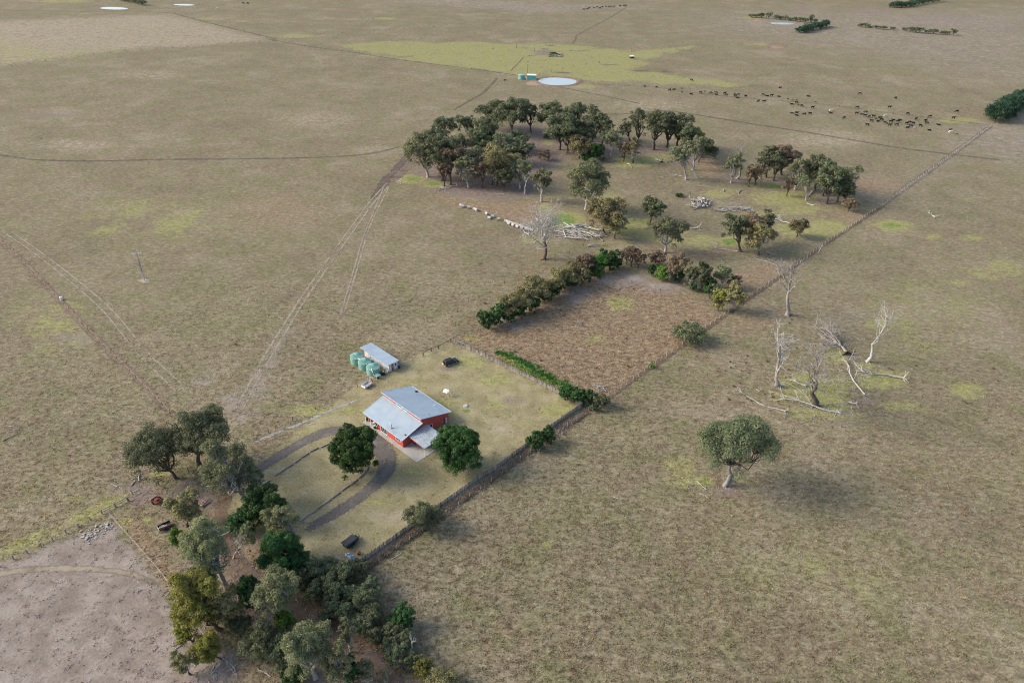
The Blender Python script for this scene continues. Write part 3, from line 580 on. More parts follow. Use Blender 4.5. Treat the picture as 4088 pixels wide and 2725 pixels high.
rl = sheet(-.3, 15.92, .62, zl(.62), 7.395, zl(7.395)); rl['label'] = 'long low front roof over the verandah'
ru = sheet(-.3, 15.92, 6.85, zu(6.85), 17.0, zu(17.0)); ru['label'] = 'upper back roof falling away from the clerestory'
def bar(p, q, w_, h_, name='fascia', m='fascia'):
    p, q = Vector(p), Vector(q); b = MB(); b.obox((p + q) / 2, q - p, (q - p).length / 2, w_, h_); return b.build(name, M[m], ho)
bar((-.36, .55, zl(.62) + .02), (15.98, .55, zl(.62) + .02), .07, .09, 'gutter')
bar((-.36, 6.79, zu(6.85) + .05), (15.98, 6.79, zu(6.85) + .05), .05, .1)
bar((-.36, 17.07, zu(17) + .02), (15.98, 17.07, zu(17) + .02), .07, .09, 'gutter')
for x in (-.345, 15.965):
    bar((x, .62, zl(.62) + .04), (x, 7.39, zl(7.39) + .04), .045, .09); bar((x, 6.85, zu(6.85) + .05), (x, 17, zu(17) + .05), .045, .09)
bar((.2, 7.36, zl(7.3) + .13), (15.3, 7.36, zl(7.3) + .13), .04, .05, 'flashing')
# glazing
def window(x0, x1, z0, z1, b, panes, name='window'):
    fr = MB(); q = .06
    fr.box(x0 - q, x0 + q, b - .03, b + .09, z0 - q, z1 + q); fr.box(x1 - q, x1 + q, b - .03, b + .09, z0 - q, z1 + q)
    fr.box(x0 + q, x1 - q, b - .03, b + .09, z0 - q, z0 + .03); fr.box(x0 + q, x1 - q, b - .03, b + .09, z1 - .03, z1 + q)
    wd = fr.build(name, M['white'], ho); n = panes; s = (x1 - x0) / n
    for i in range(n):
        MB().box(x0 + i * s + .04, x0 + (i + 1) * s - .04, b + .03, b + .05, z0 + .03, z1 - .03).build('pane', M['glass'], wd)
        if i: MB().box(x0 + i * s - .037, x0 + i * s + .037, b - .01, b + .085, z0 + .033, z1 - .033).build('mullion', M['white'], wd)
window(6.4, 8.9, .14, 2.1, 1.15, 3, 'sliding_door'); window(12.6, 14.4, 1.1, 1.93, 1.15, 2)
window(5.55, 7.4, 4.8, 5.24, 7.4, 2); window(8.0, 9.75, 4.8, 5.24, 7.4, 2); window(1.25, 2.25, .12, 2.05, 4.2, 1, 'door')
fr = MB()
for b0, b1, z0, z1 in ((9.85, 9.93, 1.05, 2.3), (10.8, 10.88, 1.05, 2.3), (9.93, 10.8, 1.05, 1.13), (9.93, 10.8, 2.22, 2.3)): fr.box(15.40, 15.5, b0, b1, z0, z1)
wd = fr.build('window', M['white'], ho); MB().box(15.443, 15.46, 9.93, 10.8, 1.13, 2.22).build('pane', M['glass'], wd)
for a, b, h in ((.27, .8, zl(.8)), (2.25, .95, zl(.95)), (4.2, .95, zl(.95))): MB().box(a - .06, a + .06, b - .06, b + .06, .09, h - .01).build('verandah_post', M['white'], ho)
# carport
cz = lambda a: 2.98 + (a - 15.46) * (2.62 - 2.98) / 6.4
cr = MB().hexa([(15.47, 2.75, cz(15.47)), (21.9, 2.75, cz(21.9)), (21.8, 9.2, cz(21.8)), (15.47, 9.2, cz(15.47)), (15.47, 2.75, cz(15.47) + .05), (21.9, 2.75, cz(21.9) + .05), (21.8, 9.2, cz(21.8) + .05), (15.47, 9.2, cz(15.47) + .05)]).build('carport_roof', M['zinc'], ho)
rb = MB()
for i in range(1, 13):
    b = 2.75 + i * 6.45 / 13; rb.hexa([(15.5, b - .03, cz(15.5) + .051), (21.8, b - .03, cz(21.8) + .051), (21.8, b + .03, cz(21.8) + .051), (15.5, b + .03, cz(15.5) + .051), (15.5, b - .02, cz(15.5) + .09), (21.8, b - .02, cz(21.8) + .09), (21.8, b + .02, cz(21.8) + .09), (15.5, b + .02, cz(15.5) + .09)])
rb.build('ribs', M['zinc'], cr)
ds = MB(); r = random.Random(5)
for i in range(11): x, b = 16.0 + r.uniform(0, 1.6) + i * .12, 3.0 + i * .42; ds.box(x, x + r.uniform(.1, .4), b, b + .1, cz(x) + .06, cz(x) + .1)
tag(ds.build('leaf_litter', M['dsteel'], cr), kind='stuff')
bar((15.5, 2.72, cz(15.5) - .08), (21.9, 2.72, cz(21.9) - .08), .04, .1, 'carport_beam', 'red'); bar((21.84, 2.8, cz(21.8) - .08), (21.76, 9.2, cz(21.8) - .08), .05, .09, 'carport_beam')
bar((15.5, 9.22, cz(15.5) - .08), (21.8, 9.22, cz(21.8) - .08), .04, .1, 'carport_beam')
for b in (2.82, 6.0, 9.05): MB().box(21.72, 21.84, b - .06, b + .06, .09, cz(21.8) - .1).build('carport_post', M['white'], ho)
# roof furniture
f_ = MB().tube([(10.5, 1.62, zl(1.62)), (10.5, 1.62, zl(1.62) + 1.35)], .12, 10).build('flue', M['silver'], ho, smooth=False)
MB().lathe([(.16, 0), (.2, .1), (.06, .22)], 10, (10.5, 1.62, zl(1.62) + 1.36)).build('cowl', M['silver'], f_); MB().lathe([(.3, 0), (.13, .18)], 10, (10.5, 1.62, zl(1.62) + .09)).build('flashing', M['black'], f_)
MB().tube([(11.95, .95, zl(.95) + .09), (11.95, .95, zl(.95) + .75)], .05, 8).build('vent_pipe', M['silver'], ho); MB().box(15.0, 15.4, 2.1, 2.5, zl(2.3) + .1, zl(2.3) + .2).build('roof_vent', M['dsteel'], ho)
MB().tube([(7.9, 7.1, zl(7.1) + .09), (7.9, 7.1, zl(7.1) + .3)], .06, 8).build('vent_pipe', M['dsteel'], ho); MB().tube([(12.4, 8, zu(8) + .09), (12.4, 8, zu(8) + .3)], .05, 8).build('vent_pipe', M['silver'], ho)
dsh = MB().lathe([(.02, -.1), (.25, -.06), (.42, .02), (.5, .12), (.46, .12), (.36, .04), (.2, -.03)], 16).build('satellite_dish', M['dsteel'], ho); dsh.location = (4.25, 15.1, zu(15.1) + .85); dsh.rotation_euler = (R_(-65), 0, R_(40))
MB().tube([(4.25, 15.1, zu(15.1) + .09), (4.25, 15.1, zu(15.1) + .8)], .035, 6).build('dish_mast', M['silver'], ho)
an = MB().tube([(2.5, 15.8, zu(15.8) + .09), (2.5, 15.8, zu(15.8) + 2.3)], .025, 6); an.tube([(1.6, 15.4, zu(15.8) + 2.25), (3.5, 16.2, zu(15.8) + 2.25)], .03, 6)
for i in range(7): x = 1.7 + i * .27; y = 15.44 + i * .113; an.tube([(x + .14, y - .34, zu(15.8) + 2.27), (x - .14, y + .34, zu(15.8) + 2.27)], .012, 4)
an.build('aerial', M['silver'], ho)
MB().lathe([(.12, 0), (.12, .3), (.17, .32), (.17, .42), (.05, .48)], 10, (11.6, 15.05, zu(15.05) + .09)).build('roof_vent', M['white'], ho)
br = MB().tube([(15.3, 10.3, zu(10.3) + .09), (15.3, 10.3, zu(10.3) + .8)], .03, 6); br.tube([(15.3, 10.3, zu(10.3) + .8), (15.1, 9.9, zu(10.3) + .55)], .02, 6); br.build('aerial_bracket', M['dsteel'], ho)
hwc = MB().lathe([(.29, 0), (.31, .05), (.31, 1.68), (.26, 1.78), (.05, 1.82)], 16, (15.80, 15.3, .05)).build('hot_water_cylinder', M['silver'], ho, smooth=False)
MB().box(15.45, 15.52, 14.3, 14.45, .7, .85).build('tap_box', M['white'], ho)
# things standing on the verandah and under the carport
def small(name, label, cat, a, b, z, fn, group=None, rz=0):
    t = thing(name, label, cat, hw(a, b, z), HRZ + rz, group); fn(t); return t
small('outdoor_stove', 'dark pot bellied outdoor stove on the left end of the verandah', 'stove', .35, 1.15, .09, lambda t: (MB().lathe([(.2, .25), (.3, .4), (.3, .75), (.12, .95), (.1, 1.3)], 12).build('body', M['dsteel'], t), MB().lathe([(.25, 0), (.18, .24)], 8).build('stand', M['rust'], t)))
small('drum', 'round red drum beside the outdoor stove on the verandah', 'drum', 1.0, 1.6, .09, lambda t: (MB().lathe([(.2, 0), (.38, .12), (.42, .35), (.36, .6), (.15, .72)], 14).build('body', M['redp'], t), MB().lathe([(.1, .72), (.1, .8)], 8).build('cap', M['black'], t)))
small('chair', 'cream outdoor chair between the stove and the red drum', 'chair', .75, 2.1, .09, lambda t: (MB().box(-.3, .3, -.3, .3, .38, .45).build('seat', M['pipe'], t), MB().box(-.3, .3, .25, .32, .45, .95).build('backrest', M['pipe'], t), [MB().box(x - .03, x + .03, y - .03, y + .03, 0, .38).build('leg', M['pipe'], t) for x in (-.25, .25) for y in (-.25, .25)]))
small('bag', 'purple bag with a white bundle on top on the verandah slab', 'bag', 2.95, 1.5, .09, lambda t: (MB().lathe([(.45, 0), (.55, .2), (.4, .5), (.15, .62)], 12).build('sack', surf('purple_cloth', (.12, .09, .2), (.16, .12, .25)), t), MB().lathe([(.28, .55), (.33, .7), (.2, .88), (.05, .92)], 10).build('bundle', M['cloth'], t)))
small('wheelie_bin', 'dark bin with pale green lid beside the red verandah wall', 'bin', 4.3, .62, .09, lambda t: (MB().hexa([(-.2, -.24, 0), (.2, -.24, 0), (.2, .24, 0), (-.2, .24, 0), (-.27, -.3, .9), (.27, -.3, .9), (.27, .3, .9), (-.27, .3, .9)]).build('body', M['greenp'], t), MB().box(-.29, .29, -.33, .33, .9, .98).build('lid', surf('pale_green_lid', (.3, .6, .4), (.35, .66, .45)), t), MB().tube([(-.22, .3, .12), (.22, .3, .12)], .12, 10).build('wheels', M['rubber'], t)))
small('crate', 'low dark crate against the wall inside the carport', 'crate', 16.3, 4.3, .09, lambda t: (MB().box(-.4, .4, -.25, .25, 0, .4).build('body', M['dsteel'], t), MB().box(-.42, .42, -.27, .27, .4, .46).build('lid', M['wood2'], t)))

# ------------------------------------------------------------------ vehicles (x forward)
def wheel(t, x, y, r=.36, w=.22, rim='chrome'):
    wb = MB(); s = 1 if y > 0 else -1
    wb.tube([(0, -w / 2, 0), (0, w / 2, 0)], r, 16); wo = wb.build('wheel', M['rubber'], t, loc=(x, y, r))
    MB().tube([(0, s * (w / 2 + .002), 0), (0, s * (w / 2 + .02), 0)], r * .58, 10).build('rim', M[rim], wo); return wo
def car(label, cat, loc, rz, paint, Ln, Wd, Ht, suv=True, name='parked_car', roofm=None):
    t = thing(name, label, cat, loc, rz); h = Ln / 2; w = Wd / 2; c = .33 if suv else .22; belt = Ht * (.56 if suv else .62)
    MB().prism([(-h, c + .1), (-h + .08, c), (h - .1, c), (h, c + .15), (h - .02, belt * .82), (h - .25, belt * .92), (h - Ln * .28, belt), (-h + .05, belt), (-h, belt * .9)], -w, w).build('body', M[paint], t, bevel=.05)
    x0, x1, x2, x3 = (-h + .05, h - Ln * .29, h - Ln * .42, -h + (.35 if suv else .8)); ww = w - .06; wt = w - .22
    ca = MB().hexa([(x0, -ww, belt - .04), (x1, -ww, belt - .04), (x1, ww, belt - .04), (x0, ww, belt - .04), (x3, -wt, Ht), (x2, -wt, Ht), (x2, wt, Ht), (x3, wt, Ht)]).build('cabin', M[roofm or paint], t, bevel=.05)
    def lerp(a, b, u): return a + (b - a) * u
    for s in (-1, 1):
        for u0, u1 in (((.04, .31), (.34, .64), (.67, .93)) if suv else ((.2, .55), (.58, .92))):
            P = []
            for q, u in ((.15, u0), (.15, u1), (.82, u1), (.82, u0)):
                P.append((lerp(lerp(x0, x1, u), lerp(x3, x2, u), q), s * (lerp(ww, wt, q) + .012), lerp(belt - .04, Ht, q)))
            b = MB(); b.add(P + [(p[0], p[1] - s * .03, p[2]) for p in P], [(0, 1, 2, 3), (4, 7, 6, 5), (0, 4, 5, 1), (1, 5, 6, 2), (2, 6, 7, 3), (3, 7, 4, 0)]); b.build('side_window', M['glass'], t)
    for nm, xa, xb, e in (('windscreen', x1, x2, 1), ('rear_window', x0, x3, -1)):
        P = [(lerp(xa, xb, q) + e * .014, y * lerp(ww, wt, q) * .88, lerp(belt - .04, Ht, q)) for q, y in ((.12, -1), (.12, 1), (.85, 1), (.85, -1))]
        b = MB(); b.add(P + [(p[0] - e * .03, p[1], p[2]) for p in P], [(0, 1, 2, 3), (4, 7, 6, 5), (0, 4, 5, 1), (1, 5, 6, 2), (2, 6, 7, 3), (3, 7, 4, 0)]); b.build(nm, M['glass'], t)
    for s in (-1, 1):
        for x in (-h + Ln * .2, h - Ln * .19): wheel(t, x, s * (w - .1), .37 if suv else .31)
        MB().box(h - .12, h + .01, s * (w - .25) - .17, s * (w - .25) + .17, belt * .66, belt * .8).build('headlight', M['pipe'], t)
        MB().box(-h - .012, -h + .05, s * (w - .12) - .09, s * (w - .12) + .09, belt * .65, belt * .9).build('tail_light', M['redp'], t)
        if suv: MB().box(-h * .5, h * .45, s * w - .03, s * w + .08, c, c + .1).build('side_step', M['silver'], t)
    MB().box(-h - .06, -h + .02, -w + .05, w - .05, c + .02, c + .2).build('bumper', M['silver' if suv else paint], t); MB().box(h - .02, h + .07, -w + .05, w - .05, c + .04, c + .25).build('bumper', M[paint], t)
    if suv:
        sp = MB().tube([(-h - .24, .15, belt * .9), (-h - .02, .15, belt * .9)], .36, 14).build('spare_wheel', M['rubber'], t)
        MB().tube([(-h - .26, .15, belt * .9), (-h - .245, .15, belt * .9)], .3, 12).build('cover', M['pipe'], sp)
        for s in (-1, 1): MB().tube([(x3 + .1, s * (wt - .1), Ht + .06), (x2 - .2, s * (wt - .1), Ht + .06)], .025, 5).build('roof_rail', M['black'], t)
    return t
def zrot(p, q): a, b = g(*p), g(*q); return math.atan2(b[1] - a[1], b[0] - a[0])
car('black four wheel drive with pale side steps parked alone on the back lawn', 'car', tuple(g(1799, 1451)), zrot((1776, 1459), (1822, 1441)), 'black', 4.7, 1.85, 1.8)
car('blue car parked under the carport roof beside the round green tree', 'car', hw(19.2, 7.3, .09), HRZ + R_(-8), 'blue', 4.3, 1.75, 1.42, False)
car('silver and blue car half hidden under the pale limbed gum near the driveway', 'car', tuple(g(922, 1922)), zrot((900, 1935), (945, 1910)), 'blue', 4.4, 1.75, 1.42, False, roofm='silver')
# trailers
def trailer(label, loc, rz, kind):
    t = thing('trailer', label, 'trailer', loc, rz); b = MB()
    Lh, Wh = (1.35, .8) if kind != 'camper' else (1.5, .95)
    if kind == 'camper':
        MB().hexa([(-Lh, -Wh, .5), (Lh, -Wh, .5), (Lh, Wh, .5), (-Lh, Wh, .5), (-Lh - .05, -Wh, 1.25), (Lh, -Wh, 1.3), (Lh, Wh, 1.3), (-Lh - .05, Wh, 1.25)]).build('body', M['black'], t, bevel=.04)
        MB().hexa([(-Lh - .08, -Wh - .04, 1.24), (Lh + .04, -Wh - .04, 1.29), (Lh + .04, Wh + .04, 1.29), (-Lh - .08, Wh + .04, 1.24), (-Lh, -Wh + .15, 1.42), (Lh - .05, -Wh + .15, 1.48), (Lh - .05, Wh - .15, 1.48), (-Lh, Wh - .15, 1.42)]).build('cover', surf('dusty_cover', (.028, .03, .035), (.05, .052, .056), 1.5, .6, dirt=(.09, .085, .08)), t, bevel=.03)
        MB().box(Lh + .05, Lh + .55, -.6, .6, .5, 1.0).build('front_box', M['black'], t, bevel=.03); MB().tube([(Lh + 1.3, .25, .25), (Lh + 1.3, .25, 1.0)], .04, 6).build('jockey_stand', M['silver'], t)
        for s in (-1, 1): MB().box(-.55, .55, s * Wh, s * (Wh + .28), .74, .8).build('mudguard', M['black'], t); MB().box(-Lh - .03, -Lh, s * .75 - .1, s * .75 + .1, .6, .75).build('tail_light', M['redp'], t)
        MB().box(-Lh - .09, -Lh - .055, .3, .75, .8, 1.0).build('number_plate', surf('green_plate', (.3, .7, .5), (.35, .75, .55)), t)
    else:
        m = 'dsteel' if kind == 'junk' else 'silver'
        MB().box(-Lh, Lh, -Wh, Wh, .45, .5).build('tray', M[m], t)
        for s in (-1, 1): MB().box(-Lh, Lh, s * Wh - .025, s * Wh + .025, .5, .88).build('side_panel', M[m], t); MB().box(-.5, .5, s * (Wh + .03), s * (Wh + .26), .68, .72).build('mudguard', M[m], t)
        MB().box(-Lh - .025, -Lh + .025, -Wh + .03, Wh - .03, .5, .88).build('tailgate', M['pipe' if kind == 'cage' else 'silver'], t); MB().box(Lh - .025, Lh + .025, -Wh + .03, Wh - .03, .5, .88).build('front_panel', M[m], t)
        if kind == 'cage':
            cg = MB()
            for x in (-Lh, 0, Lh):
                for s in (-1, 1): cg.tube([(x, s * Wh, .88), (x, s * Wh, 1.55)], .03, 5)
            for z in (1.2, 1.55):
                for s in (-1, 1): cg.tube([(-Lh, s * Wh, z), (Lh, s * Wh, z)], .03, 5)
                for x in (-Lh, Lh): cg.tube([(x, -Wh, z), (x, Wh, z)], .03, 5)
            cg.build('cage', M['silver'], t)
            for y in (-.4, .4): MB().box(-Lh - .06, -Lh - .03, y - .33, y + .33, .5, 1.15).build('rear_panel', M['white'], t)
        else:
            MB().box(-Lh, Lh, -Wh - .03, -Wh + .03, .885, .93).build('rusty_rim', M['rust'], t)
    for s in (-1, 1): wheel(t, 0, s * (Wh + .13), .33, .2, 'chrome' if kind != 'junk' else 'dsteel')
    b = MB(); b.tube([(Lh, -.4, .45), (Lh + 1.25, 0, .45)], .045, 6); b.tube([(Lh, .4, .45), (Lh + 1.25, 0, .45)], .045, 6); b.build('drawbar', M['dsteel'], t)
    MB().tube([(Lh + 1.1, 0, 0), (Lh + 1.1, 0, .5)], .04, 6).build('jockey_wheel', M['dsteel'], t); return t
trailer('black covered camper trailer parked on the dry grass beside two deck chairs', tuple(g(1398, 2172)), zrot((1374, 2192), (1430, 2150)), 'camper')
trailer('silver cage trailer standing by the gate below the water tanks', hw(-12.1, 10.3), HRZ + R_(100), 'cage')
jt = trailer('dark rusty box trailer loaded with junk beside the thin tree', tuple(g(660, 2106)), zrot((640, 2116), (688, 2093)), 'junk')
r = random.Random(8)
for i in range(6):
    a = r.uniform(-.5, .5); cxy = jt.matrix_basis @ Vector((r.uniform(-.7, .7), r.uniform(-.45, .45), .58 + .05 * i)); q = jt.rotation_euler.z + a
    tag(MB().obox(cxy, (math.cos(q), math.sin(q), 0), r.uniform(.4, .8), .07, .03).build('timber_offcut', M['bone' if i % 3 else 'rust'], None), ['rusty offcut at the bottom', 'grey offcut low', 'second grey offcut', 'rusty offcut halfway up', 'grey offcut near the top', 'topmost grey offcut'][i] + ' of the dark box trailer load', 'timber', 'offcuts loaded on the dark box trailer')
# rusty farm implement
t = thing('farm_implement', 'rusty red farm implement standing near the corner fence', 'machine', tuple(g(628, 2003)), zrot((610, 1995), (640, 2015)))
MB().box(-1.1, 1.0, -.75, .75, .55, .72).build('deck', M['rust'], t, bevel=.03)
MB().box(-.4, .5, -.35, .35, .74, 1.05).build('gearbox', M['rust'], t, bevel=.04); MB().box(-1.2, -.9, -.85, .85, .74, .95).build('rear_beam', M['wood'], t); MB().box(-1.0, -.75, -.85, .85, .98, 1.1).build('rear_beam', M['wood'], t)
for s in (-1, 1): wheel(t, -.3, s * .95, .42, .22, 'rust')
b = MB(); b.tube([(1.0, -.5, .6), (2.3, 0, .45)], .06, 6); b.tube([(1.0, .5, .6), (2.3, 0, .45)], .06, 6); b.tube([(2.2, 0, 0), (2.2, 0, .5)], .05, 6); b.build('drawbar', M['dsteel'], t)
# deck chairs, chiminea
for i, (px, lab, rz) in enumerate((((1394, 2220), 'blue and white folding chair, the farther of the pair by the camper trailer', .5), ((1408, 2230), 'blue and white folding chair, the nearer of the pair by the camper trailer', .3))):
    t = thing('folding_chair', lab, 'chair', tuple(g(*px)), rz, 'folding chairs by the camper trailer')
    MB().hexa([(-.35, -.4, .38), (.35, -.4, .32), (.35, .4, .32), (-.35, .4, .38), (-.35, -.4, .42), (.35, -.4, .36), (.35, .4, .36), (-.35, .4, .42)]).build('seat', M['bluecloth'], t)
    MB().hexa([(-.4, -.4, .4), (-.34, -.4, .4), (-.34, .4, .4), (-.4, .4, .4), (-.75, -.4, 1.05), (-.69, -.4, 1.05), (-.69, .4, 1.05), (-.75, .4, 1.05)]).build('backrest', M['white'], t)
    for y in (-.42, .42): MB().tube([(-.5, y, 0), (.3, y, .6)], .035, 5).build('leg', M['white'], t); MB().tube([(.4, y, 0), (-.35, y, .6)], .035, 5).build('leg', M['white'], t); MB().box(-.4, .3, y - .05, y + .05, .58, .62).build('armrest', M['white'], t)
t = thing('chiminea', 'terracotta chiminea on a short stand near the paling fence', 'chiminea', tuple(g(1433, 2211)))
MB().lathe([(.2, .2), (.42, .4), (.45, .65), (.3, .9), (.2, 1.0), (.26, 1.2), (.2, 1.2), (.14, 1.05)], 14).build('bowl', M['terra'], t, smooth=True); MB().lathe([(.3, 0), (.22, .19)], 8).build('stand', M['wood2'], t); MB().box(-.15, .15, -.47, -.40, .45, .7).build('mouth', M['black'], t)

# ------------------------------------------------------------------ shed, tanks and the bits about them
sh = thing('shed', 'long narrow shed with flaking white boards and a pale blue flat roof', 'shed', hw(0, 0), HRZ)
MB().hexa([(-26.6, 18.62, 2.62), (-13.1, 18.62, 2.62), (-13.1, 22.9, 2.45), (-26.6, 22.9, 2.45), (-26.6, 18.62, 2.72), (-13.1, 18.62, 2.72), (-13.1, 22.9, 2.55), (-26.6, 22.9, 2.55)]).build('roof', M['roof'], sh)
MB().box(-25.3, -13.4, 22.3, 22.4, 0, 2.5).build('wall', M['shed'], sh)
wl = MB().box(-25.3, -13.4, 19.36, 19.42, 0, 2.6).build('wall', M['wood'], sh); wr = MB().box(-13.46, -13.4, 19.42, 22.3, 0, 2.5).build('wall', M['wood'], sh); MB().box(-25.3, -25.24, 19.42, 22.3, 0, 2.5).build('wall', M['shed'], sh)
bc = [M['shed'], surf('shed_board_blue', (.48, .58, .70), (.60, .66, .72), 2, .85, dirt=(.62, .6, .58)), surf('shed_board_brown', (.42, .35, .29), (.58, .53, .48), 2, .85), surf('shed_board_cream', (.66, .63, .58), (.72, .7, .67), 2, .85)]
r = random.Random(11); x = -25.3
bme = [MB().box(0, .215, -.03, 0, 0, 2.55).mesh('board', m) for m in bc]
while x < -13.5: link('board', bme[r.choice((0, 0, 0, 1, 1, 2, 3, 3))], wl, loc=(x, 19.355 - r.uniform(0, .02), .02)); x += .235
y = 19.45
while y < 22.2:
    if not (20.0 < y < 20.75): link('board', bme[r.choice((0, 0, 1, 2, 3))], wr, loc=(-13.398 + r.uniform(0, .01), y, .02), rot=(0, 0, R_(90)))
    y += .235
dr = MB().box(-13.44, -13.38, 20.02, 20.9, .05, 2.1).build('door', M['wood2'], sh); MB().box(-13.376, -13.35, 20.3, 20.6, 1.2, 1.5).build('yellow_patch', surf('yellow_patch', (.55, .4, .08), (.6, .45, .1)), dr)
wn = MB().box(-13.37, -13.33, 21.3, 22.0, 1.2, 2.0).build('window', M['white'], sh)
for y0 in (21.36, 21.68): MB().box(-13.328, -13.31, y0, y0 + .27, 1.26, 1.94).build('pane', M['glass'], wn)
tnk = thing('water_tank', 'green corrugated water tank farthest along the row beside the white shed', 'water tank', hw(-24.15, 15.75), HRZ, 'green water tanks beside the shed')
MB().lathe([(1.93, 0), (1.95, .03), (1.95, 2.2), (1.9, 2.22)], 40).build('wall', M['tank'], tnk)
lid = MB().lathe([(1.97, 2.2), (1.97, 2.27), (.35, 2.74), (.3, 2.78)], 40).build('lid', M['tankroof'], tnk)
rb = MB()
for i in range(26): a = 2 * math.pi * i / 26; c, s = math.cos(a), math.sin(a); rb.obox((1.12 * c, 1.12 * s, 2.545), (c, s, -.29), .82, .045, .035)
rb.build('ribs', M['tank'], lid); MB().lathe([(.22, 2.76), (.22, 2.9), (.08, 2.93)], 12).build('cap', M['tankroof'], lid)
hp = MB()
for z in (.55, 1.1, 1.65): hp.lathe([(1.952, z - .02), (1.975, z), (1.952, z + .02)], 40)
hp.build('hoops', M['tank'], tnk)
for a, lab in ((-20.2, 'green corrugated water tank in the middle of the row beside the shed'), (-16.25, 'green corrugated water tank nearest the house at the end of the row')):
    c = copy_tree(tnk); c.location = hw(a, 15.75); c['label'] = lab
t = thing('downpipe', 'white pipe bridging from the shed gutter to the middle tank', 'pipe', hw(0, 0), HRZ); MB().tube([(-18.2, 18.7, 2.6), (-19.4, 16.9, 2.65), (-19.4, 16.9, 2.4)], .09, 8).build('pipe', M['pipe'], t); MB().lathe([(.14, 2.38), (.14, 2.62)], 10, (-19.4, 16.9, 0)).build('strainer', M['black'], t)
t = thing('outlet_pipe', 'white pipe running down from the nearest tank to the green pump cover', 'pipe', hw(0, 0), HRZ); MB().tube([(-15.2, 14.5, 2.5), (-14.8, 14.2, 2.55), (-14.1, 14.0, 2.3), (-13.9, 14.2, .95)], .09, 8).build('pipe', M['pipe'], t); MB().lathe([(.13, 2.44), (.13, 2.6)], 8, (-15.2, 14.5, 0)).build('elbow', M['pipe'], t)
t = thing('overflow_pipe', 'short white pipe stub between the two far water tanks', 'pipe', hw(0, 0), HRZ); MB().tube([(-22.6, 15.0, 2.42), (-21.6, 15.1, 2.45)], .1, 8).build('pipe', M['pipe'], t); MB().lathe([(.15, 2.32), (.15, 2.55)], 8, (-21.6, 15.1, 0)).build('elbow', M['pipe'], t)
t = thing('pump_cover', 'small pale green table shaped pump cover at the foot of the nearest tank', 'pump cover', hw(-13.25, 14.9), HRZ)
tp = MB().box(-.72, .72, -.78, .78, 1.12, 1.18).build('top', M['tankroof'], t); rb = MB()
for i in range(6): rb.box(-.7, .7, -.66 + i * .26, -.6 + i * .26, 1.181, 1.22)
rb.build('ribs', M['tank'], tp)
for x in (-.62, .62):
    for y in (-.68, .68): MB().box(x - .05, x + .05, y - .05, y + .05, 0, 1.12).build('leg', M['silver'], t)
MB().box(-.35, .35, -.3, .3, 0, .5).build('pump', M['dsteel'], t)
t = thing('drum', 'black drum with white lids between the pump cover and the shed', 'drum', hw(-13.7, 17.2), HRZ); MB().lathe([(.55, 0), (.6, .1), (.6, .95), (.5, 1.0)], 16).build('body', M['black'], t); MB().lathe([(.25, 1.0), (.25, 1.1)], 10, (.1, .1, 0)).build('lid', M['white'], t)
t = thing('bucket_stack', 'stack of white buckets leaning by the shed corner', 'buckets', hw(-13.5, 18.6), HRZ); MB().lathe([(.2, 0), (.26, .5)], 10).build('bucket', M['white'], t); MB().lathe([(.2, .42), (.26, .8)], 10, (.04, .02, 0)).build('bucket', M['white'], t); MB().lathe([(.3, 0), (.36, .4)], 10, (-.2, -.5, 0)).build('bucket', M['silver'], t)
t = thing('barrel', 'bright blue barrel behind the right end of the shed', 'barrel', hw(-13.0, 22.6), HRZ); MB().lathe([(.28, 0), (.33, .3), (.33, .7), (.28, 1.0)], 12).build('body', M['blue'], t); MB().lathe([(.12, 1.0), (.12, 1.05)], 8).build('bung', M['pipe'], t)
t = thing('gas_cone', 'small red cone beside the gate near the cage trailer', 'cone', hw(-13.4, 12.9), HRZ); MB().lathe([(.28, .05), (.05, .7)], 10).build('cone', M['redp'], t); MB().box(-.3, .3, -.3, .3, 0, .05).build('base', M['redp'], t)
def gate(label, p, q, h=1.2, m='silver', mesh=True):
    a, b = Vector(p), Vector(q); d = b - a; t = thing('gate', label, 'gate', a, math.atan2(d.y, d.x)); w = d.length; f = MB()
    for z in (.12, h): f.tube([(0, 0, z), (w, 0, z)], .04, 6)
    for x in (0, w * .5, w): f.tube([(x, 0, .1), (x, 0, h)], .035, 6)
    f.build('frame', M[m], t); f = MB()
    for i in range(1, 5): f.tube([(0, 0, .12 + i * (h - .12) / 5), (w, 0, .12 + i * (h - .12) / 5)], .012, 4)
    for i in range(1, int(w / .3)): f.tube([(i * .3, 0, .12), (i * .3, 0, h)], .01, 4)
    f.build('mesh', M['wire'], t)
    for x in (-.12, w + .12): MB().tube([(x, 0, 0), (x, 0, h + .3)], .07, 6).build('post', M['wood'], t)
    return t
gate('small mesh gate standing open beside the cage trailer', hw(-14.3, 12.5), hw(-12.8, 13.2), 1.3)
gate('grey field gate at the right end of the white shed', hw(-13.2, 23.4), hw(-12.4, 27.2), 1.3)
gate('wire mesh gate set in the paling fence near the black four wheel drive', tuple(g(1827, 1377)), tuple(g(1857, 1388)), 1.5, 'zinc')
gate('grey gate leaning among the scrub by the leafy track', tuple(g(1157, 2318)), tuple(g(1170, 2345)), 1.3)
gate('thin steel gate beside the muddy crossing at the grove corner', tuple(g(1582, 728)), tuple(g(1601, 735)), 1.2)
gate('small gate by the corner of the paling fence and boundary', tuple(g(2338, 1612)), tuple(g(2356, 1636)), 1.2)
gate('distant stockyard gate where the paddock fences meet', tuple(g(1085, 163)), tuple(g(1103, 164)), 1.4, 'wood2')

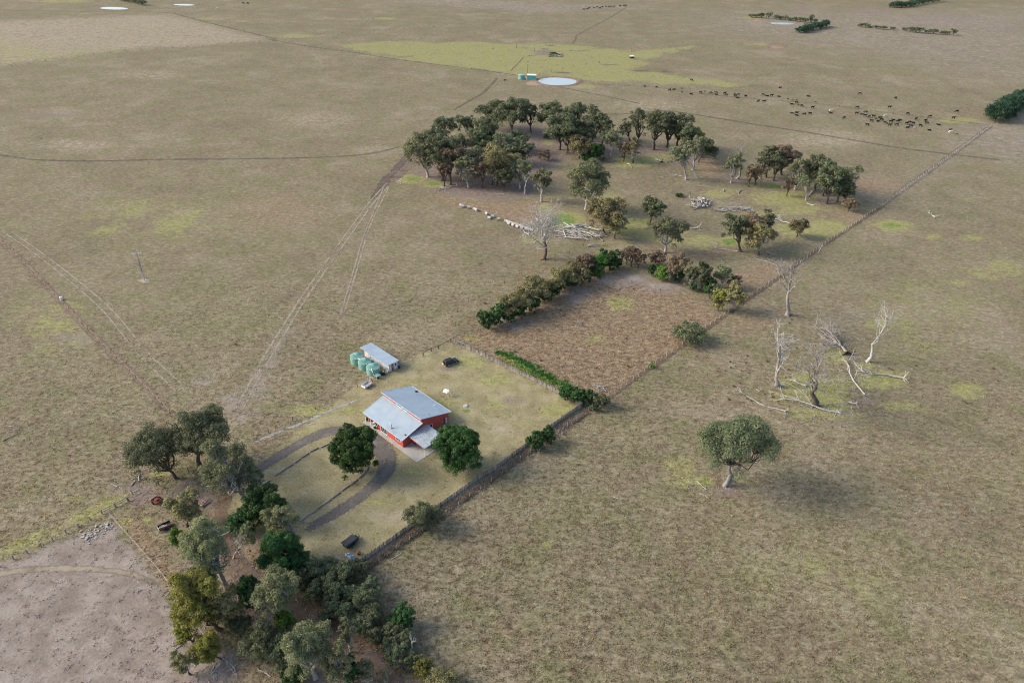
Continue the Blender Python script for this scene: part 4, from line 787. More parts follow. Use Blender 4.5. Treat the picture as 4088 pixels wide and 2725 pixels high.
# clothes line, septic lid, power pole, pump hut by the dam
t = thing('clothes_line', 'rotary clothes line with white washing on the back lawn', 'clothes line', tuple(g(1794, 1583)), .3)
MB().tube([(0, 0, 0), (0, 0, 2.1)], .06, 8).build('mast', surf('green_mast', (.1, .16, .12), (.13, .2, .15)), t); ar = MB()
for i in range(4): a = i * math.pi / 2; ar.tube([(0, 0, 1.95), (1.7 * math.cos(a), 1.7 * math.sin(a), 2.15)], .03, 5)
ar.build('arms', M['silver'], t); ln = MB()
for q in (.45, .7, 1):
    P = [(1.7 * q * math.cos(i * math.pi / 2), 1.7 * q * math.sin(i * math.pi / 2), 1.95 + .2 * q) for i in range(5)]; ln.tube(P, .012, 4, False)
ln.build('lines', M['wire'], t)
for i, (x, y, a) in enumerate(((-.75, .75, -.5), (-.5, .45, -.55), (-1.0, .25, -.4))):
    c = MB(); V = []; n = 7
    for u in range(n):
        for v in (0, .45, 1): V.append(((u / (n - 1) - .5) * 1.4, .12 * math.sin(u * 1.9) * v + (.12 if v < 1 else 0), -v * (.75 + .05 * (u % 2))))
    cl = np_mesh('sheet', V, [(u * 3 + w_, u * 3 + w_ + 1, u * 3 + w_ + 4, u * 3 + w_ + 3) for u in range(n - 1) for w_ in (0, 1)], M['cloth'])
    o = link('sheet', cl, None, loc=Vector(t.location) + Vector((x, y, 2.08)), rot=(-.85, 0, a)); tag(o, ['white sheet on the outer wire of the clothes line', 'white sheet on the inner wire of the clothes line', 'white towel hanging at the left of the clothes line'][i], 'washing', 'washing on the clothes line')
t = thing('septic_lid', 'pale round concrete lid in a bright green patch of lawn', 'lid', tuple(g(1860, 1620))); MB().lathe([(.75, 0), (.72, .18), (.5, .28), (.1, .32)], 14).build('lid', M['conc'], t); MB().lathe([(.12, .31), (.12, .4)], 8, (.2, .1, 0)).build('knob', M['white'], t)
t = thing('power_pole', 'tall power pole with a crossarm standing alone in the left paddock', 'power pole', tuple(g(577, 1120)), .15)
MB().tube([(0, 0, 3.4), (0, 0, 10.9)], [.15, .11], 8).build('pole', M['barkP'], t); MB().tube([(0, 0, 0), (0, 0, 3.6)], .2, 8).build('butt', M['silver'], t)
for s in (-1, 1): MB().box(s * .23 - .04, s * .23 + .04, -.1, .1, 3.2, 8.4).build('stiffener', M['silver'], t)
MB().box(-1.7, 1.7, -.08, .08, 10.5, 10.68).build('crossarm', M['pipe'], t)
for x in (-1.55, -.7, .7, 1.55): MB().lathe([(.04, 0), (.09, .1), (.06, .2), (.1, .3), (.03, .42)], 8, (x, 0, 10.69)).build('insulator', M['silver'], t)
for s in (-1, 1): MB().tube([(s * 1.1, 0, 10.5), (0, 0, 9.6)], .03, 5).build('brace', M['silver'], t)
t = thing('pump_hut', 'small teal pump hut with a white roof beside the dam', 'hut', tuple(g(2122, 318)), -.06)
MB().box(-3.2, 3.2, -1.6, 1.6, 0, 3.2).build('wall', M['teal'], t); MB().hexa([(-3.4, -1.8, 3.2), (3.4, -1.8, 3.2), (3.4, 1.8, 3.45), (-3.4, 1.8, 3.45), (-3.4, -1.8, 3.32), (3.4, -1.8, 3.32), (3.4, 1.8, 3.6), (-3.4, 1.8, 3.6)]).build('roof', M['white'], t); MB().box(-.6, .6, -1.66, -1.602, 0, 2.2).build('door', M['tank'], t)
t = thing('water_tank', 'small pale green tank standing left of the teal pump hut', 'water tank', tuple(g(2082, 316)), 0); MB().lathe([(2.35, 0), (2.35, 3.0), (2.3, 3.02)], 24).build('wall', M['tank'], t); MB().lathe([(2.4, 3.0), (2.4, 3.08), (.3, 3.5)], 24).build('lid', M['tankroof'], t)
t = thing('box', 'small white box between the green tank and the pump hut', 'box', tuple(g(2105, 318)), 0); MB().box(-.8, .8, -.6, .6, 0, 1.5).build('body', M['white'], t); MB().box(-.85, .85, -.65, .65, 1.5, 1.6).build('lid', M['pipe'], t)
t = thing('power_pole', 'thin power pole behind the teal pump hut by the dam', 'power pole', tuple(g(2106, 296)), 0); MB().tube([(0, 0, 0), (0, 0, 9.5)], [.16, .1], 6).build('pole', M['dpost'], t); MB().box(-.9, .9, -.06, .06, 8.9, 9.05).build('crossarm', M['dpost'], t); MB().lathe([(.3, 7.2), (.35, 7.4), (.3, 8.1)], 8, (.3, 0, 0)).build('transformer', M['silver'], t)
t = thing('trough_hut', 'tiny pale hut alone at the right of the green field', 'hut', tuple(g(2522, 233)), .2); MB().box(-1.6, 1.6, -1.2, 1.2, 0, 1.6).build('wall', M['dsteel'], t); MB().hexa([(-1.8, -1.4, 1.6), (1.8, -1.4, 1.6), (1.8, 1.4, 1.9), (-1.8, 1.4, 1.9), (-1.8, -1.4, 1.7), (1.8, -1.4, 1.7), (1.8, 1.4, 2.0), (-1.8, 1.4, 2.0)]).build('roof', M['white'], t)
t = thing('water_trough', 'pale white trough marker on the left field fence', 'trough', tuple(g(246, 1196)), .6); MB().lathe([(.4, 0), (.45, .2), (.45, 1.1), (.1, 1.2)], 12).build('drum', M['white'], t); MB().tube([(.8, .3, 0), (.8, .3, 1.3)], .05, 6).build('post', M['wood'], t)
t = thing('sawn_timber', 'small stack of pale sawn boards on bare ground under the gum', 'timber', tuple(g(772, 1975)), zrot((758, 1968), (785, 1955)))
for i in range(7): MB().obox((i * .33 - 1, random.Random(i).uniform(-.2, .2), .08 + .03 * (i % 2)), (.15, 1, 0), 1.25, .11, .05).build('board', M['wpost'], t)
for i, (p, q, m) in enumerate((((788, 2009), (808, 2020), 'bone'), ((806, 2022), (828, 2010), 'bone'), ((800, 2030), (836, 1995), 'wood'))):
    a, b = Vector(g(*p)), Vector(g(*q)); a.z = b.z = .18 + .2 * (i == 2); o = MB().tube([a, (a + b) / 2, b], [.2, .18, .15], 8).build('fire_log', M[m]); tag(o, ['pale log at the left of the small camp fire heap', 'pale log at the right of the small camp fire heap', 'long grey log lying across the camp fire heap'][i], 'log', 'logs at the camp fire heap')
t = thing('orange_tub', 'crumpled orange tub lying among the camp fire logs', 'tub', tuple(g(812, 2006))); MB().lathe([(.25, 0), (.35, .3), (.3, .34), (.2, .08)], 9).build('tub', M['orange'], t); MB().tube([(-.3, 0, .3), (0, .1, .5), (.3, 0, .3)], .03, 5).build('handle', M['white'], t)
t = thing('sign', 'small red sign fixed to a trunk among the front trees', 'sign', tuple(g(899, 2372, 3.2)), .5); MB().box(-.35, .35, -.02, .02, -.7, .7).build('board', M['orange'], t); MB().box(-.03, .03, .021, .08, -.9, .8).build('batten', M['wood2'], t)

# ------------------------------------------------------------------ fences
def lerp3(a, b, t): return Vector(a) + (Vector(b) - Vector(a)) * t
def sample(pts, step):
    P = [Vector(g(*p)) for p in pts]; out = []; acc = 0.0
    for a, b in zip(P, P[1:]):
        Ln = (b - a).length; s = acc
        while s < Ln: out.append((a + (b - a) * (s / Ln), math.atan2(b.y - a.y, b.x - a.x))); s += step
        acc = s - Ln
    return out
PAL = [MB().hexa([(-.085, -.012, 0), (.085, -.012, 0), (.085, .012, 0), (-.085, .012, 0), (-.08, -.012, h - d), (.08, -.012, h + d), (.08, .012, h + d), (-.08, .012, h - d)]).mesh('paling', m) for h, d, m in ((1.5, .03, M['wood']), (1.42, -.05, M['wood']), (1.58, .0, M['wood2']), (1.5, .05, surf('silver_paling', (.30, .285, .27), (.38, .36, .34), 5, .9, bump=.3)))]
def paling_fence(label, pts, step, seed, limit=300, skip=None):
    t = thing('paling_fence', label, 'fence', tuple(g(*pts[0]))); o = t.location.copy(); r = random.Random(seed); S = sample(pts, step); st = MB(); n = 0
    for p, a in S:
        if skip and skip(p): continue
        v = r.choice((0, 0, 1, 1, 2, 3)); tilt = r.gauss(0, .045); sc = r.uniform(.9, 1.1)
        if n < limit: link('paling', PAL[v], t, loc=p - o, rot=(r.gauss(0, .04), tilt, a), scale=(1, 1, sc)); n += 1
        else: d = Vector((math.cos(a), math.sin(a), 0)) * .085; q = p - o; hh = Vector((tilt, 0, 1.5 * sc)); nn = Vector((-d.y, d.x, 0)) * .14; st.hexa([q - d - nn, q + d - nn, q + d + nn, q - d + nn, q - d - nn + hh, q + d - nn + hh, q + d + nn + hh, q - d + nn + hh])
    if st.v: tag(st.build('palings', M['wood'], t), kind='stuff')
    pm = MB().box(-.07, .07, .03, .17, 0, 1.45).mesh('post', M['wood2'])
    for p, a in sample(pts, 2.6): link('post', pm, t, loc=p - o, rot=(0, 0, a))
    for z in (.4, 1.15):
        rl_ = MB(); P = [Vector(g(*p)) - o for p in pts]
        for a, b in zip(P, P[1:]):
            d = (b - a).normalized(); off = Vector((-d.y, d.x, 0)) * .055; rl_.obox((a + b) / 2 + off + Vector((0, 0, z)), b - a, (b - a).length / 2, .025, .045)
        rl_.build('rail', M['wood2'], t)
    return t
gx0, gx1 = Vector(g(1825, 1376)), Vector(g(1859, 1389))
paling_fence('grey paling fence along the far side of the yard behind the four wheel drive', [(1807, 1367), (1859, 1389), (1960, 1437), (2070, 1491), (2200, 1556), (2290, 1601), (2326, 1622)], .185, 1, skip=lambda p: gx0.x < p.x < gx1.x)
paling_fence('grey paling fence along the right side of the yard to the front scrub', [(1385, 2284), (1481, 2222), (1560, 2164), (1624, 2118), (1742, 2034), (1830, 1974), (1906, 1918), (1967, 1884), (2105, 1780), (2204, 1706), (2290, 1646), (2326, 1622)], .185, 2)
def wire_fence(label, pts, step, post, h=1.25, wires=(.4, .75, 1.1), r0=.07, seed=0, tilt=.06, name='wire_fence'):
    t = thing(name, label, 'fence', tuple(g(*pts[0]))); o = t.location.copy(); r = random.Random(seed); S = sample(pts, step)
    pms = [MB().tube([(0, 0, 0), (.02, 0, h * .5), (0, .02, h)], [r0 * 1.1, r0, r0 * .9], 6).mesh('post', M[post]) for _ in range(1)]
    for p, a in S: link('post', pms[0], t, loc=p - o, rot=(r.gauss(0, tilt), r.gauss(0, tilt), r.uniform(0, 6)), scale=(1, 1, r.uniform(.85, 1.1)))
    wr_ = MB()
    for z in wires: wr_.tube([p - o + Vector((0, 0, z)) for p, a in S], .008, 3, False)
    wr_.build('wires', M['wire'], t); return t
wire_fence('long wire fence with pale split posts along the right boundary', [(3532, 814), (3477, 850), (3300, 970), (3197, 1046), (3080, 1126), (2820, 1308), (2739, 1369), (2579, 1478), (2446, 1573), (2330, 1652)], 2.9, 'wpost', 1.35, r0=.085, seed=1)
wire_fence('wire fence with pale posts beyond the paling fence on the right', [(2300, 1678), (2266, 1701), (2094, 1823), (2059, 1846), (1979, 1911), (1868, 1990), (1816, 2030), (1700, 2110), (1560, 2210)], 3.6, 'wpost', 1.3, r0=.075, seed=2)
wire_fence('thin wire fence with dark posts along the left side of the back paddock', [(1812, 1362), (1829, 1222), (1885, 1192), (1942, 1166), (2052, 1112), (2197, 1050), (2287, 1004), (2480, 905), (2640, 830), (2800, 755), (2960, 675)], 9.0, 'dpost', 1.4, r0=.08, seed=3)
wire_fence('wire fence with dark posts along the left side of the lawn', [(515, 2000), (700, 1905), (900, 1805), (1070, 1728), (1162, 1684), (1330, 1597), (1450, 1533)], 7.0, 'dpost', 1.3, r0=.09, seed=4)
wire_fence('fence with leaning brown posts across the left paddock', [(0, 953), (110, 1063), (245, 1206), (400, 1366), (525, 1487), (650, 1618), (690, 1660)], 4.5, 'dpost', 1.1, r0=.075, seed=5, tilt=.12)
wire_fence('wire fence beside the pine belt beyond the far corner', [(3540, 806), (3620, 748), (3700, 690), (3830, 596), (3962, 500)], 4.0, 'wpost', 1.3, r0=.1, seed=6)
wire_fence('pale wire fence running down from the corner to the front trees', [(437, 2054), (500, 2125), (572, 2205), (640, 2282), (700, 2365), (750, 2438), (800, 2520), (900, 2640), (960, 2725)], 3.5, 'wpost', .9, wires=(.2, .4, .6, .8), r0=.05, seed=7, tilt=.15)
wire_fence('far paddock fence along the edge of the pale left field', [(-100, 283), (0, 270), (350, 222), (560, 200), (800, 185), (1095, 164)], 12, 'dpost', 1.4, r0=.12, seed=8)
wire_fence('far fence running from the stockyard gate past the dam', [(1100, 166), (1230, 187), (1400, 210), (1570, 237), (1800, 267), (1900, 278), (2060, 301), (2150, 305)], 12, 'dpost', 1.4, r0=.12, seed=9)
wire_fence('far fence running up and left from the stockyard gate', [(1095, 160), (1000, 132), (900, 108), (760, 72), (690, 53)], 14, 'dpost', 1.4, r0=.12, seed=10)
wire_fence('far fence running right from the stockyard gate', [(1105, 162), (1200, 152), (1400, 133), (1567, 120), (1900, 92), (2130, 62)], 16, 'dpost', 1.4, r0=.12, seed=11)
wire_fence('fence below the dam along which black cattle are strung', [(2330, 333), (2500, 344), (2620, 352), (2850, 382), (3080, 402), (3300, 420), (3500, 447), (3750, 477), (3950, 502)], 11, 'dpost', 1.3, r0=.1, seed=12)
wire_fence('row of posts through the green grass behind the dam', [(2155, 300), (2210, 287), (2272, 270), (2320, 262), (2440, 246)], 14, 'dpost', 1.6, r0=.14, seed=13)
# timber rail fence in the bottom left corner
t = thing('rail_fence', 'old timber rail fence along the bottom left field edge', 'fence', tuple(g(0, 2262))); o = t.location.copy()
pts = [(0, 2262), (55, 2232), (110, 2208), (165, 2182), (212, 2157), (265, 2128), (315, 2103), (362, 2076), (408, 2050), (462, 2022), (510, 1998)]
P = [Vector(g(*p)) - o for p in pts]; pm = MB().box(-.1, .1, -.1, .1, 0, 1.2).mesh('post', M['wood'])
for p in P: link('post', pm, t, loc=p)
for i in range(8, 10):
    for z in (.5, 1.05): MB().obox((P[i] + P[i + 1]) / 2 + Vector((0, 0, z)), P[i + 1] - P[i], (P[i + 1] - P[i]).length / 2, .06, .06).build('rail', M['wood'], t)
MB().tube([p + Vector((0, 0, .9)) for p in P], .012, 3, False).build('wire', M['wire'], t)
t = thing('rail_barrier', 'short dark timber rail between shed and yard behind the house', 'fence', tuple(g(1690, 1420))); o = t.location.copy()
P = [Vector(g(*p)) - o for p in ((1690, 1421), (1722, 1402), (1750, 1393), (1800, 1366))]
for p in P: MB().box(p.x - .1, p.x + .1, p.y - .1, p.y + .1, 0, 1.3).build('post', M['dpost'], t)
for z in (1.15,): MB().obox((P[0] + P[1]) / 2 + Vector((0, 0, z)), P[1] - P[0], (P[1] - P[0]).length / 2, .05, .06).build('rail', M['dpost'], t); MB().obox((P[1] + P[2]) / 2 + Vector((0, 0, z)), P[2] - P[1], (P[2] - P[1]).length / 2, .05, .06).build('rail', M['dpost'], t); MB().obox((P[2] + P[3]) / 2 + Vector((0, 0, z)), P[3] - P[2], (P[3] - P[2]).length / 2, .05, .06).build('rail', M['dpost'], t)
# sleepers round the drive
def sleeper(p, q, lab, i):
    a, b = Vector(g(*p)), Vector(g(*q)); d = b - a; t = MB(); r = random.Random(i); w = r.uniform(.15, .21); Ln = d.length / 2 - .05
    t.hexa([(-Ln, -w, 0), (Ln, -w * .9, 0), (Ln, w, 0), (-Ln, w, 0), (-Ln, -w * .85, .3), (Ln, -w * .8, .33), (Ln, w * .85, .31), (-Ln, w * .9, .28)])
    o = t.build('log_sleeper', M['wood' if i % 3 else 'bone2'], None, bevel=.025, loc=(a + b) / 2, rot=(0, 0, math.atan2(d.y, d.x))); tag(o, lab, 'sleeper', 'split log edging of the driveway')
lz = lambda x, y: (980 + x / 3.408, 1650 + y / 3.408)
A_ = [((735, 1468), (848, 1388)), ((850, 1390), (972, 1318)), ((966, 1300), (1036, 1252)), ((1040, 1252), (1164, 1170)), ((1168, 1162), (1292, 1070)), ((1302, 1056), (1416, 974)), ((1420, 972), (1526, 892)), ((1536, 882), (1626, 806)), ((1634, 796), (1668, 712)), ((1664, 705), (1656, 645))]
B_ = [((228, 975), (338, 906)), ((390, 850), (440, 820)), ((444, 820), (540, 756)), ((546, 752), (648, 688)), ((656, 678), (750, 614)), ((756, 604), (866, 538)), ((874, 526), (990, 466)), ((1020, 462), (1138, 414)), ((1142, 406), (1255, 408))]
ORD = ['first', 'second', 'third', 'fourth', 'fifth', 'sixth', 'seventh', 'eighth', 'ninth', 'tenth', 'eleventh', 'twelfth', 'thirteenth', 'fourteenth', 'fifteenth']
for i, (p, q) in enumerate(A_): sleeper(lz(*p), lz(*q), 'split log in the near edging of the drive, %s from the front trees' % ORD[i], i)
for i, (p, q) in enumerate(B_): sleeper(lz(*p), lz(*q), 'weathered log in the far edging of the drive, %s from the left' % ORD[i], i + 20)

# ------------------------------------------------------------------ trees
def tubes(paths, n=5):
    "many tapered limbs at once: list of (points, radii) -> V, Q"
    V = []; Q = []; o = 0
    ca = np.cos(np.arange(n) * 2 * np.pi / n); sa = np.sin(np.arange(n) * 2 * np.pi / n)
    for P, rd in paths:
        P = np.asarray(P, float); rd = np.asarray(rd, float); m = len(P)
        t = np.gradient(P, axis=0); t /= np.linalg.norm(t, axis=1)[:, None] + 1e-9
        ref = np.array([0, 0, 1.0]) if abs(t[0, 2]) < .8 else np.array([1.0, 0, 0])
        a = np.cross(t, ref); a /= np.linalg.norm(a, axis=1)[:, None] + 1e-9; b = np.cross(a, t)
        V.append((P[:, None] + (a[:, None] * ca[None, :, None] + b[:, None] * sa[None, :, None]) * rd[:, None, None]).reshape(-1, 3))
        i = np.arange(m - 1)[:, None] * n; j = np.arange(n)[None, :]; k2 = (j + 1) % n
        Q.append((np.stack([i + j, i + k2, i + n + k2, i + n + j], -1).reshape(-1, 4)) + o); o += m * n
    return np.concatenate(V), np.concatenate(Q)
def bend(rs, a, b, m, amp, sag=0.0):
    a = np.asarray(a, float); b = np.asarray(b, float); t = np.linspace(0, 1, m)[:, None]; Ln = np.linalg.norm(b - a)
    P = a + (b - a) * t; w = np.cumsum(rs.normal(0, 1, (m, 3)), 0); w -= w[0] + (w[-1] - w[0]) * t
    P = P + w * amp * Ln / m; P[:, 2] += sag * Ln * (t[:, 0] * (1 - t[:, 0])) * 4 * .25
    return P
def leaves(rs, C, Rc, N, ln, flat=.6, up=.35, inner=.45, droop=0.0, wid=.42):
    "N leaf sprays over clumps C of radius Rc"
    pk = rs.choice(len(C), N, p=(Rc ** 2) / (Rc ** 2).sum()); d = rs.normal(0, 1, (N, 3)); d[:, 2] += up; d /= np.linalg.norm(d, axis=1)[:, None]
    rr_ = (inner + (1 - inner) * rs.random(N) ** .6) * Rc[pk]
    P = C[pk] + d * rr_[:, None] * np.array([1, 1, flat]); nrm = d + rs.normal(0, .5, (N, 3)); nrm /= np.linalg.norm(nrm, axis=1)[:, None]
    t = np.cross(nrm, rs.normal(0, 1, (N, 3))); t /= np.linalg.norm(t, axis=1)[:, None] + 1e-9; t[:, 2] -= droop; t /= np.linalg.norm(t, axis=1)[:, None]
    s = np.cross(nrm, t); L_ = (ln * rs.uniform(.65, 1.3, N))[:, None]
    V = np.stack([P - t * L_ * .5, P - s * L_ * wid * .5 + t * L_ * .05, P + t * L_ * .5, P + s * L_ * wid * .5 + t * L_ * .05], 1).reshape(-1, 3)
    ct = rs.random(len(C)); tint = np.clip(ct[pk] * .55 + rs.random(N) * .6 - .08, 0, 1)
    return V, np.arange(4 * N).reshape(-1, 4), np.repeat(tint, 4)

# kind: leaf, bark, branch bark, trunk share, lobes, clump size share, flat, leaf up, sparse, droop
KIND = {
 'gum': ('gum', 'barkP', 'barkP', .24, 9, .27, .62, .5, 1.1, .3), 'gumd': ('gumd', 'barkD', 'barkD', .23, 10, .27, .62, .5, 1.2, .3),
 'gump': ('gump', 'barkP', 'barkP', .24, 9, .24, .66, .45, 1.0, .4), 'olive': ('olive', 'barkD', 'barkP', .16, 8, .28, .62, .5, 1.1, .3),
 'brown': ('brown', 'barkD', 'barkD', .22, 7, .27, .62, .4, .9, .4), 'sparse': ('gum', 'barkP', 'barkP', .34, 6, .25, .6, .5, .7, .3),
 'green': ('green', 'barkD', 'barkD', .02, 22, .165, .85, .3, 1.9, 0), 'dark': ('dark', 'barkD', 'barkD', .02, 13, .2, .8, .3, 1.6, 0),
 'pine': ('pine', 'barkD', 'barkD', .02, 11, .28, .85, .4, 1.5, .2), 'yellow': ('yellow', 'barkR', 'barkR', .06, 9, .25, .68, .45, 1.3, .1),
 'lime': ('lime', 'barkD', 'barkD', .02, 7, .32, .85, .3, 1.4, 0), 'scrub': ('scrub', 'barkD', 'barkP', .04, 8, .27, .75, .4, 1.15, .2),
}
RM = dict(gump=1.02, olive=1.32, green=1.15, dark=1.2, sparse=1.15, yellow=1.1, lime=1.15, pine=1.15, scrub=1.15)
NTREE = [0]; LEAVES = [0]
def tree(kind, bx, by, ty, hw_, label, cx=None, name=None, cat='tree', group=None, low=None, side=True, dens_=1.0, bare=0, tk=1.0, bark=None, twin=False):
    "a tree rooted at photo point (bx, by), its crown reaching up to row ty and hw_ pixels to either side of column cx"
    leaf, bk, bb, th, nl, cs, flat, up, spz, drp = KIND[kind]; bk = bark or bk; NTREE[0] += 1; rs = np.random.default_rng(100 + NTREE[0])
    if low is not None: th = low
    p = g(bx, by); s = scl(p); R = hw_ / s * (1.1 if hw_ > 85 else RM.get(kind, 1.25)); lo, hi = .3, 45.0
    for _ in range(30):
        m_ = (lo + hi) / 2
        if pr((p[0], p[1], m_))[1] > ty: lo = m_
        else: hi = m_
    H = max(lo - .12 * R, lo * .8, .5); dx = 0.0
    if cx is not None:
        q = pr((p[0], p[1], H * .65)); dx = (cx - q[0]) / s
    zb = H * th; ch = (H - zb) / 2; cz_ = zb + ch; C0 = np.array([dx, 0, cz_])
    # lobes of the crown, each a set of clumps
    d = rs.normal(0, 1, (nl, 3)); d[:, 2] = rs.uniform(-.85, 1.0, nl) * (1.0 if th < .1 else .95); d /= np.linalg.norm(d, axis=1)[:, None]
    az = np.arange(nl) * 2.399 + rs.uniform(0, 6); hz = np.hypot(d[:, 0], d[:, 1]); d[:, 0] = np.cos(az) * hz; d[:, 1] = np.sin(az) * hz
    lr = rs.uniform(.36, .56, nl); LC = C0 + d * (1 - lr)[:, None] * np.array([R, R, ch]) * rs.uniform(.75, 1.4, nl)[:, None]
    LC = np.concatenate([LC, [C0 + [0, 0, ch * .35]]]); lr = np.append(lr, .48)
    per = 16 if hw_ > 85 else 11 if hw_ > 45 else 8 if hw_ > 24 else 4; CC = []; RC = []; LI = []
    for i, (c, q) in enumerate(zip(LC, lr)):
        e = rs.normal(0, 1, (per, 3)); e[:, 2] = np.abs(e[:, 2]) - .25; e /= np.linalg.norm(e, axis=1)[:, None]
        CC.append(c + e * q * np.array([R, R, ch]) * .72 * rs.uniform(.6, 1.05, (per, 1))); RC.append(rs.uniform(.7, 1.3, per) * cs * R * .72); LI += [i] * per
    CC = np.concatenate(CC); RC = np.concatenate(RC); nb = max(3, int(len(CC) * .14)); q_ = rs.uniform(0, 6.28, nb); CC = np.concatenate([CC, C0 + np.stack([np.cos(q_) * R * .8, np.sin(q_) * R * .8, -ch * rs.uniform(.3, .95, nb)], 1) * rs.uniform(.5, 1, (nb, 1))]); RC = np.concatenate([RC, rs.uniform(.8, 1.2, nb) * cs * R * .75]); LI += [0] * nb
    CC[:, 2] = np.maximum(CC[:, 2], np.minimum(RC * flat * .7, H * .5) + (.0 if th > .1 else 0))
    N = int(np.clip(hw_ ** 2 * 2.0, 700, 22000) * spz * dens_); LEAVES[0] += N
    area = 4 * math.pi * R * R * (.5 + .5 * ch / R); ln = math.sqrt(area / max(N / spz, 1) / .42 * 3)
    lv, lq, lt = leaves(rs, CC, RC, N, min(ln, .95), flat, up + .35, .5, drp)
    t = thing(name or {'scrub': 'shrub', 'lime': 'shrub'}.get(kind, 'tree'), label, cat, tuple(p), 0, group)
    # trunk and limbs
    r0 = max(.08, min(H / 38, R / 12)) * tk
    fk = np.array([dx * .3, 0, max(zb * rs.uniform(.75, 1.0), H * .1)])
    tp = bend(rs, (0, 0, -.1), fk, 5, .25); tv, tq = tubes([(tp, np.linspace(r0 * 1.25, r0 * .8, 5) + np.array([.2, 0, 0, 0, 0]) * r0)], 7)
    link('trunk', np_mesh('trunk', tv, tq, M[bk], smooth=True), t)
    if twin:
        t2 = bend(rs, (r0 * 2.4, .1, -.1), fk + np.array([r0 * 5, 0, H * .1]), 5, .2); v2, q2 = tubes([(t2, np.linspace(r0 * 1.2, r0 * .8, 5))], 7); link('trunk', np_mesh('trunk', v2, q2, M[bk], smooth=True), t)
    bp = []
    for i, c in enumerate(LC):
        e = fk + (c - fk) * .86; P = bend(rs, fk - [0, 0, r0 * .4], e, 6, .5, .22); bp.append((P, np.linspace(r0 * .62, r0 * .22, 6)))
        for j in np.where(np.array(LI) == i)[0]:
            a = P[rs.integers(3, 6)]; bp.append((bend(rs, a, a + (CC[j] - a) * (1.0 + .12 * (rs.random() < .2)), 4, .5, .1), np.linspace(r0 * .2, r0 * .05, 4)))
    for i in range(bare):
        a = rs.uniform(0, 6.28); e = fk + np.array([math.cos(a) * R * rs.uniform(.4, .8), math.sin(a) * R * rs.uniform(.4, .8), (H - fk[2]) * rs.uniform(.3, .85)])
        P = bend(rs, fk, e, 7, .8, .2); bp.append((P, np.linspace(r0 * .42, r0 * .06, 7)))
        for q in range(3): s0 = P[3 + q]; bp.append((bend(rs, s0, s0 + rs.normal(0, 1, 3) * R * .18 + [0, 0, R * .15], 4, .6), np.linspace(r0 * .2, r0 * .04, 4)))
    bv, bq = tubes(bp, 5); link('branches', np_mesh('branches', bv, bq, M[bb], smooth=True), t)
    link('crown', np_mesh('crown', lv, lq, L[leaf], lt), t)
    return t

def grow(rs, p, d, ln, r, lev, out, kink=.35, split=(2, 4), shrink=.66, upw=.12, minr=.02):
    m = 5; P = [np.array(p, float)]; d = np.array(d, float)
    for i in range(m - 1):
        d = d + rs.normal(0, kink * .5, 3) + np.array([0, 0, upw * .4]); d /= np.linalg.norm(d); P.append(P[-1] + d * ln / (m - 1))
    P = np.array(P); out.append((P, np.linspace(r, r * (.5 if lev else .2), m)))
    if lev <= 0: return
    for i in range(rs.integers(split[0], split[1])):
        k_ = rs.integers(2, m); e = d + rs.normal(0, .75, 3) + np.array([0, 0, upw]); e /= np.linalg.norm(e)
        grow(rs, P[k_], e, ln * shrink * rs.uniform(.7, 1.15), max(r * .5, minr), lev - 1, out, kink, split, shrink, upw, minr)
def dead_tree(bx, by, tx, ty, hw_, label, lev=3, limbs=5, mat='bone', tmat=None, seed=0, fork=.35, name='dead_tree', tuftleaf=None, minr=.025, split=(2, 4), group=None, thick=1.0):
    minr = max(minr, .05)
    rs = np.random.default_rng(900 + seed); p = g(bx, by); s = scl(p); R = hw_ / s; lo, hi = .5, 40.0
    for _ in range(30):
        m_ = (lo + hi) / 2
        if pr((p[0], p[1], m_))[1] > ty: lo = m_
        else: hi = m_
    H = lo; q = pr((p[0], p[1], H)); dx = (tx - q[0]) / s
    t = thing(name, label, 'dead tree', tuple(p), 0, group); r0 = max(.13, H / 42) * thick
    fk = np.array([dx * fork * .8, 0, H * fork]); P = bend(rs, (0, 0, -.1), fk, 6, .35)
    v, f = tubes([(P, np.linspace(r0 * 1.2, r0 * .75, 6) + np.array([.5, .1, 0, 0, 0, 0]) * r0)], 8)
    for i in range(5):
        a = i * 1.257 + rs.uniform(-.3, .3); rv_, rf = tubes([([(0, 0, .35 * r0 * 3), (math.cos(a) * r0 * 1.6, math.sin(a) * r0 * 1.6, .15), (math.cos(a) * r0 * 3.4, math.sin(a) * r0 * 3.4, -.05)], [r0 * .5, r0 * .35, r0 * .1])], 5); f = np.concatenate([f, rf + len(v)]); v = np.concatenate([v, rv_])
    link('trunk', np_mesh('trunk', v, f, M[tmat or mat], smooth=True), t)
    tips = []
    for i in range(limbs):
        a = i * 2 * math.pi / limbs + rs.uniform(-.5, .5); u_ = rs.uniform(.35, 1.0)
        e = np.array([dx * (1 - fork * .8) * .7 + math.cos(a) * R * u_, math.sin(a) * R * u_, (H - fk[2]) * rs.uniform(.65, .95)]); ln = np.linalg.norm(e); out = []
        st = P[-1] if i < 3 else P[rs.integers(3, 6)]
        grow(rs, st, e / ln, ln * .52, r0 * .55, lev, out, .32, split, .68, .15, minr); v, f = tubes(out, 4); link('limb', np_mesh('limb', v, f, M[mat], smooth=True), t); tips += [o_[0][-1] for o_ in out]
    if tuftleaf:
        tips = np.array(tips); pk = tips[rs.choice(len(tips), min(len(tips), 40), replace=False)]; pk = pk[pk[:, 2] < H * .72]
        if len(pk) > 2:
            lv, lq, lt = leaves(rs, pk, np.full(len(pk), R * .17), 900, .35, .7, .4, .3); link('leaf_tufts', np_mesh('leaf_tufts', lv, lq, L[tuftleaf], lt), t)
    return t
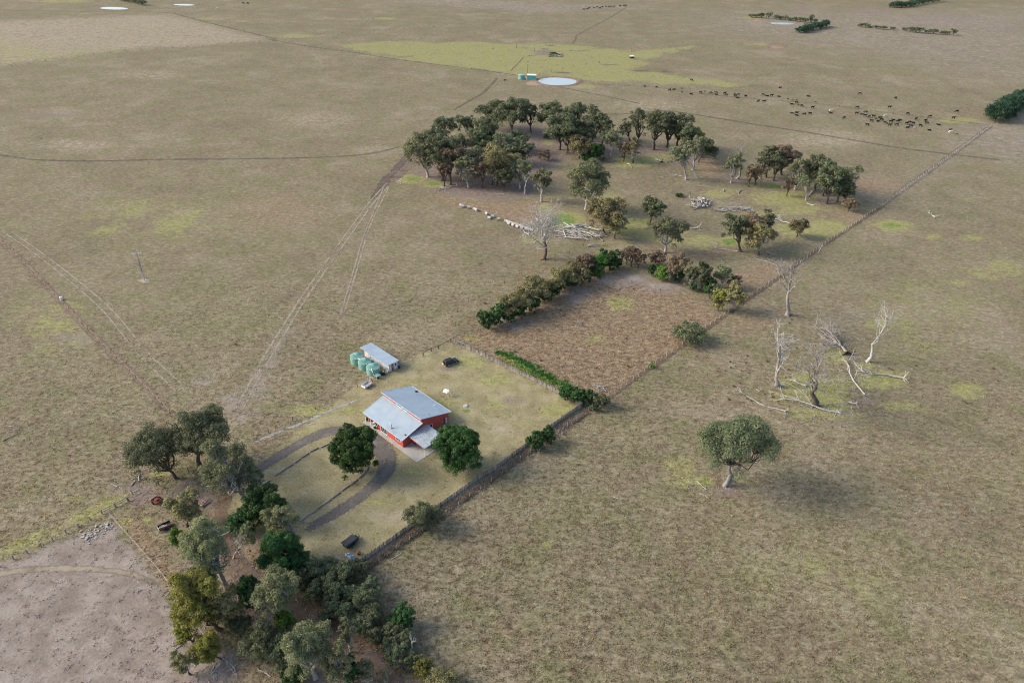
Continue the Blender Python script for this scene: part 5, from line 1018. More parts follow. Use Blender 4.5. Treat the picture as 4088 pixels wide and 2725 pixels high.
def fallen(rx, ry, tx, ty, label, r0=.3, root=True, stubs=4, seed=0, mat='bone', lift=0.15, crown=0, group=None, name='fallen_tree', rmat=None, cat='log', rootr=3.0, cl=.42):
    rs = np.random.default_rng(500 + seed); a = np.array(g(rx, ry)); b = np.array(g(tx, ty)); t = thing(name, label, cat, tuple(a), 0, group); d = b - a; Ln = np.linalg.norm(d); dn = d / Ln
    P = bend(rs, (0, 0, r0 * .9), d + np.array([0, 0, r0 * .3 + lift]), 7, .22); P[:, 2] = np.maximum(P[:, 2], r0 * .35)
    r0 *= .72; v, f = tubes([(P, np.linspace(r0, r0 * (.32 if Ln > 4 else .8), 7))], 8); link('trunk', np_mesh('trunk', v, f, M[mat], smooth=True), t)
    if root:
        out = []; sd_ = np.array([-dn[1], dn[0], 0])
        for i in range(9):
            q = i * 2 * math.pi / 9 + rs.uniform(-.3, .3); e = sd_ * math.cos(q) + np.array([0, 0, math.sin(q)]) - dn * rs.uniform(.1, .7); L2 = r0 * 1.5 * rootr * rs.uniform(.6, 1.6)
            Q = bend(rs, (0, 0, r0 * 1.0), np.array([0, 0, r0]) + e * L2, 4, .5); Q[:, 2] = np.maximum(Q[:, 2], .03); out.append((Q, np.linspace(r0 * .5, r0 * .1, 4)))
        v, f = tubes(out, 5); link('root_plate', np_mesh('root_plate', v, f, M[rmat or mat], smooth=True), t)
    for i in range(stubs):
        u_ = rs.uniform(.35, .98); p0 = P[min(6, int(u_ * 6))]; out = []; q = rs.uniform(0, 6.28)
        e = dn * rs.uniform(.4, 1.2) + np.array([-dn[1], dn[0], 0]) * rs.choice((-1, 1)) * rs.uniform(.3, 1) + np.array([0, 0, rs.uniform(-.05, .5)]); e /= np.linalg.norm(e)
        grow(rs, p0, e, Ln * rs.uniform(.16, .36), r0 * .42, 2, out, .4, (1, 3), .7, -.02, .03)
        for o_ in out: o_[0][:, 2] = np.maximum(o_[0][:, 2], .04)
        v, f = tubes(out, 4); link('branch', np_mesh('branch', v, f, M[mat], smooth=True), t)
    for i in range(crown):
        e = dn + rs.normal(0, .55, 3); e[2] = abs(e[2]) * .9; e /= np.linalg.norm(e); out = []; grow(rs, P[rs.integers(3, 7)], e, Ln * cl * rs.uniform(.7, 1.1), r0 * .5, 3, out, .42, (2, 4), .62, .02, .03)
        for o_ in out: o_[0][:, 2] = np.maximum(o_[0][:, 2], .05)
        v, f = tubes(out, 4); link('limb', np_mesh('limb', v, f, M[mat], smooth=True), t)
    return t
T_ = tree
# by the house
T_('green', 1834, 1868, 1700, 96, 'large round bright green tree beside the carport', 1830, low=.04, dens_=1.15)
T_('green', 1420, 1880, 1693, 92, 'lumpy spreading dark green tree inside the driveway loop', 1408, low=.06, dens_=1.1)
T_('dark', 2136, 1792, 1710, 31, 'dark shrub on the paling fence, left one of the pair behind the round tree', name='shrub', cat='shrub')
T_('dark', 2185, 1768, 1702, 30, 'dark shrub on the paling fence, right one of the pair behind the round tree', name='shrub', cat='shrub')
T_('scrub', 2152, 1800, 1760, 17, 'small grey green shrub in front of the dark fence pair', cat='shrub')
T_('scrub', 1690, 2112, 2005, 70, 'broad grey green shrub leaning over the right paling fence', cat='shrub', dens_=1.2)
for x, y, ty, w, lab in ((2265, 1592, 1535, 34, 'left end'), (2310, 1602, 1542, 36, 'middle'), (2350, 1612, 1552, 32, 'right end')): T_('dark', x, y, ty, w, 'low dark juniper behind the back paling fence corner, %s of three' % lab, name='shrub', cat='shrub', low=.02)
T_('scrub', 2398, 1628, 1568, 34, 'grey green bush outside the back corner of the yard', cat='shrub')
T_('scrub', 2366, 1640, 1608, 16, 'small olive bush by the little corner gate', cat='shrub')
T_('scrub', 2745, 1365, 1288, 58, 'wide grey bush on the right boundary fence of the back paddock', cat='shrub')
T_('lime', 2600, 1468, 1446, 10, 'tiny yellow green clump on the right boundary fence', cat='shrub')
# lone gum
T_('gumd', 2893, 1938, 1652, 140, 'big lone spreading gum tree in the open right hand paddock', 2935, low=.42, bare=6, tk=.8, dens_=1.3, bark='wood', twin=True)
# hedge on the left of the back paddock
HL = 'in the left hedge of the back paddock'
for kd, bx, by, ty, w, lab in (('dark', 1945, 1312, 1232, 40, 'dark rounded shrub at the near end, the biggest dark one'), ('dark', 1990, 1290, 1195, 30, 'upright dark shrub second from the near end'), ('olive', 2030, 1272, 1150, 46, 'olive gum nearest the house'), ('olive', 2090, 1248, 1132, 48, 'taller olive gum second from the house'), ('dark', 2120, 1242, 1168, 34, 'dark low shrub under the tall olive gum'), ('olive', 2152, 1205, 1095, 50, 'round olive gum third from the house'), ('dark', 2200, 1186, 1118, 34, 'dark low shrub before the middle gums'), ('olive', 2232, 1166, 1066, 48, 'olive gum at the middle of the row'), ('dark', 2254, 1156, 1098, 26, 'small dark shrub right of the middle'), ('olive', 2292, 1136, 1034, 50, 'bushy olive gum past the middle'), ('dark', 2332, 1122, 1074, 26, 'little dark shrub near the far end'), ('brown', 2338, 1100, 1005, 42, 'brownish feathery tree near the far end'), ('lime', 2390, 1090, 1002, 31, 'bright green conical wattle near the far end'), ('lime', 2392, 1110, 1080, 10, 'tiny bright green conical bush standing forward'), ('dark', 2432, 1074, 985, 40, 'dark spreading tree at the far end'), ('dark', 2470, 1069, 1030, 13, 'small dark conical bush past the far end')):
    T_(kd, bx, by, ty, w, lab + ' ' + HL if len((lab + ' ' + HL).split()) <= 16 else lab + ' of the left hedge', name='shrub' if 'shrub' in lab or 'bush' in lab else 'tree', cat='shrub' if 'shrub' in lab or 'bush' in lab else 'tree', low=.16 if kd in ('olive', 'brown') else None)
for kd, bx, by, ty, w, lab in (('brown', 2483, 1046, 992, 16, 'thin brown sapling, first past the left hedge'), ('brown', 2501, 1056, 978, 20, 'thin brown sapling, second past the left hedge'), ('brown', 2518, 1064, 972, 32, 'wispy brown tree at the back of the paddock, larger of the thin ones'), ('brown', 2547, 1070, 992, 24, 'wispy brown tree at the back of the paddock, rightmost of the thin ones'), ('brown', 2617, 1062, 998, 34, 'brown weeping tree behind the two dark bushes'), ('dark', 2600, 1098, 1045, 19, 'small dark bush left of the bright bush at the paddock back'), ('lime', 2643, 1114, 1056, 34, 'deep green round bush at the back of the paddock'), ('brown', 2695, 1122, 1003, 40, 'tall brown weeping tree in the right back row'), ('dark', 2713, 1128, 1074, 15, 'dark narrow bush under the brown weeping tree'), ('scrub', 2757, 1152, 1056, 30, 'grey green tree right of the brown weeping tree'), ('gumd', 2797, 1160, 1028, 30, 'tall slim dark gum in the right back row'), ('dark', 2827, 1172, 1104, 27, 'dark dense bush right of the slim gum'), ('gum', 2879, 1148, 1054, 34, 'grey gum at the right end of the back row'), ('brown', 2928, 1152, 1098, 28, 'low brown wattle beyond the right back corner'), ('yellow', 2865, 1240, 1144, 30, 'yellow green tree at the right corner of the back paddock'), ('olive', 2922, 1246, 1120, 44, 'tall olive tree at the right corner of the back paddock'), ('dark', 2765, 1162, 1120, 14, 'narrow dark bush at the foot of the grey tree')):
    T_(kd, bx, by, ty, w, lab, name='shrub' if 'bush' in lab else 'tree', cat='shrub' if 'bush' in lab else 'tree')
# the grove
for kd, bx, by, ty, w, cx, lab in (
 ('gum', 1708, 707, 508, 60, 1680, 'broad gum at the left edge of the grove, nearest the muddy crossing'), ('gumd', 1765, 722, 508, 58, 1762, 'tall dark gum with a pale trunk at the left front of the grove'), ('gumd', 1782, 565, 450, 42, 1776, 'round headed gum at the back left of the grove'), ('gumd', 1878, 551, 450, 38, 1860, 'gum with a dark straight trunk at the back left of the grove'), ('brown', 1798, 738, 562, 36, None, 'brownish slender gum at the left front of the grove'), ('brown', 1774, 744, 628, 30, None, 'short brown gum left of the fallen forked log'), ('gum', 1872, 748, 602, 38, 1855, 'grey gum standing right of the fallen forked log'), ('gumd', 1985, 516, 376, 62, None, 'tall dark gum at the back middle of the grove, left of a pair'), ('gumd', 2043, 538, 368, 62, None, 'tall dark gum at the back middle of the grove, right of a pair'), ('gumd', 2121, 528, 402, 35, 2112, 'slim dark gum beside the gap at the back of the grove'), ('lime', 1962, 588, 508, 34, None, 'brighter green tree in the middle of the grove'), ('gumd', 2052, 606, 504, 52, None, 'wide dark gum just left of the bare red ground'), ('olive', 1985, 742, 556, 52, None, 'big olive brown gum at the middle front of the grove'), ('brown', 1925, 752, 632, 34, None, 'thin brown gum among the middle front trunks'), ('olive', 1963, 738, 606, 36, 1982, 'olive gum behind the middle front trunks'), ('gumd', 2011, 764, 658, 30, None, 'low dark gum with a thick trunk at the grove front'), ('gum', 2076, 754, 612, 40, None, 'gum with twin dark trunks at the right front of the grove'), ('gum', 2161, 805, 648, 38, 2166, 'gum rising right behind the large bare dead tree'),
 ('gumd', 2233, 598, 428, 62, 2243, 'large dark gum right of the bare red ground'), ('gumd', 2214, 545, 388, 46, 2193, 'dark gum behind and left of the large dark gum'), ('gumd', 2290, 548, 388, 50, None, 'dark gum behind and right of the large dark gum'), ('gumd', 2362, 566, 412, 42, None, 'tall dark gum third right of the red ground'), ('gumd', 2406, 581, 445, 30, 2414, 'slender dark gum left of the leafless forked snag'), ('olive', 2312, 632, 528, 48, None, 'olive spreading gum before the large dark gums'), ('dark', 2378, 641, 554, 34, None, 'short very dark tree in the right half of the grove'), ('gum', 2438, 628, 500, 38, 2446, 'umbrella shaped gum with a pale trunk in the right half'), ('brown', 2490, 644, 553, 28, None, 'small brownish gum beside the green clearing'), ('olive', 2525, 651, 528, 27, 2532, 'leaning pale trunked gum at the green clearing'), ('gumd', 2516, 562, 468, 23, 2498, 'small leaning dark gum at the back of the right half'), ('gumd', 2553, 582, 408, 32, 2543, 'tall narrow gum left of the twin trunk gum'), ('gumd', 2609, 598, 410, 48, None, 'tall twin trunk gum at the back right of the grove'), ('gumd', 2702, 592, 428, 44, None, 'tall gum at the far right back of the grove'), ('yellow', 2762, 606, 484, 52, None, 'yellow green bushy gum at the right end of the grove'), ('gum', 2765, 678, 518, 36, None, 'gum with a tall pale trunk at the right end of the grove'), ('gumd', 2788, 648, 538, 46, 2822, 'dark gum leaning out at the far right of the grove'), ('sparse', 2738, 718, 562, 46, 2712, 'old thin crowned gum with twisted pale limbs at the grove end'),
 ('gum', 2338, 841, 628, 90, None, 'big pale limbed gum standing in front of the grove'), ('olive', 2408, 928, 772, 64, 2420, 'olive gum right in front of the big log heap'), ('olive', 2453, 952, 848, 46, None, 'smaller olive gum right of the big log heap'), ('gumd', 2594, 888, 772, 40, 2608, 'round dark gum on the left boundary of the far paddock'), ('gum', 2652, 1008, 842, 60, 2664, 'grey green gum with a short pale trunk left of centre'),
 ('gum', 2918, 731, 598, 34, 2930, 'pale trunked gum at the far left corner of the boundary'), ('brown', 3012, 739, 638, 36, None, 'brown gum just inside the far left boundary corner'), ('brown', 2987, 746, 648, 22, None, 'short leaning brown gum inside the far left corner'), ('gumd', 3057, 708, 556, 40, None, 'tall dark gum left in the far boundary row'), ('sparse', 3034, 738, 608, 26, 3042, 'thin pale gum before the far boundary row'), ('brown', 3121, 699, 556, 60, 3128, 'large dark brown gum in the far boundary row'), ('gum', 3174, 758, 608, 36, 3192, 'grey gum right of the large brown gum'), ('brown', 3140, 784, 698, 22, None, 'small brown tree in the far clearing'), ('sparse', 3217, 801, 690, 28, 3212, 'slim pale trunk gum by the far fallen log'), ('gumd', 3253, 761, 598, 48, 3272, 'tall green gum, left of two in the far row'), ('gumd', 3300, 813, 634, 52, 3322, 'tall green gum, right of two in the far row'), ('sparse', 3398, 784, 648, 28, 3408, 'tall bare stemmed gum near the far right corner'), ('gumd', 3368, 811, 704, 36, 3382, 'short dark gum near the far right corner'), ('brown', 3387, 844, 784, 29, None, 'small brown tree nearest the far right corner'),
 ('gumd', 2957, 1004, 834, 42, 2932, 'dark gum on the left of the middle pair in the far paddock'), ('brown', 3000, 986, 832, 48, 3008, 'dark brown gum behind the middle pair in the far paddock'), ('olive', 3028, 1018, 872, 48, 3036, 'olive gum on the right of the middle pair in the far paddock'), ('gumd', 3046, 968, 826, 26, None, 'thin dark gum topping the middle pair from behind'), ('olive', 3180, 946, 860, 31, None, 'small round gum with a stout trunk alone in the far paddock')):
    T_(kd, bx, by, ty, w, lab, cx, bare=5 if 'limb' in lab and 'twist' in lab else 4 if 'pale limbed' in lab else 1 if kd == 'gum' else 0, group=None)
for bx, by, ty, w, lab in ((2180, 555, 530, 11, 'small green bush on the bare red ground of the grove'), (2175, 640, 590, 24, 'brown bush at the right side of the bare red ground'), (2340, 645, 610, 24, 'low dark bush under the olive gum of the grove'), (2710, 785, 768, 14, 'low dark bush on the left boundary line')): T_('dark' if 'brown' not in lab else 'brown', bx, by, ty, w, lab, name='shrub', cat='shrub', low=.02)
# more of the grove, filling it out
for kd, bx, by, ty, w, lab in (('gumd', 1742, 642, 478, 44, 'dark gum behind the broad gum at the left edge of the grove'), ('gum', 1832, 655, 516, 42, 'grey gum in the left middle of the grove, left of the branch heap'), ('gumd', 1908, 645, 498, 44, 'dark gum in the left middle of the grove, right of the branch heap'), ('gumd', 1938, 592, 440, 46, 'dark gum behind the bright green grove tree'), ('gum', 2012, 655, 520, 48, 'grey gum in the very middle of the left grove'), ('gumd', 2088, 662, 556, 40, 'dark gum on the left rim of the bare red ground'), ('brown', 1842, 704, 572, 38, 'brown gum behind the front trunks on the left'), ('olive', 2042, 722, 592, 36, 'olive gum behind the twin dark trunks'), ('gum', 1905, 702, 560, 40, 'grey gum behind the middle front trunks'), ('gumd', 2265, 612, 466, 48, 'dark gum just in front of the large dark one'), ('gumd', 2332, 602, 452, 44, 'dark gum between the large dark gum and the tall third'), ('gumd', 2662, 588, 426, 40, 'dark gum right of the twin trunk gum at the back'), ('gumd', 2735, 622, 478, 38, 'dark gum behind the yellow green bushy one'), ('gumd', 3088, 722, 598, 32, 'small dark gum left of the large brown one'), ('gum', 3218, 748, 612, 34, 'grey gum between the brown and tall green gums'), ('gumd', 3284, 782, 622, 34, 'dark gum between the two tall green gums'), ('gumd', 3342, 806, 654, 32, 'dark gum right of the two tall green gums'), ('dark', 2070, 1262, 1210, 30, 'dark shrub at the foot of the tall olive hedge gum'), ('dark', 2030, 1284, 1232, 26, 'dark shrub at the foot of the nearest olive hedge gum'), ('dark', 2172, 1206, 1150, 28, 'dark shrub below the third olive hedge gum'), ('dark', 2282, 1146, 1098, 26, 'dark shrub below the middle olive hedge gum'), ('dark', 2372, 1104, 1046, 28, 'dark shrub before the bright conical hedge wattle'), ('scrub', 2672, 1126, 1060, 26, 'grey shrub between the deep green bush and weeping tree'), ('scrub', 2850, 1196, 1120, 24, 'grey shrub between the back row and the corner tree')):
    T_(kd, bx, by, ty, w, lab, name='shrub' if 'shrub' in lab[:14] else 'tree', cat='shrub' if 'shrub' in lab[:14] else 'tree')
# front left
for kd, bx, by, ty, w, cx, lab in (
 ('gumd', 795, 1858, 1605, 112, 788, 'huge dark gum behind the left boundary, the taller of two'), ('gumd', 705, 1910, 1715, 104, 612, 'wide dark gum leaning left outside the left boundary'), ('gum', 985, 2014, 1745, 92, 890, 'pale limbed gum leaning over the half hidden car'), ('gum', 1026, 2002, 1830, 30, 1012, 'thin gum rising behind the dark green trees by the drive'), ('olive', 747, 2100, 1952, 56, 740, 'small dark olive tree beside the dark box trailer'), ('lime', 712, 2180, 2112, 27, None, 'round bright green bush near the dark box trailer'), ('dark', 972, 2126, 2028, 50, None, 'dark green tree left of the leafy track'), ('dark', 1062, 2088, 1943, 76, None, 'large dark green tree at the top of the front trees'), ('dark', 1118, 2290, 2108, 92, 1112, 'massive dark green tree right of the leafy track'), ('dark', 1195, 2296, 2190, 56, None, 'dark green tree at the right end of the massive one'), ('gump', 1176, 2206, 2003, 74, 1122, 'silvery gum in front of the massive dark green tree'), ('gump', 930, 2228, 2056, 27, 985, 'slim white trunked gum leaning over the grassy bend'), ('gump', 905, 2342, 2028, 98, 815, 'tall silvery gum with white forked trunks left of the track'), ('gump', 802, 2402, 2228, 62, 800, 'grey green gum under the tall silvery gum'), ('yellow', 878, 2512, 2286, 102, 780, 'large yellow green wattle on the bottom left boundary'), ('yellow', 770, 2560, 2468, 42, 728, 'low yellow green wattle bough at the bare field edge'), ('yellow', 880, 2630, 2535, 62, 815, 'drooping yellow green wattle below the large one'), ('olive', 760, 2690, 2596, 34, 724, 'small detached olive wattle at the bottom left'), ('olive', 932, 2502, 2348, 52, None, 'olive tree between the wattle and the middle gum'), ('dark', 1010, 2424, 2278, 46, None, 'bluish green tree at the bend of the leafy track'), ('gump', 1110, 2480, 2266, 88, 1092, 'tall yellowish gum with bare top twigs at the front centre'), ('scrub', 960, 2520, 2458, 46, None, 'dark grey bush under the olive tree'), ('lime', 1152, 2512, 2434, 40, None, 'bright green bush beside the yellowish gum'), ('scrub', 1060, 2612, 2500, 80, None, 'grey green thicket tree at the front boundary corner'), ('gump', 1260, 2705, 2488, 98, 1222, 'silvery gum at the bottom centre of the front trees'), ('gump', 1345, 2745, 2568, 66, 1340, 'pale silvery gum at the bottom edge beside the track'), ('gump', 1400, 2604, 2452, 42, 1385, 'yellowish silvery gum rising above the front scrub'), ('dark', 1412, 2724, 2608, 36, None, 'dark green tree at the bottom edge by the track'), ('gump', 1470, 2738, 2638, 42, None, 'pale yellow green sapling at the bottom edge on the track'), ('gump', 1540, 2735, 2676, 15, None, 'thin small sapling right of the bottom edge sapling'), ('dark', 1612, 2500, 2412, 48, 1606, 'bright dark green bush at the right edge of the front scrub'), ('yellow', 1692, 2694, 2626, 42, None, 'low yellow green bush at the bottom end of the scrub'), ('olive', 1775, 2750, 2690, 55, None, 'olive bush cut by the bottom edge of the picture'), ('scrub', 1130, 2650, 2560, 60, None, 'grey green tree left of the bottom silvery gum'), ('dark', 1180, 2720, 2660, 44, None, 'dark bush at the bottom edge under the silvery gums')):
    bush = 'bush' in lab; T_(kd, bx, by, ty, w, lab, cx, name='shrub' if bush else 'tree', cat='shrub' if bush else 'tree', bare=4 if 'pale limbed' in lab else 3 if 'bare top' in lab or 'forked' in lab else 3 if kd == 'gump' else 1 if 'huge' in lab else 0, low=.3 if 'forked' in lab else None)
TEA = ['at the top left, beside the red brown gap', 'second along the top edge, nearest the deck chairs', 'against the paling fence end below the deck chairs', 'in the middle of the upper thicket', 'at the top right, outside the paling fence', 'left of centre, above the leafy track', 'at the centre of the upper thicket', 'right of centre, below the fence end', 'lowest on the left, overhanging the leafy track', 'at the right edge, bordering the open paddock', 'below centre, above the yellowish gum', 'small one left of the yellowish gum', 'beside the bright dark green bush, on its left', 'right behind the yellowish gum', 'just below the bright dark green bush', 'in the lower thicket, left of the bleached sapling row', 'at the right edge, above the bleached sapling', 'lower right, left of the bleached sapling', 'directly below the bleached sapling', 'at the lower right end, above the yellow green bush', 'small one under the top right shrub', 'small one on the bend of the leafy track']
for i, (x, y, ty, w) in enumerate(((1215, 2342, 2262, 40), (1262, 2322, 2232, 46), (1312, 2294, 2226, 46), (1372, 2334, 2240, 46), (1432, 2296, 2236, 50), (1300, 2372, 2290, 42), (1344, 2404, 2312, 46), (1410, 2398, 2326, 46), (1258, 2400, 2330, 36), (1462, 2436, 2352, 50), (1392, 2484, 2398, 46), (1340, 2466, 2392, 36), (1506, 2486, 2412, 46), (1450, 2530, 2452, 40), (1562, 2556, 2492, 42), (1506, 2566, 2500, 36), (1618, 2582, 2520, 38), (1560, 2606, 2546, 34), (1592, 2648, 2568, 44), (1645, 2660, 2600, 36), (1490, 2376, 2300, 34), (1300, 2500, 2440, 32))):
    T_('scrub', x, y, ty, w, 'tea tree ' + TEA[i], cat='shrub', group='tea tree thicket on the front boundary', dens_=1.15)
# dead trees
dead_tree(2169, 1035, 2175, 800, 100, 'large bare dead tree with a dense grey crown beside the log heap', lev=4, limbs=9, mat='bone', tmat='barkR', seed=1, fork=.32, split=(3, 5), minr=.03)
dead_tree(3142, 1260, 3150, 1016, 56, 'tall grey dead tree standing on the right boundary fence', lev=4, limbs=6, mat='bone2', seed=2, fork=.5)
dead_tree(3102, 1537, 3118, 1290, 52, 'white barked dead tree at the left of the fallen timber', lev=4, limbs=7, seed=3, fork=.42, tmat='bone2', minr=.04)
dead_tree(3253, 1617, 3262, 1332, 78, 'dark trunked dying tree with sprouting tufts among the fallen timber', lev=4, limbs=8, mat='bone2', tmat='barkD', seed=4, fork=.34, tuftleaf='olive', minr=.04)
dead_tree(3462, 1444, 3580, 1202, 58, 'pale dead tree leaning right beyond the uprooted trunk', lev=3, limbs=5, seed=5, fork=.45, minr=.05, thick=.72)
dead_tree(2095, 774, 2108, 665, 32, 'thin forked dead tree at the right front of the grove', lev=2, limbs=3, seed=6, fork=.4, minr=.05)
dead_tree(2462, 560, 2468, 475, 16, 'leafless forked snag in the right half of the grove', lev=1, limbs=3, seed=7, fork=.6, minr=.06)
dead_tree(2942, 714, 2955, 562, 32, 'twiggy dead topped tree at the far left boundary corner', lev=3, limbs=4, mat='bone2', seed=8, fork=.6, tuftleaf='brown', minr=.05)
dead_tree(1645, 2612, 1645, 2538, 10, 'small bleached dead sapling at the right edge of the scrub', lev=2, limbs=4, seed=9, fork=.6, minr=.03)
dead_tree(2785, 712, 2700, 600, 26, 'pale crooked dead limb tree at the right end of the grove', lev=2, limbs=3, seed=10, fork=.5, minr=.06)
dead_tree(3270, 1005, 3285, 1005 - 28, 12, 'broken grey stump standing in the far paddock', lev=1, limbs=2, seed=11, fork=.8)
# fallen timber
fallen(3378, 1412, 3330, 1368, 'uprooted dead tree with a charred root plate and tangled branches', .62, True, 2, 1, 'bone2', .9, crown=16, rmat='burnt', rootr=3.2, cl=1.25)
fallen(3134, 1643, 2950, 1562, 'long thin fallen trunk nearest the lone gum', .28, True, 3, 2)
fallen(3348, 1649, 3088, 1602, 'long fallen trunk with upturned roots below the dying tree', .34, True, 6, 3)
fallen(3452, 1578, 3357, 1436, 'fallen trunk pointing away from its root plate, right of the dying tree', .34, True, 6, 4)
fallen(3606, 1512, 3414, 1480, 'fallen trunk with a tall root plate at the right end', .42, True, 6, 5, rootr=3.6)
fallen(3213, 1542, 3142, 1516, 'short fallen log with roots left of the dying tree', .38, True, 2, 6)
fallen(3122, 1526, 3210, 1580, 'thin fallen pole between the white dead tree and dying tree', .12, False, 2, 7)
fallen(3416, 1613, 3384, 1606, 'small upturned stump below the fallen trunks', .3, True, 1, 8, name='stump', cat='stump')
fallen(3735, 868, 3705, 850, 'isolated grey stump heap in the far right paddock', .45, True, 3, 9, name='stump', cat='stump')
fallen(3030, 1562, 3016, 1555, 'small grey driftwood scrap left of the white dead tree', .18, True, 2, 10)
fallen(2785, 913, 2652, 902, 'fallen grey trunk with upturned roots left in the far paddock', .5, True, 4, 11, rootr=3.8)
fallen(2612, 922, 2566, 910, 'short pale log on the left boundary of the far paddock', .4, False, 2, 12)
fallen(3172, 905, 3075, 872, 'fallen white branches beside the small round gum', .38, True, 6, 13, crown=1)
fallen(2945, 1005, 2838, 993, 'fallen grey branch left of the middle pair of gums', .3, False, 5, 14)
fallen(2865, 975, 2800, 964, 'thin fallen branch in the green grass of the far paddock', .2, False, 2, 15)
fallen(3060, 1006, 3100, 1020, 'short pale log right of the middle pair of gums', .3, False, 1, 16)
fallen(3010, 1030, 3130, 1065, 'scattered thin branches below the middle pair of gums', .16, False, 7, 17)
fallen(3240, 770, 3222, 790, 'fallen log with two arms in the far clearing', .4, True, 2, 18)
fallen(3220, 815, 3248, 822, 'white log lying in the far clearing', .45, False, 2, 19)
fallen(2945, 770, 2968, 760, 'dark and white upturned stump in the far clearing', .5, True, 1, 20, mat='bone2', name='stump', cat='stump')
fallen(2885, 767, 2888, 755, 'upright grey stump in the far clearing', .4, True, 0, 21, name='stump', cat='stump')
fallen(3020, 705, 3050, 735, 'broken limb leaning beside the far left corner gums', .3, False, 2, 22)
fallen(1822, 745, 1735, 762, 'forked pale log lying at the front of the grove', .4, True, 5, 23)
fallen(1855, 582, 1885, 565, 'heap of grey branches at the back left of the grove', .3, False, 8, 24, crown=2)
fallen(1845, 597, 1880, 578, 'pale log under the heap of branches in the grove', .4, True, 3, 25)
fallen(2640, 648, 2612, 630, 'charred and white upturned stump in the green clearing', .5, True, 2, 26, rmat='burnt', name='stump', cat='stump')
fallen(2504, 655, 2522, 673, 'short white log with a dark end in the green clearing', .35, False, 1, 27)
fallen(2540, 640, 2565, 622, 'curved pale bough on the green clearing', .25, False, 2, 28)
fallen(2480, 638, 2380, 640, 'long thin grey log left of the green clearing', .2, False, 1, 29)
fallen(2722, 704, 2668, 694, 'pale fallen branches left of the old thick trunk', .22, False, 5, 30)
fallen(2738, 712, 2762, 722, 'pale root limb right of the old thick trunk', .22, False, 1, 31)
fallen(2345, 985, 2440, 978, 'grey log lying on the left boundary under the brown trees', .42, False, 1, 32)
fallen(2012, 777, 1965, 774, 'small curved pale branch before the grove', .2, False, 1, 33)
fallen(2190, 625, 2235, 600, 'pale twigs on the red ground of the grove', .15, False, 4, 34)
fallen(2240, 620, 2258, 632, 'small white forked branch right of the red ground', .18, False, 3, 35)
for i, (a, b, c, d, lab) in enumerate(((540, 1830, 470, 1805, 'pale fallen boughs left of the wide dark gum'), (530, 1850, 460, 1838, 'second pale bough left of the wide dark gum'), (555, 1920, 560, 1890, 'crooked grey bough below the wide dark gum'), (525, 1938, 540, 1918, 'small grey fork below the wide dark gum'), (470, 1942, 444, 1934, 'short pale log in the field corner'), (525, 1970, 515, 1958, 'tiny curved pale branch by the left boundary'), (830, 2150, 838, 2130, 'thin white stick beside the small olive tree'), (940, 2680, 880, 2620, 'long bare bough fallen below the wattle'), (905, 2680, 950, 2650, 'crossed bare bough fallen below the wattle'), (845, 2688, 890, 2640, 'thin bare bough left of the crossed boughs'), (765, 2565, 778, 2532, 'grey leaning stake heap under the wattle'), (1080, 2700, 1030, 2665, 'tangle of grey roots at the bottom edge'), (700, 2590, 725, 2575, 'small dry branch on the bare field'), (2470, 1990, 2440, 1982, 'short dry stick left of the lone gum'), (2790, 1970, 2830, 1990, 'dry branch at the foot of the lone gum'), (2820, 1955, 2780, 1920, 'bare limb lying left of the lone gum'), (1560, 2235, 1600, 2210, 'pale plank lying along the outer fence'), (2135, 1815, 2118, 1822, 'white plank beside the fence shrubs'))):
    fallen(a, b, c, d, lab, .12 if i > 4 else .17, False, 2 if i not in (16, 17) else 0, 60 + i, name='fallen_branch' if i < 16 else 'plank', cat='branch' if i < 16 else 'plank')
fallen(20, 1700, 80, 1712, 'dead bough at the left edge of the picture', .14, False, 4, 80, name='fallen_branch', cat='branch')
fallen(10, 1760, 60, 1735, 'second dead bough at the left edge of the picture', .14, False, 4, 81, name='fallen_branch', cat='branch')
def litter(spots, lab, seed):
    rs = np.random.default_rng(seed); out = []
    for cx, cy, rx, ry, n, l0 in spots:
        for i in range(n):
            a = g(cx + rs.normal(0, rx), cy + rs.normal(0, ry)); q = rs.uniform(0, 6.28); Ln = l0 * rs.uniform(.4, 1.3); d = np.array([math.cos(q) * Ln, math.sin(q) * Ln, rs.uniform(-.02, .25) * Ln * .4])
            P = bend(rs, a + [0, 0, .07], a + d + [0, 0, .07], 4, .35); P[:, 2] = np.maximum(P[:, 2], .03); r_ = rs.uniform(.035, .085) * (1 + l0 * .15); out.append((P, np.linspace(r_, r_ * .4, 4)))
            if i % 3 == 0: out.append((bend(rs, P[2], P[2] + rs.normal(0, .35, 3) * Ln + [0, 0, .1], 3, .3), np.linspace(r_ * .6, r_ * .3, 3)))
    for o_ in out: o_[0][:, 2] = np.maximum(o_[0][:, 2], .02)
    v, f = tubes(out, 3); tag(link('twigs', np_mesh('twigs', v, f, M['bone'])), lab, 'twigs', kind='stuff')
litter([(3230, 1560, 90, 55, 130, 1.8), (3300, 1340, 40, 24, 60, 2.2), (3410, 1500, 60, 40, 60, 1.8), (3320, 1640, 70, 22, 40, 1.6), (3060, 1560, 60, 30, 24, 1.2), (3450, 1500, 60, 30, 30, 1.6), (2830, 1930, 60, 26, 22, 1.3), (3280, 1400, 50, 26, 24, 1.5)], 'bleached twigs scattered among the fallen dead trees on the right', 1)
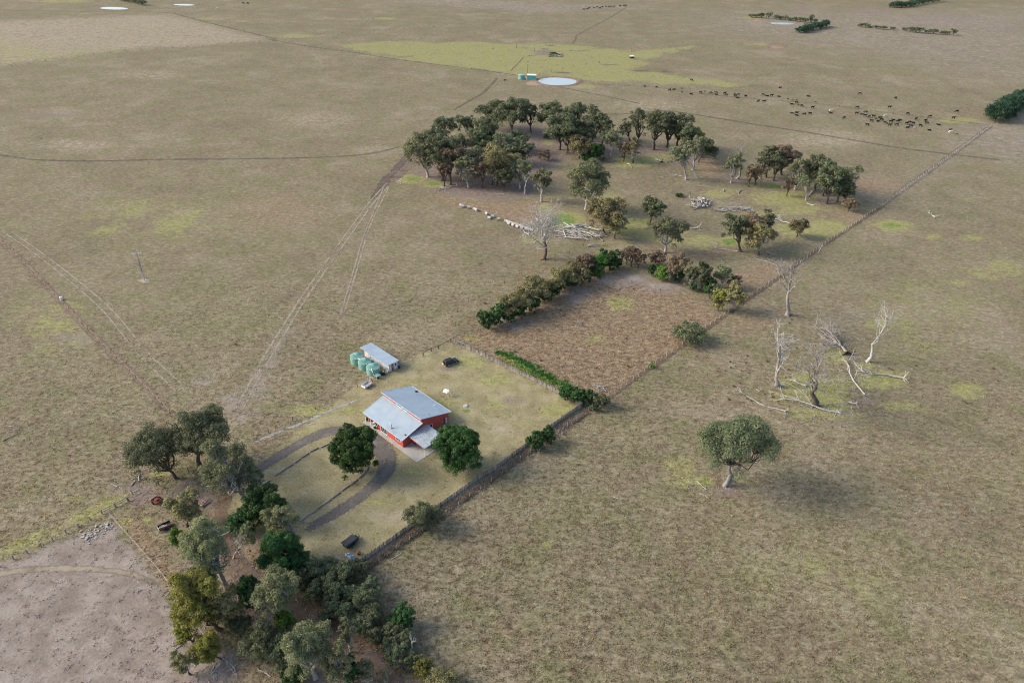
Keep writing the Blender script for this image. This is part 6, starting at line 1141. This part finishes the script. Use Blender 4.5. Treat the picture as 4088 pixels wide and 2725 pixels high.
litter([(1950, 740, 120, 26, 50, 2.2), (2250, 640, 120, 20, 30, 2.0), (2560, 640, 100, 22, 40, 2.2), (2700, 700, 60, 16, 22, 2.2), (1860, 590, 50, 20, 30, 2.4), (2900, 760, 120, 30, 40, 2.0), (3250, 800, 80, 26, 40, 2.2), (3010, 1030, 90, 30, 50, 2.0), (2650, 960, 80, 26, 24, 1.8)], 'bleached twigs and sticks scattered through the grove and far paddock', 2)
litter([(520, 1920, 60, 40, 34, 1.4), (620, 2300, 60, 90, 40, .9), (860, 2660, 70, 40, 40, 1.3), (760, 2560, 60, 60, 30, 1.0), (1000, 2400, 60, 60, 30, 1.0), (1250, 2450, 120, 80, 50, 1.2)], 'dry sticks scattered over the bare ground round the front trees', 3)
# log heaps: every log on its own
def heap(cx, cy, rx, ry, n, lab, grp, seed, rad=(.16, .38), ln=(3, 7), hmax=1.6, ang=None, mat='bone'):
    rs = np.random.default_rng(seed); c = g(cx, cy); s = scl(c); ax = np.array(g(cx + rx, cy))[:2] - c[:2]; ay = np.array(g(cx, cy - ry))[:2] - np.array(g(cx, cy))[:2]
    for i in range(n):
        q = rs.uniform(0, 6.28); u_ = math.sqrt(rs.random()); p = c[:2] + ax * math.cos(q) * u_ + ay * math.sin(q) * u_; r0 = rs.uniform(*rad); Ln = rs.uniform(*ln)
        a = rs.uniform(0, 3.14) if ang is None else ang + rs.normal(0, .4); z = r0 + (1 - u_) * hmax * rs.random(); tilt = rs.normal(0, .08) if hmax < 2 else rs.normal(0, .22)
        d = np.array([math.cos(a), math.sin(a), tilt]) * Ln / 2; P = bend(rs, -d, d, 5, .25); P[:, 2] = np.maximum(P[:, 2], r0 * .7 - z)
        out = [(P, np.linspace(r0, r0 * .55, 5))]
        if rs.random() < .6: e = rs.normal(0, 1, 3); e[2] = abs(e[2]); out.append((bend(rs, P[3], P[3] + e / np.linalg.norm(e) * Ln * .25, 4, .4), np.linspace(r0 * .5, r0 * .2, 4)))
        v, f = tubes(out, 6); tag(link('log', np_mesh('log', v, f, M[mat if i % 4 else 'bone2'], smooth=True), None, loc=(p[0], p[1], z)), lab, 'log', grp)
heap(2318, 930, 80, 28, 44, 'bleached log in the big flat log heap behind the bare dead tree', 'logs of the big flat heap', 1, hmax=1.5, ang=-.35, ln=(5, 10))
heap(2790, 815, 42, 22, 38, 'bleached bough in the tangled stump heap of the far paddock', 'boughs of the tangled stump heap', 2, hmax=2.6, ln=(2.5, 6), rad=(.15, .4))
heap(2925, 838, 80, 8, 26, 'bleached bough in the long low windrow of the far paddock', 'boughs of the long low windrow', 3, hmax=1.2, ln=(2.5, 6), ang=-.2, rad=(.12, .3))
heap(2390, 1548, 26, 9, 18, 'grey stick in the prunings heap behind the yard corner', 'sticks of the prunings heap', 4, hmax=.9, ln=(1.5, 3.2), rad=(.05, .11))
heap(2312, 1294, 16, 8, 16, 'grey stick in the small heap in the back paddock', 'sticks of the small paddock heap', 5, hmax=.9, ln=(1.2, 2.4), rad=(.04, .09), mat='bone2')
heap(2220, 222, 30, 5, 16, 'dark grey log in the heap beside the small dam bush', 'logs heaped in the green field', 6, hmax=1.8, ln=(3, 7), rad=(.3, .6), mat='bone2')
T_('dark', 2208, 222, 206, 13, 'small dark round bush beside the log heap in the green field', name='shrub', cat='shrub')
for i, (a, b, c, d, lab) in enumerate(((2060, 193, 2060, 179, 'dark upright stump pole in the green field'), (2133, 206, 2133, 194, 'shorter upright stump pole in the green field'), (2519, 206, 2519, 190, 'thin bare pole standing at the right of the green field'))):
    t = thing('stump_pole', lab, 'stump', tuple(g(a, b))); MB().tube([(0, 0, -.1), (.1, 0, 2), (0, .1, 4.2 if i != 1 else 3.2)], [.45, .35, .2], 6).build('trunk', M['bone2'], t); MB().tube([(0, 0, 2.2), (.5, .1, 2.7)], [.15, .06], 5).build('branch', M['bone2'], t)
for i, (a, b, c, d) in enumerate(((2275, 204, 2350, 203), (2175, 182, 2215, 183), (2085, 190, 2130, 190), (2165, 196, 2190, 195), (1965, 195, 1975, 192), (1925, 208, 1915, 202), (2105, 225, 2145, 222), (2355, 229, 2376, 230), (2015, 371 - 39, 2010, 332), (2000, 336, 1990, 334))):
    fallen(a, b, c, d, ['long grey log right of the green field bush', 'dark log at the top of the green field', 'grey log near the tall stump pole', 'short log beside the shorter stump pole', 'small log at the upper left of the green field', 'forked log at the left of the green field', 'thin log left of the green field bush', 'white log in the middle of the green field', 'small white boulder like log left of the dam', 'small dark log left of the dam'][i], .35, i in (5, 7), 2, 90 + i, 'bone2' if i in (1, 9) else 'bone')
# round bales along the grove fence
bal = thing('round_bale', 'pale wrapped round bale, first at the grove end of the line', 'bale', (0, 0, 0), 0, 'pale bales along the grove fence')
MB().tube([(-.72, 0, .6), (.72, 0, .6)], .6, 14).build('bale', M['bale'], bal); MB().tube([(-.735, 0, .6), (-.722, 0, .6)], .56, 14).build('straw_end', surf('straw_end', (.36, .3, .2), (.45, .38, .27), 5), bal); MB().tube([(.722, 0, .6), (.735, 0, .6)], .56, 14).build('straw_end', M['bale'], bal)
bp_ = [(1841, 824), (1848, 828), (1872, 832), (1895, 839), (1902, 842), (1944, 857), (1954, 874), (1967, 868), (1990, 879)] + [(2020 + i * 8.6, 887 + i * 3.1) for i in range(13)] + [(2032 + i * 17, 897 + i * 6) for i in range(5)]
for i, (x, y) in enumerate(bp_):
    o = bal if i == 0 else copy_tree(bal); o.location = g(x, y); o.rotation_euler = (0, 0, -.5 + .5 * math.sin(i * 7.3))
    if i: o['label'] = ('pale wrapped round bale, number %s along the spaced out part of the line' % ORD[min(i, 8)]) if i < 9 else 'pale wrapped round bale in the close packed end of the line by the dead tree'
# dead grass standing between the palings and the outer fence
rs = np.random.default_rng(12); DV = []; DQ = []; dg_ = tuft_mesh(15, 34, .8, .5); dm2 = surf('bleached_dead_grass', (.27, .205, .145), (.40, .32, .24), .8, .95); vv = np.array([v.co for v in dg_.vertices]); ff = np.array([p.vertices for p in dg_.polygons])
OUT = np.array([g(*p)[:2] for p in ((2336, 1640), (2204, 1724), (2105, 1800), (1967, 1902), (1830, 1994), (1742, 2058), (1624, 2140), (1481, 2244), (1420, 2284))]); INN = np.array([g(*p)[:2] for p in ((2350, 1652), (2270, 1700), (2120, 1806), (2000, 1896), (1868, 1988), (1790, 2046), (1690, 2116), (1560, 2208), (1470, 2272))]); tq = np.linspace(0, 1, len(OUT))
for i in range(520):
    u_ = rs.random(); a = np.array([np.interp(u_, tq, OUT[:, c]) for c in (0, 1)]); b = np.array([np.interp(u_, tq, INN[:, c]) for c in (0, 1)]); p = a + (b - a) * rs.random(); sz = rs.uniform(.5, 1.15); q = rs.uniform(0, 6.28); c_, s_ = math.cos(q), math.sin(q)
    DV.append(np.stack([(vv[:, 0] * c_ - vv[:, 1] * s_) * sz + p[0], (vv[:, 0] * s_ + vv[:, 1] * c_) * sz + p[1], vv[:, 2] * sz], 1)); DQ.append(ff + i * len(vv))
tag(link('dead_grass', np_mesh('dead_grass', np.concatenate(DV), np.concatenate(DQ), dm2)), 'tall bleached dead grass between the paling fence and the outer fence', 'dead grass', kind='stuff')
rs = np.random.default_rng(13); DV = []; DQ = []; gm3, k = newmat('rank_green_grass'); b_ = k.n('ShaderNodeBsdfPrincipled'); o_ = k.n('ShaderNodeOutputMaterial'); tr_ = k.n('ShaderNodeBsdfTranslucent'); mx_ = k.n('ShaderNodeMixShader'); mx_.inputs[0].default_value = .4
gc = k.mix(k.sstep(k.noise(k.n('ShaderNodeNewGeometry').outputs['Position'], .5, 4), .3, .7), (.035, .15, .03), (.085, .26, .055)); k.put(b_.inputs['Base Color'], gc); k.put(tr_.inputs[0], gc); b_.inputs['Roughness'].default_value = .7
k.t.links.new(b_.outputs[0], mx_.inputs[1]); k.t.links.new(tr_.outputs[0], mx_.inputs[2]); k.t.links.new(mx_.outputs[0], o_.inputs[0])
RG = np.array([g(*p)[:2] for p in ((1990, 1408), (2040, 1420), (2100, 1455), (2160, 1490), (2220, 1520), (2275, 1552))]); tq = np.linspace(0, 1, len(RG))
for i in range(260):
    u_ = rs.random(); p = np.array([np.interp(u_, tq, RG[:, c]) for c in (0, 1)]) + rs.normal(0, .75, 2) * (.7 + .5 * math.sin(u_ * 9) ** 2); sz = rs.uniform(.5, 1.1); q = rs.uniform(0, 6.28); c_, s_ = math.cos(q), math.sin(q)
    DV.append(np.stack([(vv[:, 0] * c_ - vv[:, 1] * s_) * sz + p[0], (vv[:, 0] * s_ + vv[:, 1] * c_) * sz + p[1], vv[:, 2] * sz], 1)); DQ.append(ff + i * len(vv))
tag(link('rank_grass', np_mesh('rank_grass', np.concatenate(DV), np.concatenate(DQ), gm3)), 'strip of tall bright green grass behind the back paling fence', 'rank grass', kind='stuff')
# rubble by the corner fence
rs = np.random.default_rng(3); RB = MB()
for i in range(150):
    u_, v_ = rs.random(), rs.normal(0, .35); p = g(335 + 110 * u_ + 25 * v_, 2150 - 62 * u_ + 26 * v_); z = rs.uniform(.05, .2) if i % 9 else .28; a = rs.uniform(0, 3)
    RB.obox((p[0], p[1], z * .5), (math.cos(a), math.sin(a), rs.normal(0, .2)), z * rs.uniform(.6, 1.3), z * .7, z * .45)
tag(RB.build('rubble', M['rubble']), 'scatter of pale broken rubble along the bottom left fence', 'rubble', kind='stuff')

# ------------------------------------------------------------------ far shelter belts
def belt2(kind, pts, n, wa, wb, ha, hb, lab, grp, seed=0):
    rs = np.random.default_rng(seed); pts = np.array(pts, float); t = np.linspace(0, 1, len(pts))
    for i in range(n):
        u_ = (i + .5) / n; x = np.interp(u_, t, pts[:, 0]); y = np.interp(u_, t, pts[:, 1]); w = (wa + (wb - wa) * u_) * rs.uniform(.85, 1.2); h = (ha + (hb - ha) * u_) * rs.uniform(.85, 1.12)
        T_(kind, x, y, y - h, w, lab + ', ' + ORD[i] + (' from the near end' if kind == 'pine' else ' from the left'), name='pine_tree' if kind == 'pine' else 'tree', group=grp)
belt2('pine', [(3962, 488), (4010, 460), (4070, 420), (4130, 385), (4200, 345)], 10, 46, 34, 75, 66, 'dark pine in the dense belt at the right edge', 'pines of the right edge belt', 1)
belt2('pine', [(3185, 134), (3230, 122), (3270, 113), (3300, 105)], 8, 25, 20, 32, 30, 'dark pine in the short belt beside the far dam', 'pines of the short far belt', 2)
belt2('pine', [(3555, 32), (3620, 28), (3680, 16), (3760, 4)], 11, 24, 16, 28, 26, 'dark pine in the belt at the top right edge', 'pines of the top right belt', 3)
for i, (x, y, ty, w) in enumerate(((3000, 70, 54, 12), (3020, 71, 52, 11), (3040, 73, 50, 12), (3067, 74, 45, 13), (3100, 78, 58, 13), (3117, 79, 62, 10), (3134, 80, 61, 12), (3155, 83, 68, 12), (3175, 86, 67, 11), (3195, 88, 66, 13), (3215, 90, 68, 12), (3235, 90, 52, 10), (3252, 92, 72, 12))): T_('gumd', x, y, ty, w, 'grey gum in the thin row above the far dam, %s from the left' % ORD[i], group='gums in the row above the far dam', low=.12)
for i, (x, y, ty, w) in enumerate(((3432, 108, 92, 11), (3455, 110, 90, 14), (3476, 112, 104, 8), (3497, 115, 100, 9), (3525, 119, 102, 13), (3563, 121, 106, 11), (3612, 124, 108, 12), (3634, 128, 103, 16), (3655, 130, 106, 13), (3670, 132, 104, 16), (3700, 134, 118, 10), (3725, 136, 113, 17), (3763, 138, 121, 11), (3780, 140, 122, 10), (3805, 143, 111, 12))): T_('gumd', x, y, ty, w, 'dark gum in the open row across the far right paddock, %s from the left' % ORD[i], group='gums in the far right row', low=.2)
belt2('gumd', [(470, 2), (510, 8), (545, 16), (580, 24)], 6, 12, 14, 18, 26, 'grey gum in the row by the top left dam', 'gums at the top left dam', 4)

# ------------------------------------------------------------------ cattle
def cow_mesh(name, mat, pose):
    zb = 1.0 if pose != 'lie' else .45
    V = [(-.75, 0, zb + .1), (-.25, 0, zb), (.35, 0, zb + .02), (.75, 0, zb + .12)]; Rr = [(.26, .3), (.33, .38), (.33, .38), (.24, .3)]; E_ = [(0, 1), (1, 2), (2, 3)]
    if pose == 'graze': hd = [(1.0, 0, zb - .2), (1.2, 0, zb - .6), (1.3, 0, zb - .88)]
    else: hd = [(1.02, 0, zb + .32), (1.2, 0, zb + .45), (1.5, 0, zb + .28)]
    for p, q in zip(hd, ((.17, .2), (.14, .15), (.09, .09))): V.append(p); Rr.append(q)
    E_ += [(3, 4), (4, 5), (5, 6)]
    for bx, b in ((-.62, 0), (.6, 3)):
        for s in (-1, 1):
            i = len(V)
            if pose == 'lie': V += [(bx, s * .36, .3), (bx + .35, s * .45, .12)]; Rr += [(.14, .14), (.07, .07)]; E_ += [(b, i), (i, i + 1)]
            else: V += [(bx, s * .2, zb - .3), (bx + .04, s * .2, .45), (bx, s * .2, .02)]; Rr += [(.15, .15), (.08, .08), (.07, .07)]; E_ += [(b, i), (i, i + 1), (i + 1, i + 2)]
    i = len(V); V += [(-.98, 0, zb + .05), (-1.02, 0, zb - .55)]; Rr += [(.05, .05), (.03, .03)]; E_ += [(0, i), (i, i + 1)]
    me = bpy.data.meshes.new(name); me.from_pydata(V, E_, []); o = bpy.data.objects.new(name, me); COL.objects.link(o)
    md = o.modifiers.new('s', 'SKIN'); sv = me.skin_vertices[0].data
    for k_, q in zip(sv, Rr): k_.radius = q
    sv[1].use_root = True; o.modifiers.new('d', 'SUBSURF').levels = 1
    dg = bpy.context.evaluated_depsgraph_get(); m2 = bpy.data.meshes.new_from_object(o.evaluated_get(dg)); bpy.data.objects.remove(o); m2.name = name
    m2.materials.clear(); m2.materials.append(mat); return m2
CM = {p: cow_mesh('cow', M['cow'], p) for p in ('stand', 'graze', 'lie')}
def cow(x, y, pose, lab, grp, sc=1.0, mesh=None, nm='cow', i=0, rz=None):
    r = random.Random(int(x * 7 + y)); o = link(nm, mesh or CM[pose], None, loc=tuple(g(x, y)), rot=(0, 0, r.choice((0, math.pi)) + r.uniform(-.6, .6) if rz is None else rz), scale=(sc, sc, sc)); return tag(o, lab, 'cow', grp)
za = lambda x, y: (2600 + x / 3.001, 280 + y / 3.001); zb_ = lambda x, y: (3300 + x / 3.001, 280 + y / 3.001)
POSE = dict(stand='standing', graze='grazing', lie='lying')
LINE = [(68, 212), (220, 250), (268, 238), (365, 230), (364, 272), (477, 294), (590, 283), (713, 286), (642, 258), (765, 270), (785, 276), (780, 300), (877, 291), (895, 310), (997, 284), (1003, 322), (1040, 308), (1032, 336), (1130, 326), (1338, 308), (1390, 316), (1440, 316)]
for i, (x, y) in enumerate(LINE): PQ = ('stand', 'graze', 'lie')[i % 3]; cow(*za(x, y), PQ, 'black cow ' + POSE[PQ] + ' strung along the fence below the green field', 'black cattle strung along the fence below the dam', 1.15 if i not in (0, 3, 4, 8, 9, 10, 14) else .7)
MIDB = [(1282, 384), (1347, 390), (1532, 324), (1636, 352), (1690, 373), (1683, 414), (1740, 372), (1738, 405), (1758, 425), (1800, 440), (1930, 460), (1740, 515), (1672, 524), (1697, 527), (1740, 548), (1832, 540), (1900, 535), (2148, 520), (2307, 584)]
for i, (x, y) in enumerate(MIDB): PQ = ('graze', 'stand', 'lie')[i % 3]; cow(*za(x, y), PQ, 'black cow ' + POSE[PQ] + ' in the loose middle mob left of the dense mob', 'black cattle of the loose middle mob', 1.15 if i not in (3, 4, 6, 8, 12, 13) else .7)
MOB = [(357, 530), (467, 515), (412, 533), (430, 533), (457, 558), (507, 570), (560, 566), (635, 574), (587, 592), (655, 606), (537, 622), (612, 618), (485, 670), (698, 646), (767, 632), (798, 604), (752, 672), (838, 668), (850, 628), (877, 604), (955, 652), (985, 638), (1033, 650), (965, 694), (1007, 684), (1118, 678), (1067, 598), (1183, 606), (1198, 648)]
for i, (x, y) in enumerate(MOB): PQ = ('stand', 'graze', 'stand', 'lie')[i % 4]; cow(*zb_(x, y), PQ, 'black cow ' + POSE[PQ] + ' in the dense mob below the track to the pine belt', 'black cattle of the dense mob', 1.15 if i not in (2, 3, 8) else .7)
for x, y, p, lab in ((395, 294, 'graze', 'lone black cow highest up the right hand paddock'), (825, 348, 'stand', 'lone black cow facing the camera above the dense mob'), (750, 456, 'stand', 'black cow standing above the dense mob near the fence'), (365, 460, 'graze', 'black cow grazing on the fence line left of the dense mob'), (968, 534, 'graze', 'black cow grazing on the fence line right of the mob'), (1235, 568, 'graze', 'black cow on the fence line before the yellow patch'), (1557, 506, 'graze', 'black cow grazing closest to the pine belt'), (1515, 586, 'stand', 'black cow standing on the yellow patch by the pine belt'), (1230, 726, 'lie', 'black cow lying below the right of the mob'), (1487, 722, 'lie', 'black cow lying behind the white cow by the corner'), (1560, 770, 'lie', 'small dark calf lying near the white cow'), (1342, 662, 'lie', 'dark cow lying between the mob and pine belt')):
    cow(*zb_(x, y), p, lab, None, 1.15 if 'calf' not in lab else .6)
cow(*za(480, 130), 'graze', 'lone black cow grazing on the green strip', None, 1.15); cow(*za(1540, 216), 'lie', 'black cow lying alone above the middle mob', None, 1.15); cow(*za(1883, 320), 'lie', 'black cow lying on the right above the middle mob', None, 1.15)
WCM = cow_mesh('white_cow', M['wcow'], 'stand'); WCG = cow_mesh('white_cow', M['wcow'], 'graze'); RCM = cow_mesh('red_cow', M['rcow'], 'lie')
cow(*za(2147, 495), '', 'white cow standing just behind a black cow', None, 1.1, WCM); cow(*zb_(1482, 756), '', 'white cow standing near the right hand fence corner', None, 1.3, WCG, rz=3.3); cow(*zb_(692, 556), '', 'white faced pale cow in the dense mob', None, 1.0, WCM); cow(*zb_(1045, 702), '', 'small white calf at the bottom of the dense mob', None, .7, WCM); cow(*za(1962, 386), '', 'red calf lying on the fence line above the mob', None, .8, RCM)
FAR = [(2330, 42), (2344, 39), (2352, 36), (2372, 35), (2385, 33), (2395, 35), (2405, 32), (2418, 30), (2430, 31), (2440, 30), (2452, 30), (2475, 28), (2490, 27), (2498, 26)]
for i, (x, y) in enumerate(FAR): cow(x, y, ('stand', 'graze')[i % 2], 'tiny dark cow in the distant line at the top', 'distant cattle in a line at the top', 1.3)
cow(868, 39, 'stand', 'pale cow alone in the far left paddock', None, 1.6, WCM); cow(972, 17, 'stand', 'dark cow, left of two at the top', None, 1.4); cow(990, 17, 'graze', 'dark cow, right of two at the top', None, 1.4)
cow(2015, 322, 'lie', 'dark calf lying left of the dam', None, .9); cow(2574, 347, 'stand', 'small black cow nearest the dam on the fence', None, .8); cow(2620, 350, 'graze', 'second small black cow from the dam on the fence', None, .8)
# dark grass clumps dotted over the pasture
rs = np.random.default_rng(21); TV = []; TQ = []
DOT = [(900, 402), (945, 489), (165, 556), (1530, 580), (940, 1375), (2895, 1480), (2960, 1480), (2935, 1462), (2915, 1445), (3060, 1240), (3160, 1275), (2990, 1490), (3000, 1600), (3050, 1572), (3085, 1585), (2965, 1605), (2955, 1530), (3180, 1390), (3210, 1390), (3150, 1290)] + [(rs.uniform(2850, 3150), rs.uniform(1420, 1680)) for _ in range(14)] + [(rs.uniform(3550, 4080), rs.uniform(1350, 2000)) for _ in range(12)] + [(rs.uniform(1900, 2700), rs.uniform(1150, 1500)) for _ in range(24)]
dm = tuft_mesh(9, 60, .55, .35); dm.materials.clear(); dm.materials.append(surf('rust_brown_tussock', (.18, .125, .075), (.27, .19, .115), 2, .95)); vv = np.array([v.co for v in dm.vertices]); ff = np.array([p.vertices for p in dm.polygons])
for i, (x, y) in enumerate(DOT):
    p = g(x, y); s = rs.uniform(.5, 1.0); TV.append(vv * s + np.array([p[0], p[1], 0])); TQ.append(ff + i * len(vv))
tag(link('tussocks', np_mesh('tussocks', np.concatenate(TV), np.concatenate(TQ), dm.materials[0])), 'rust brown tussocks dotted over the right hand and back paddocks', 'tussocks', kind='stuff')
print('trees', NTREE[0], 'leaves', LEAVES[0])
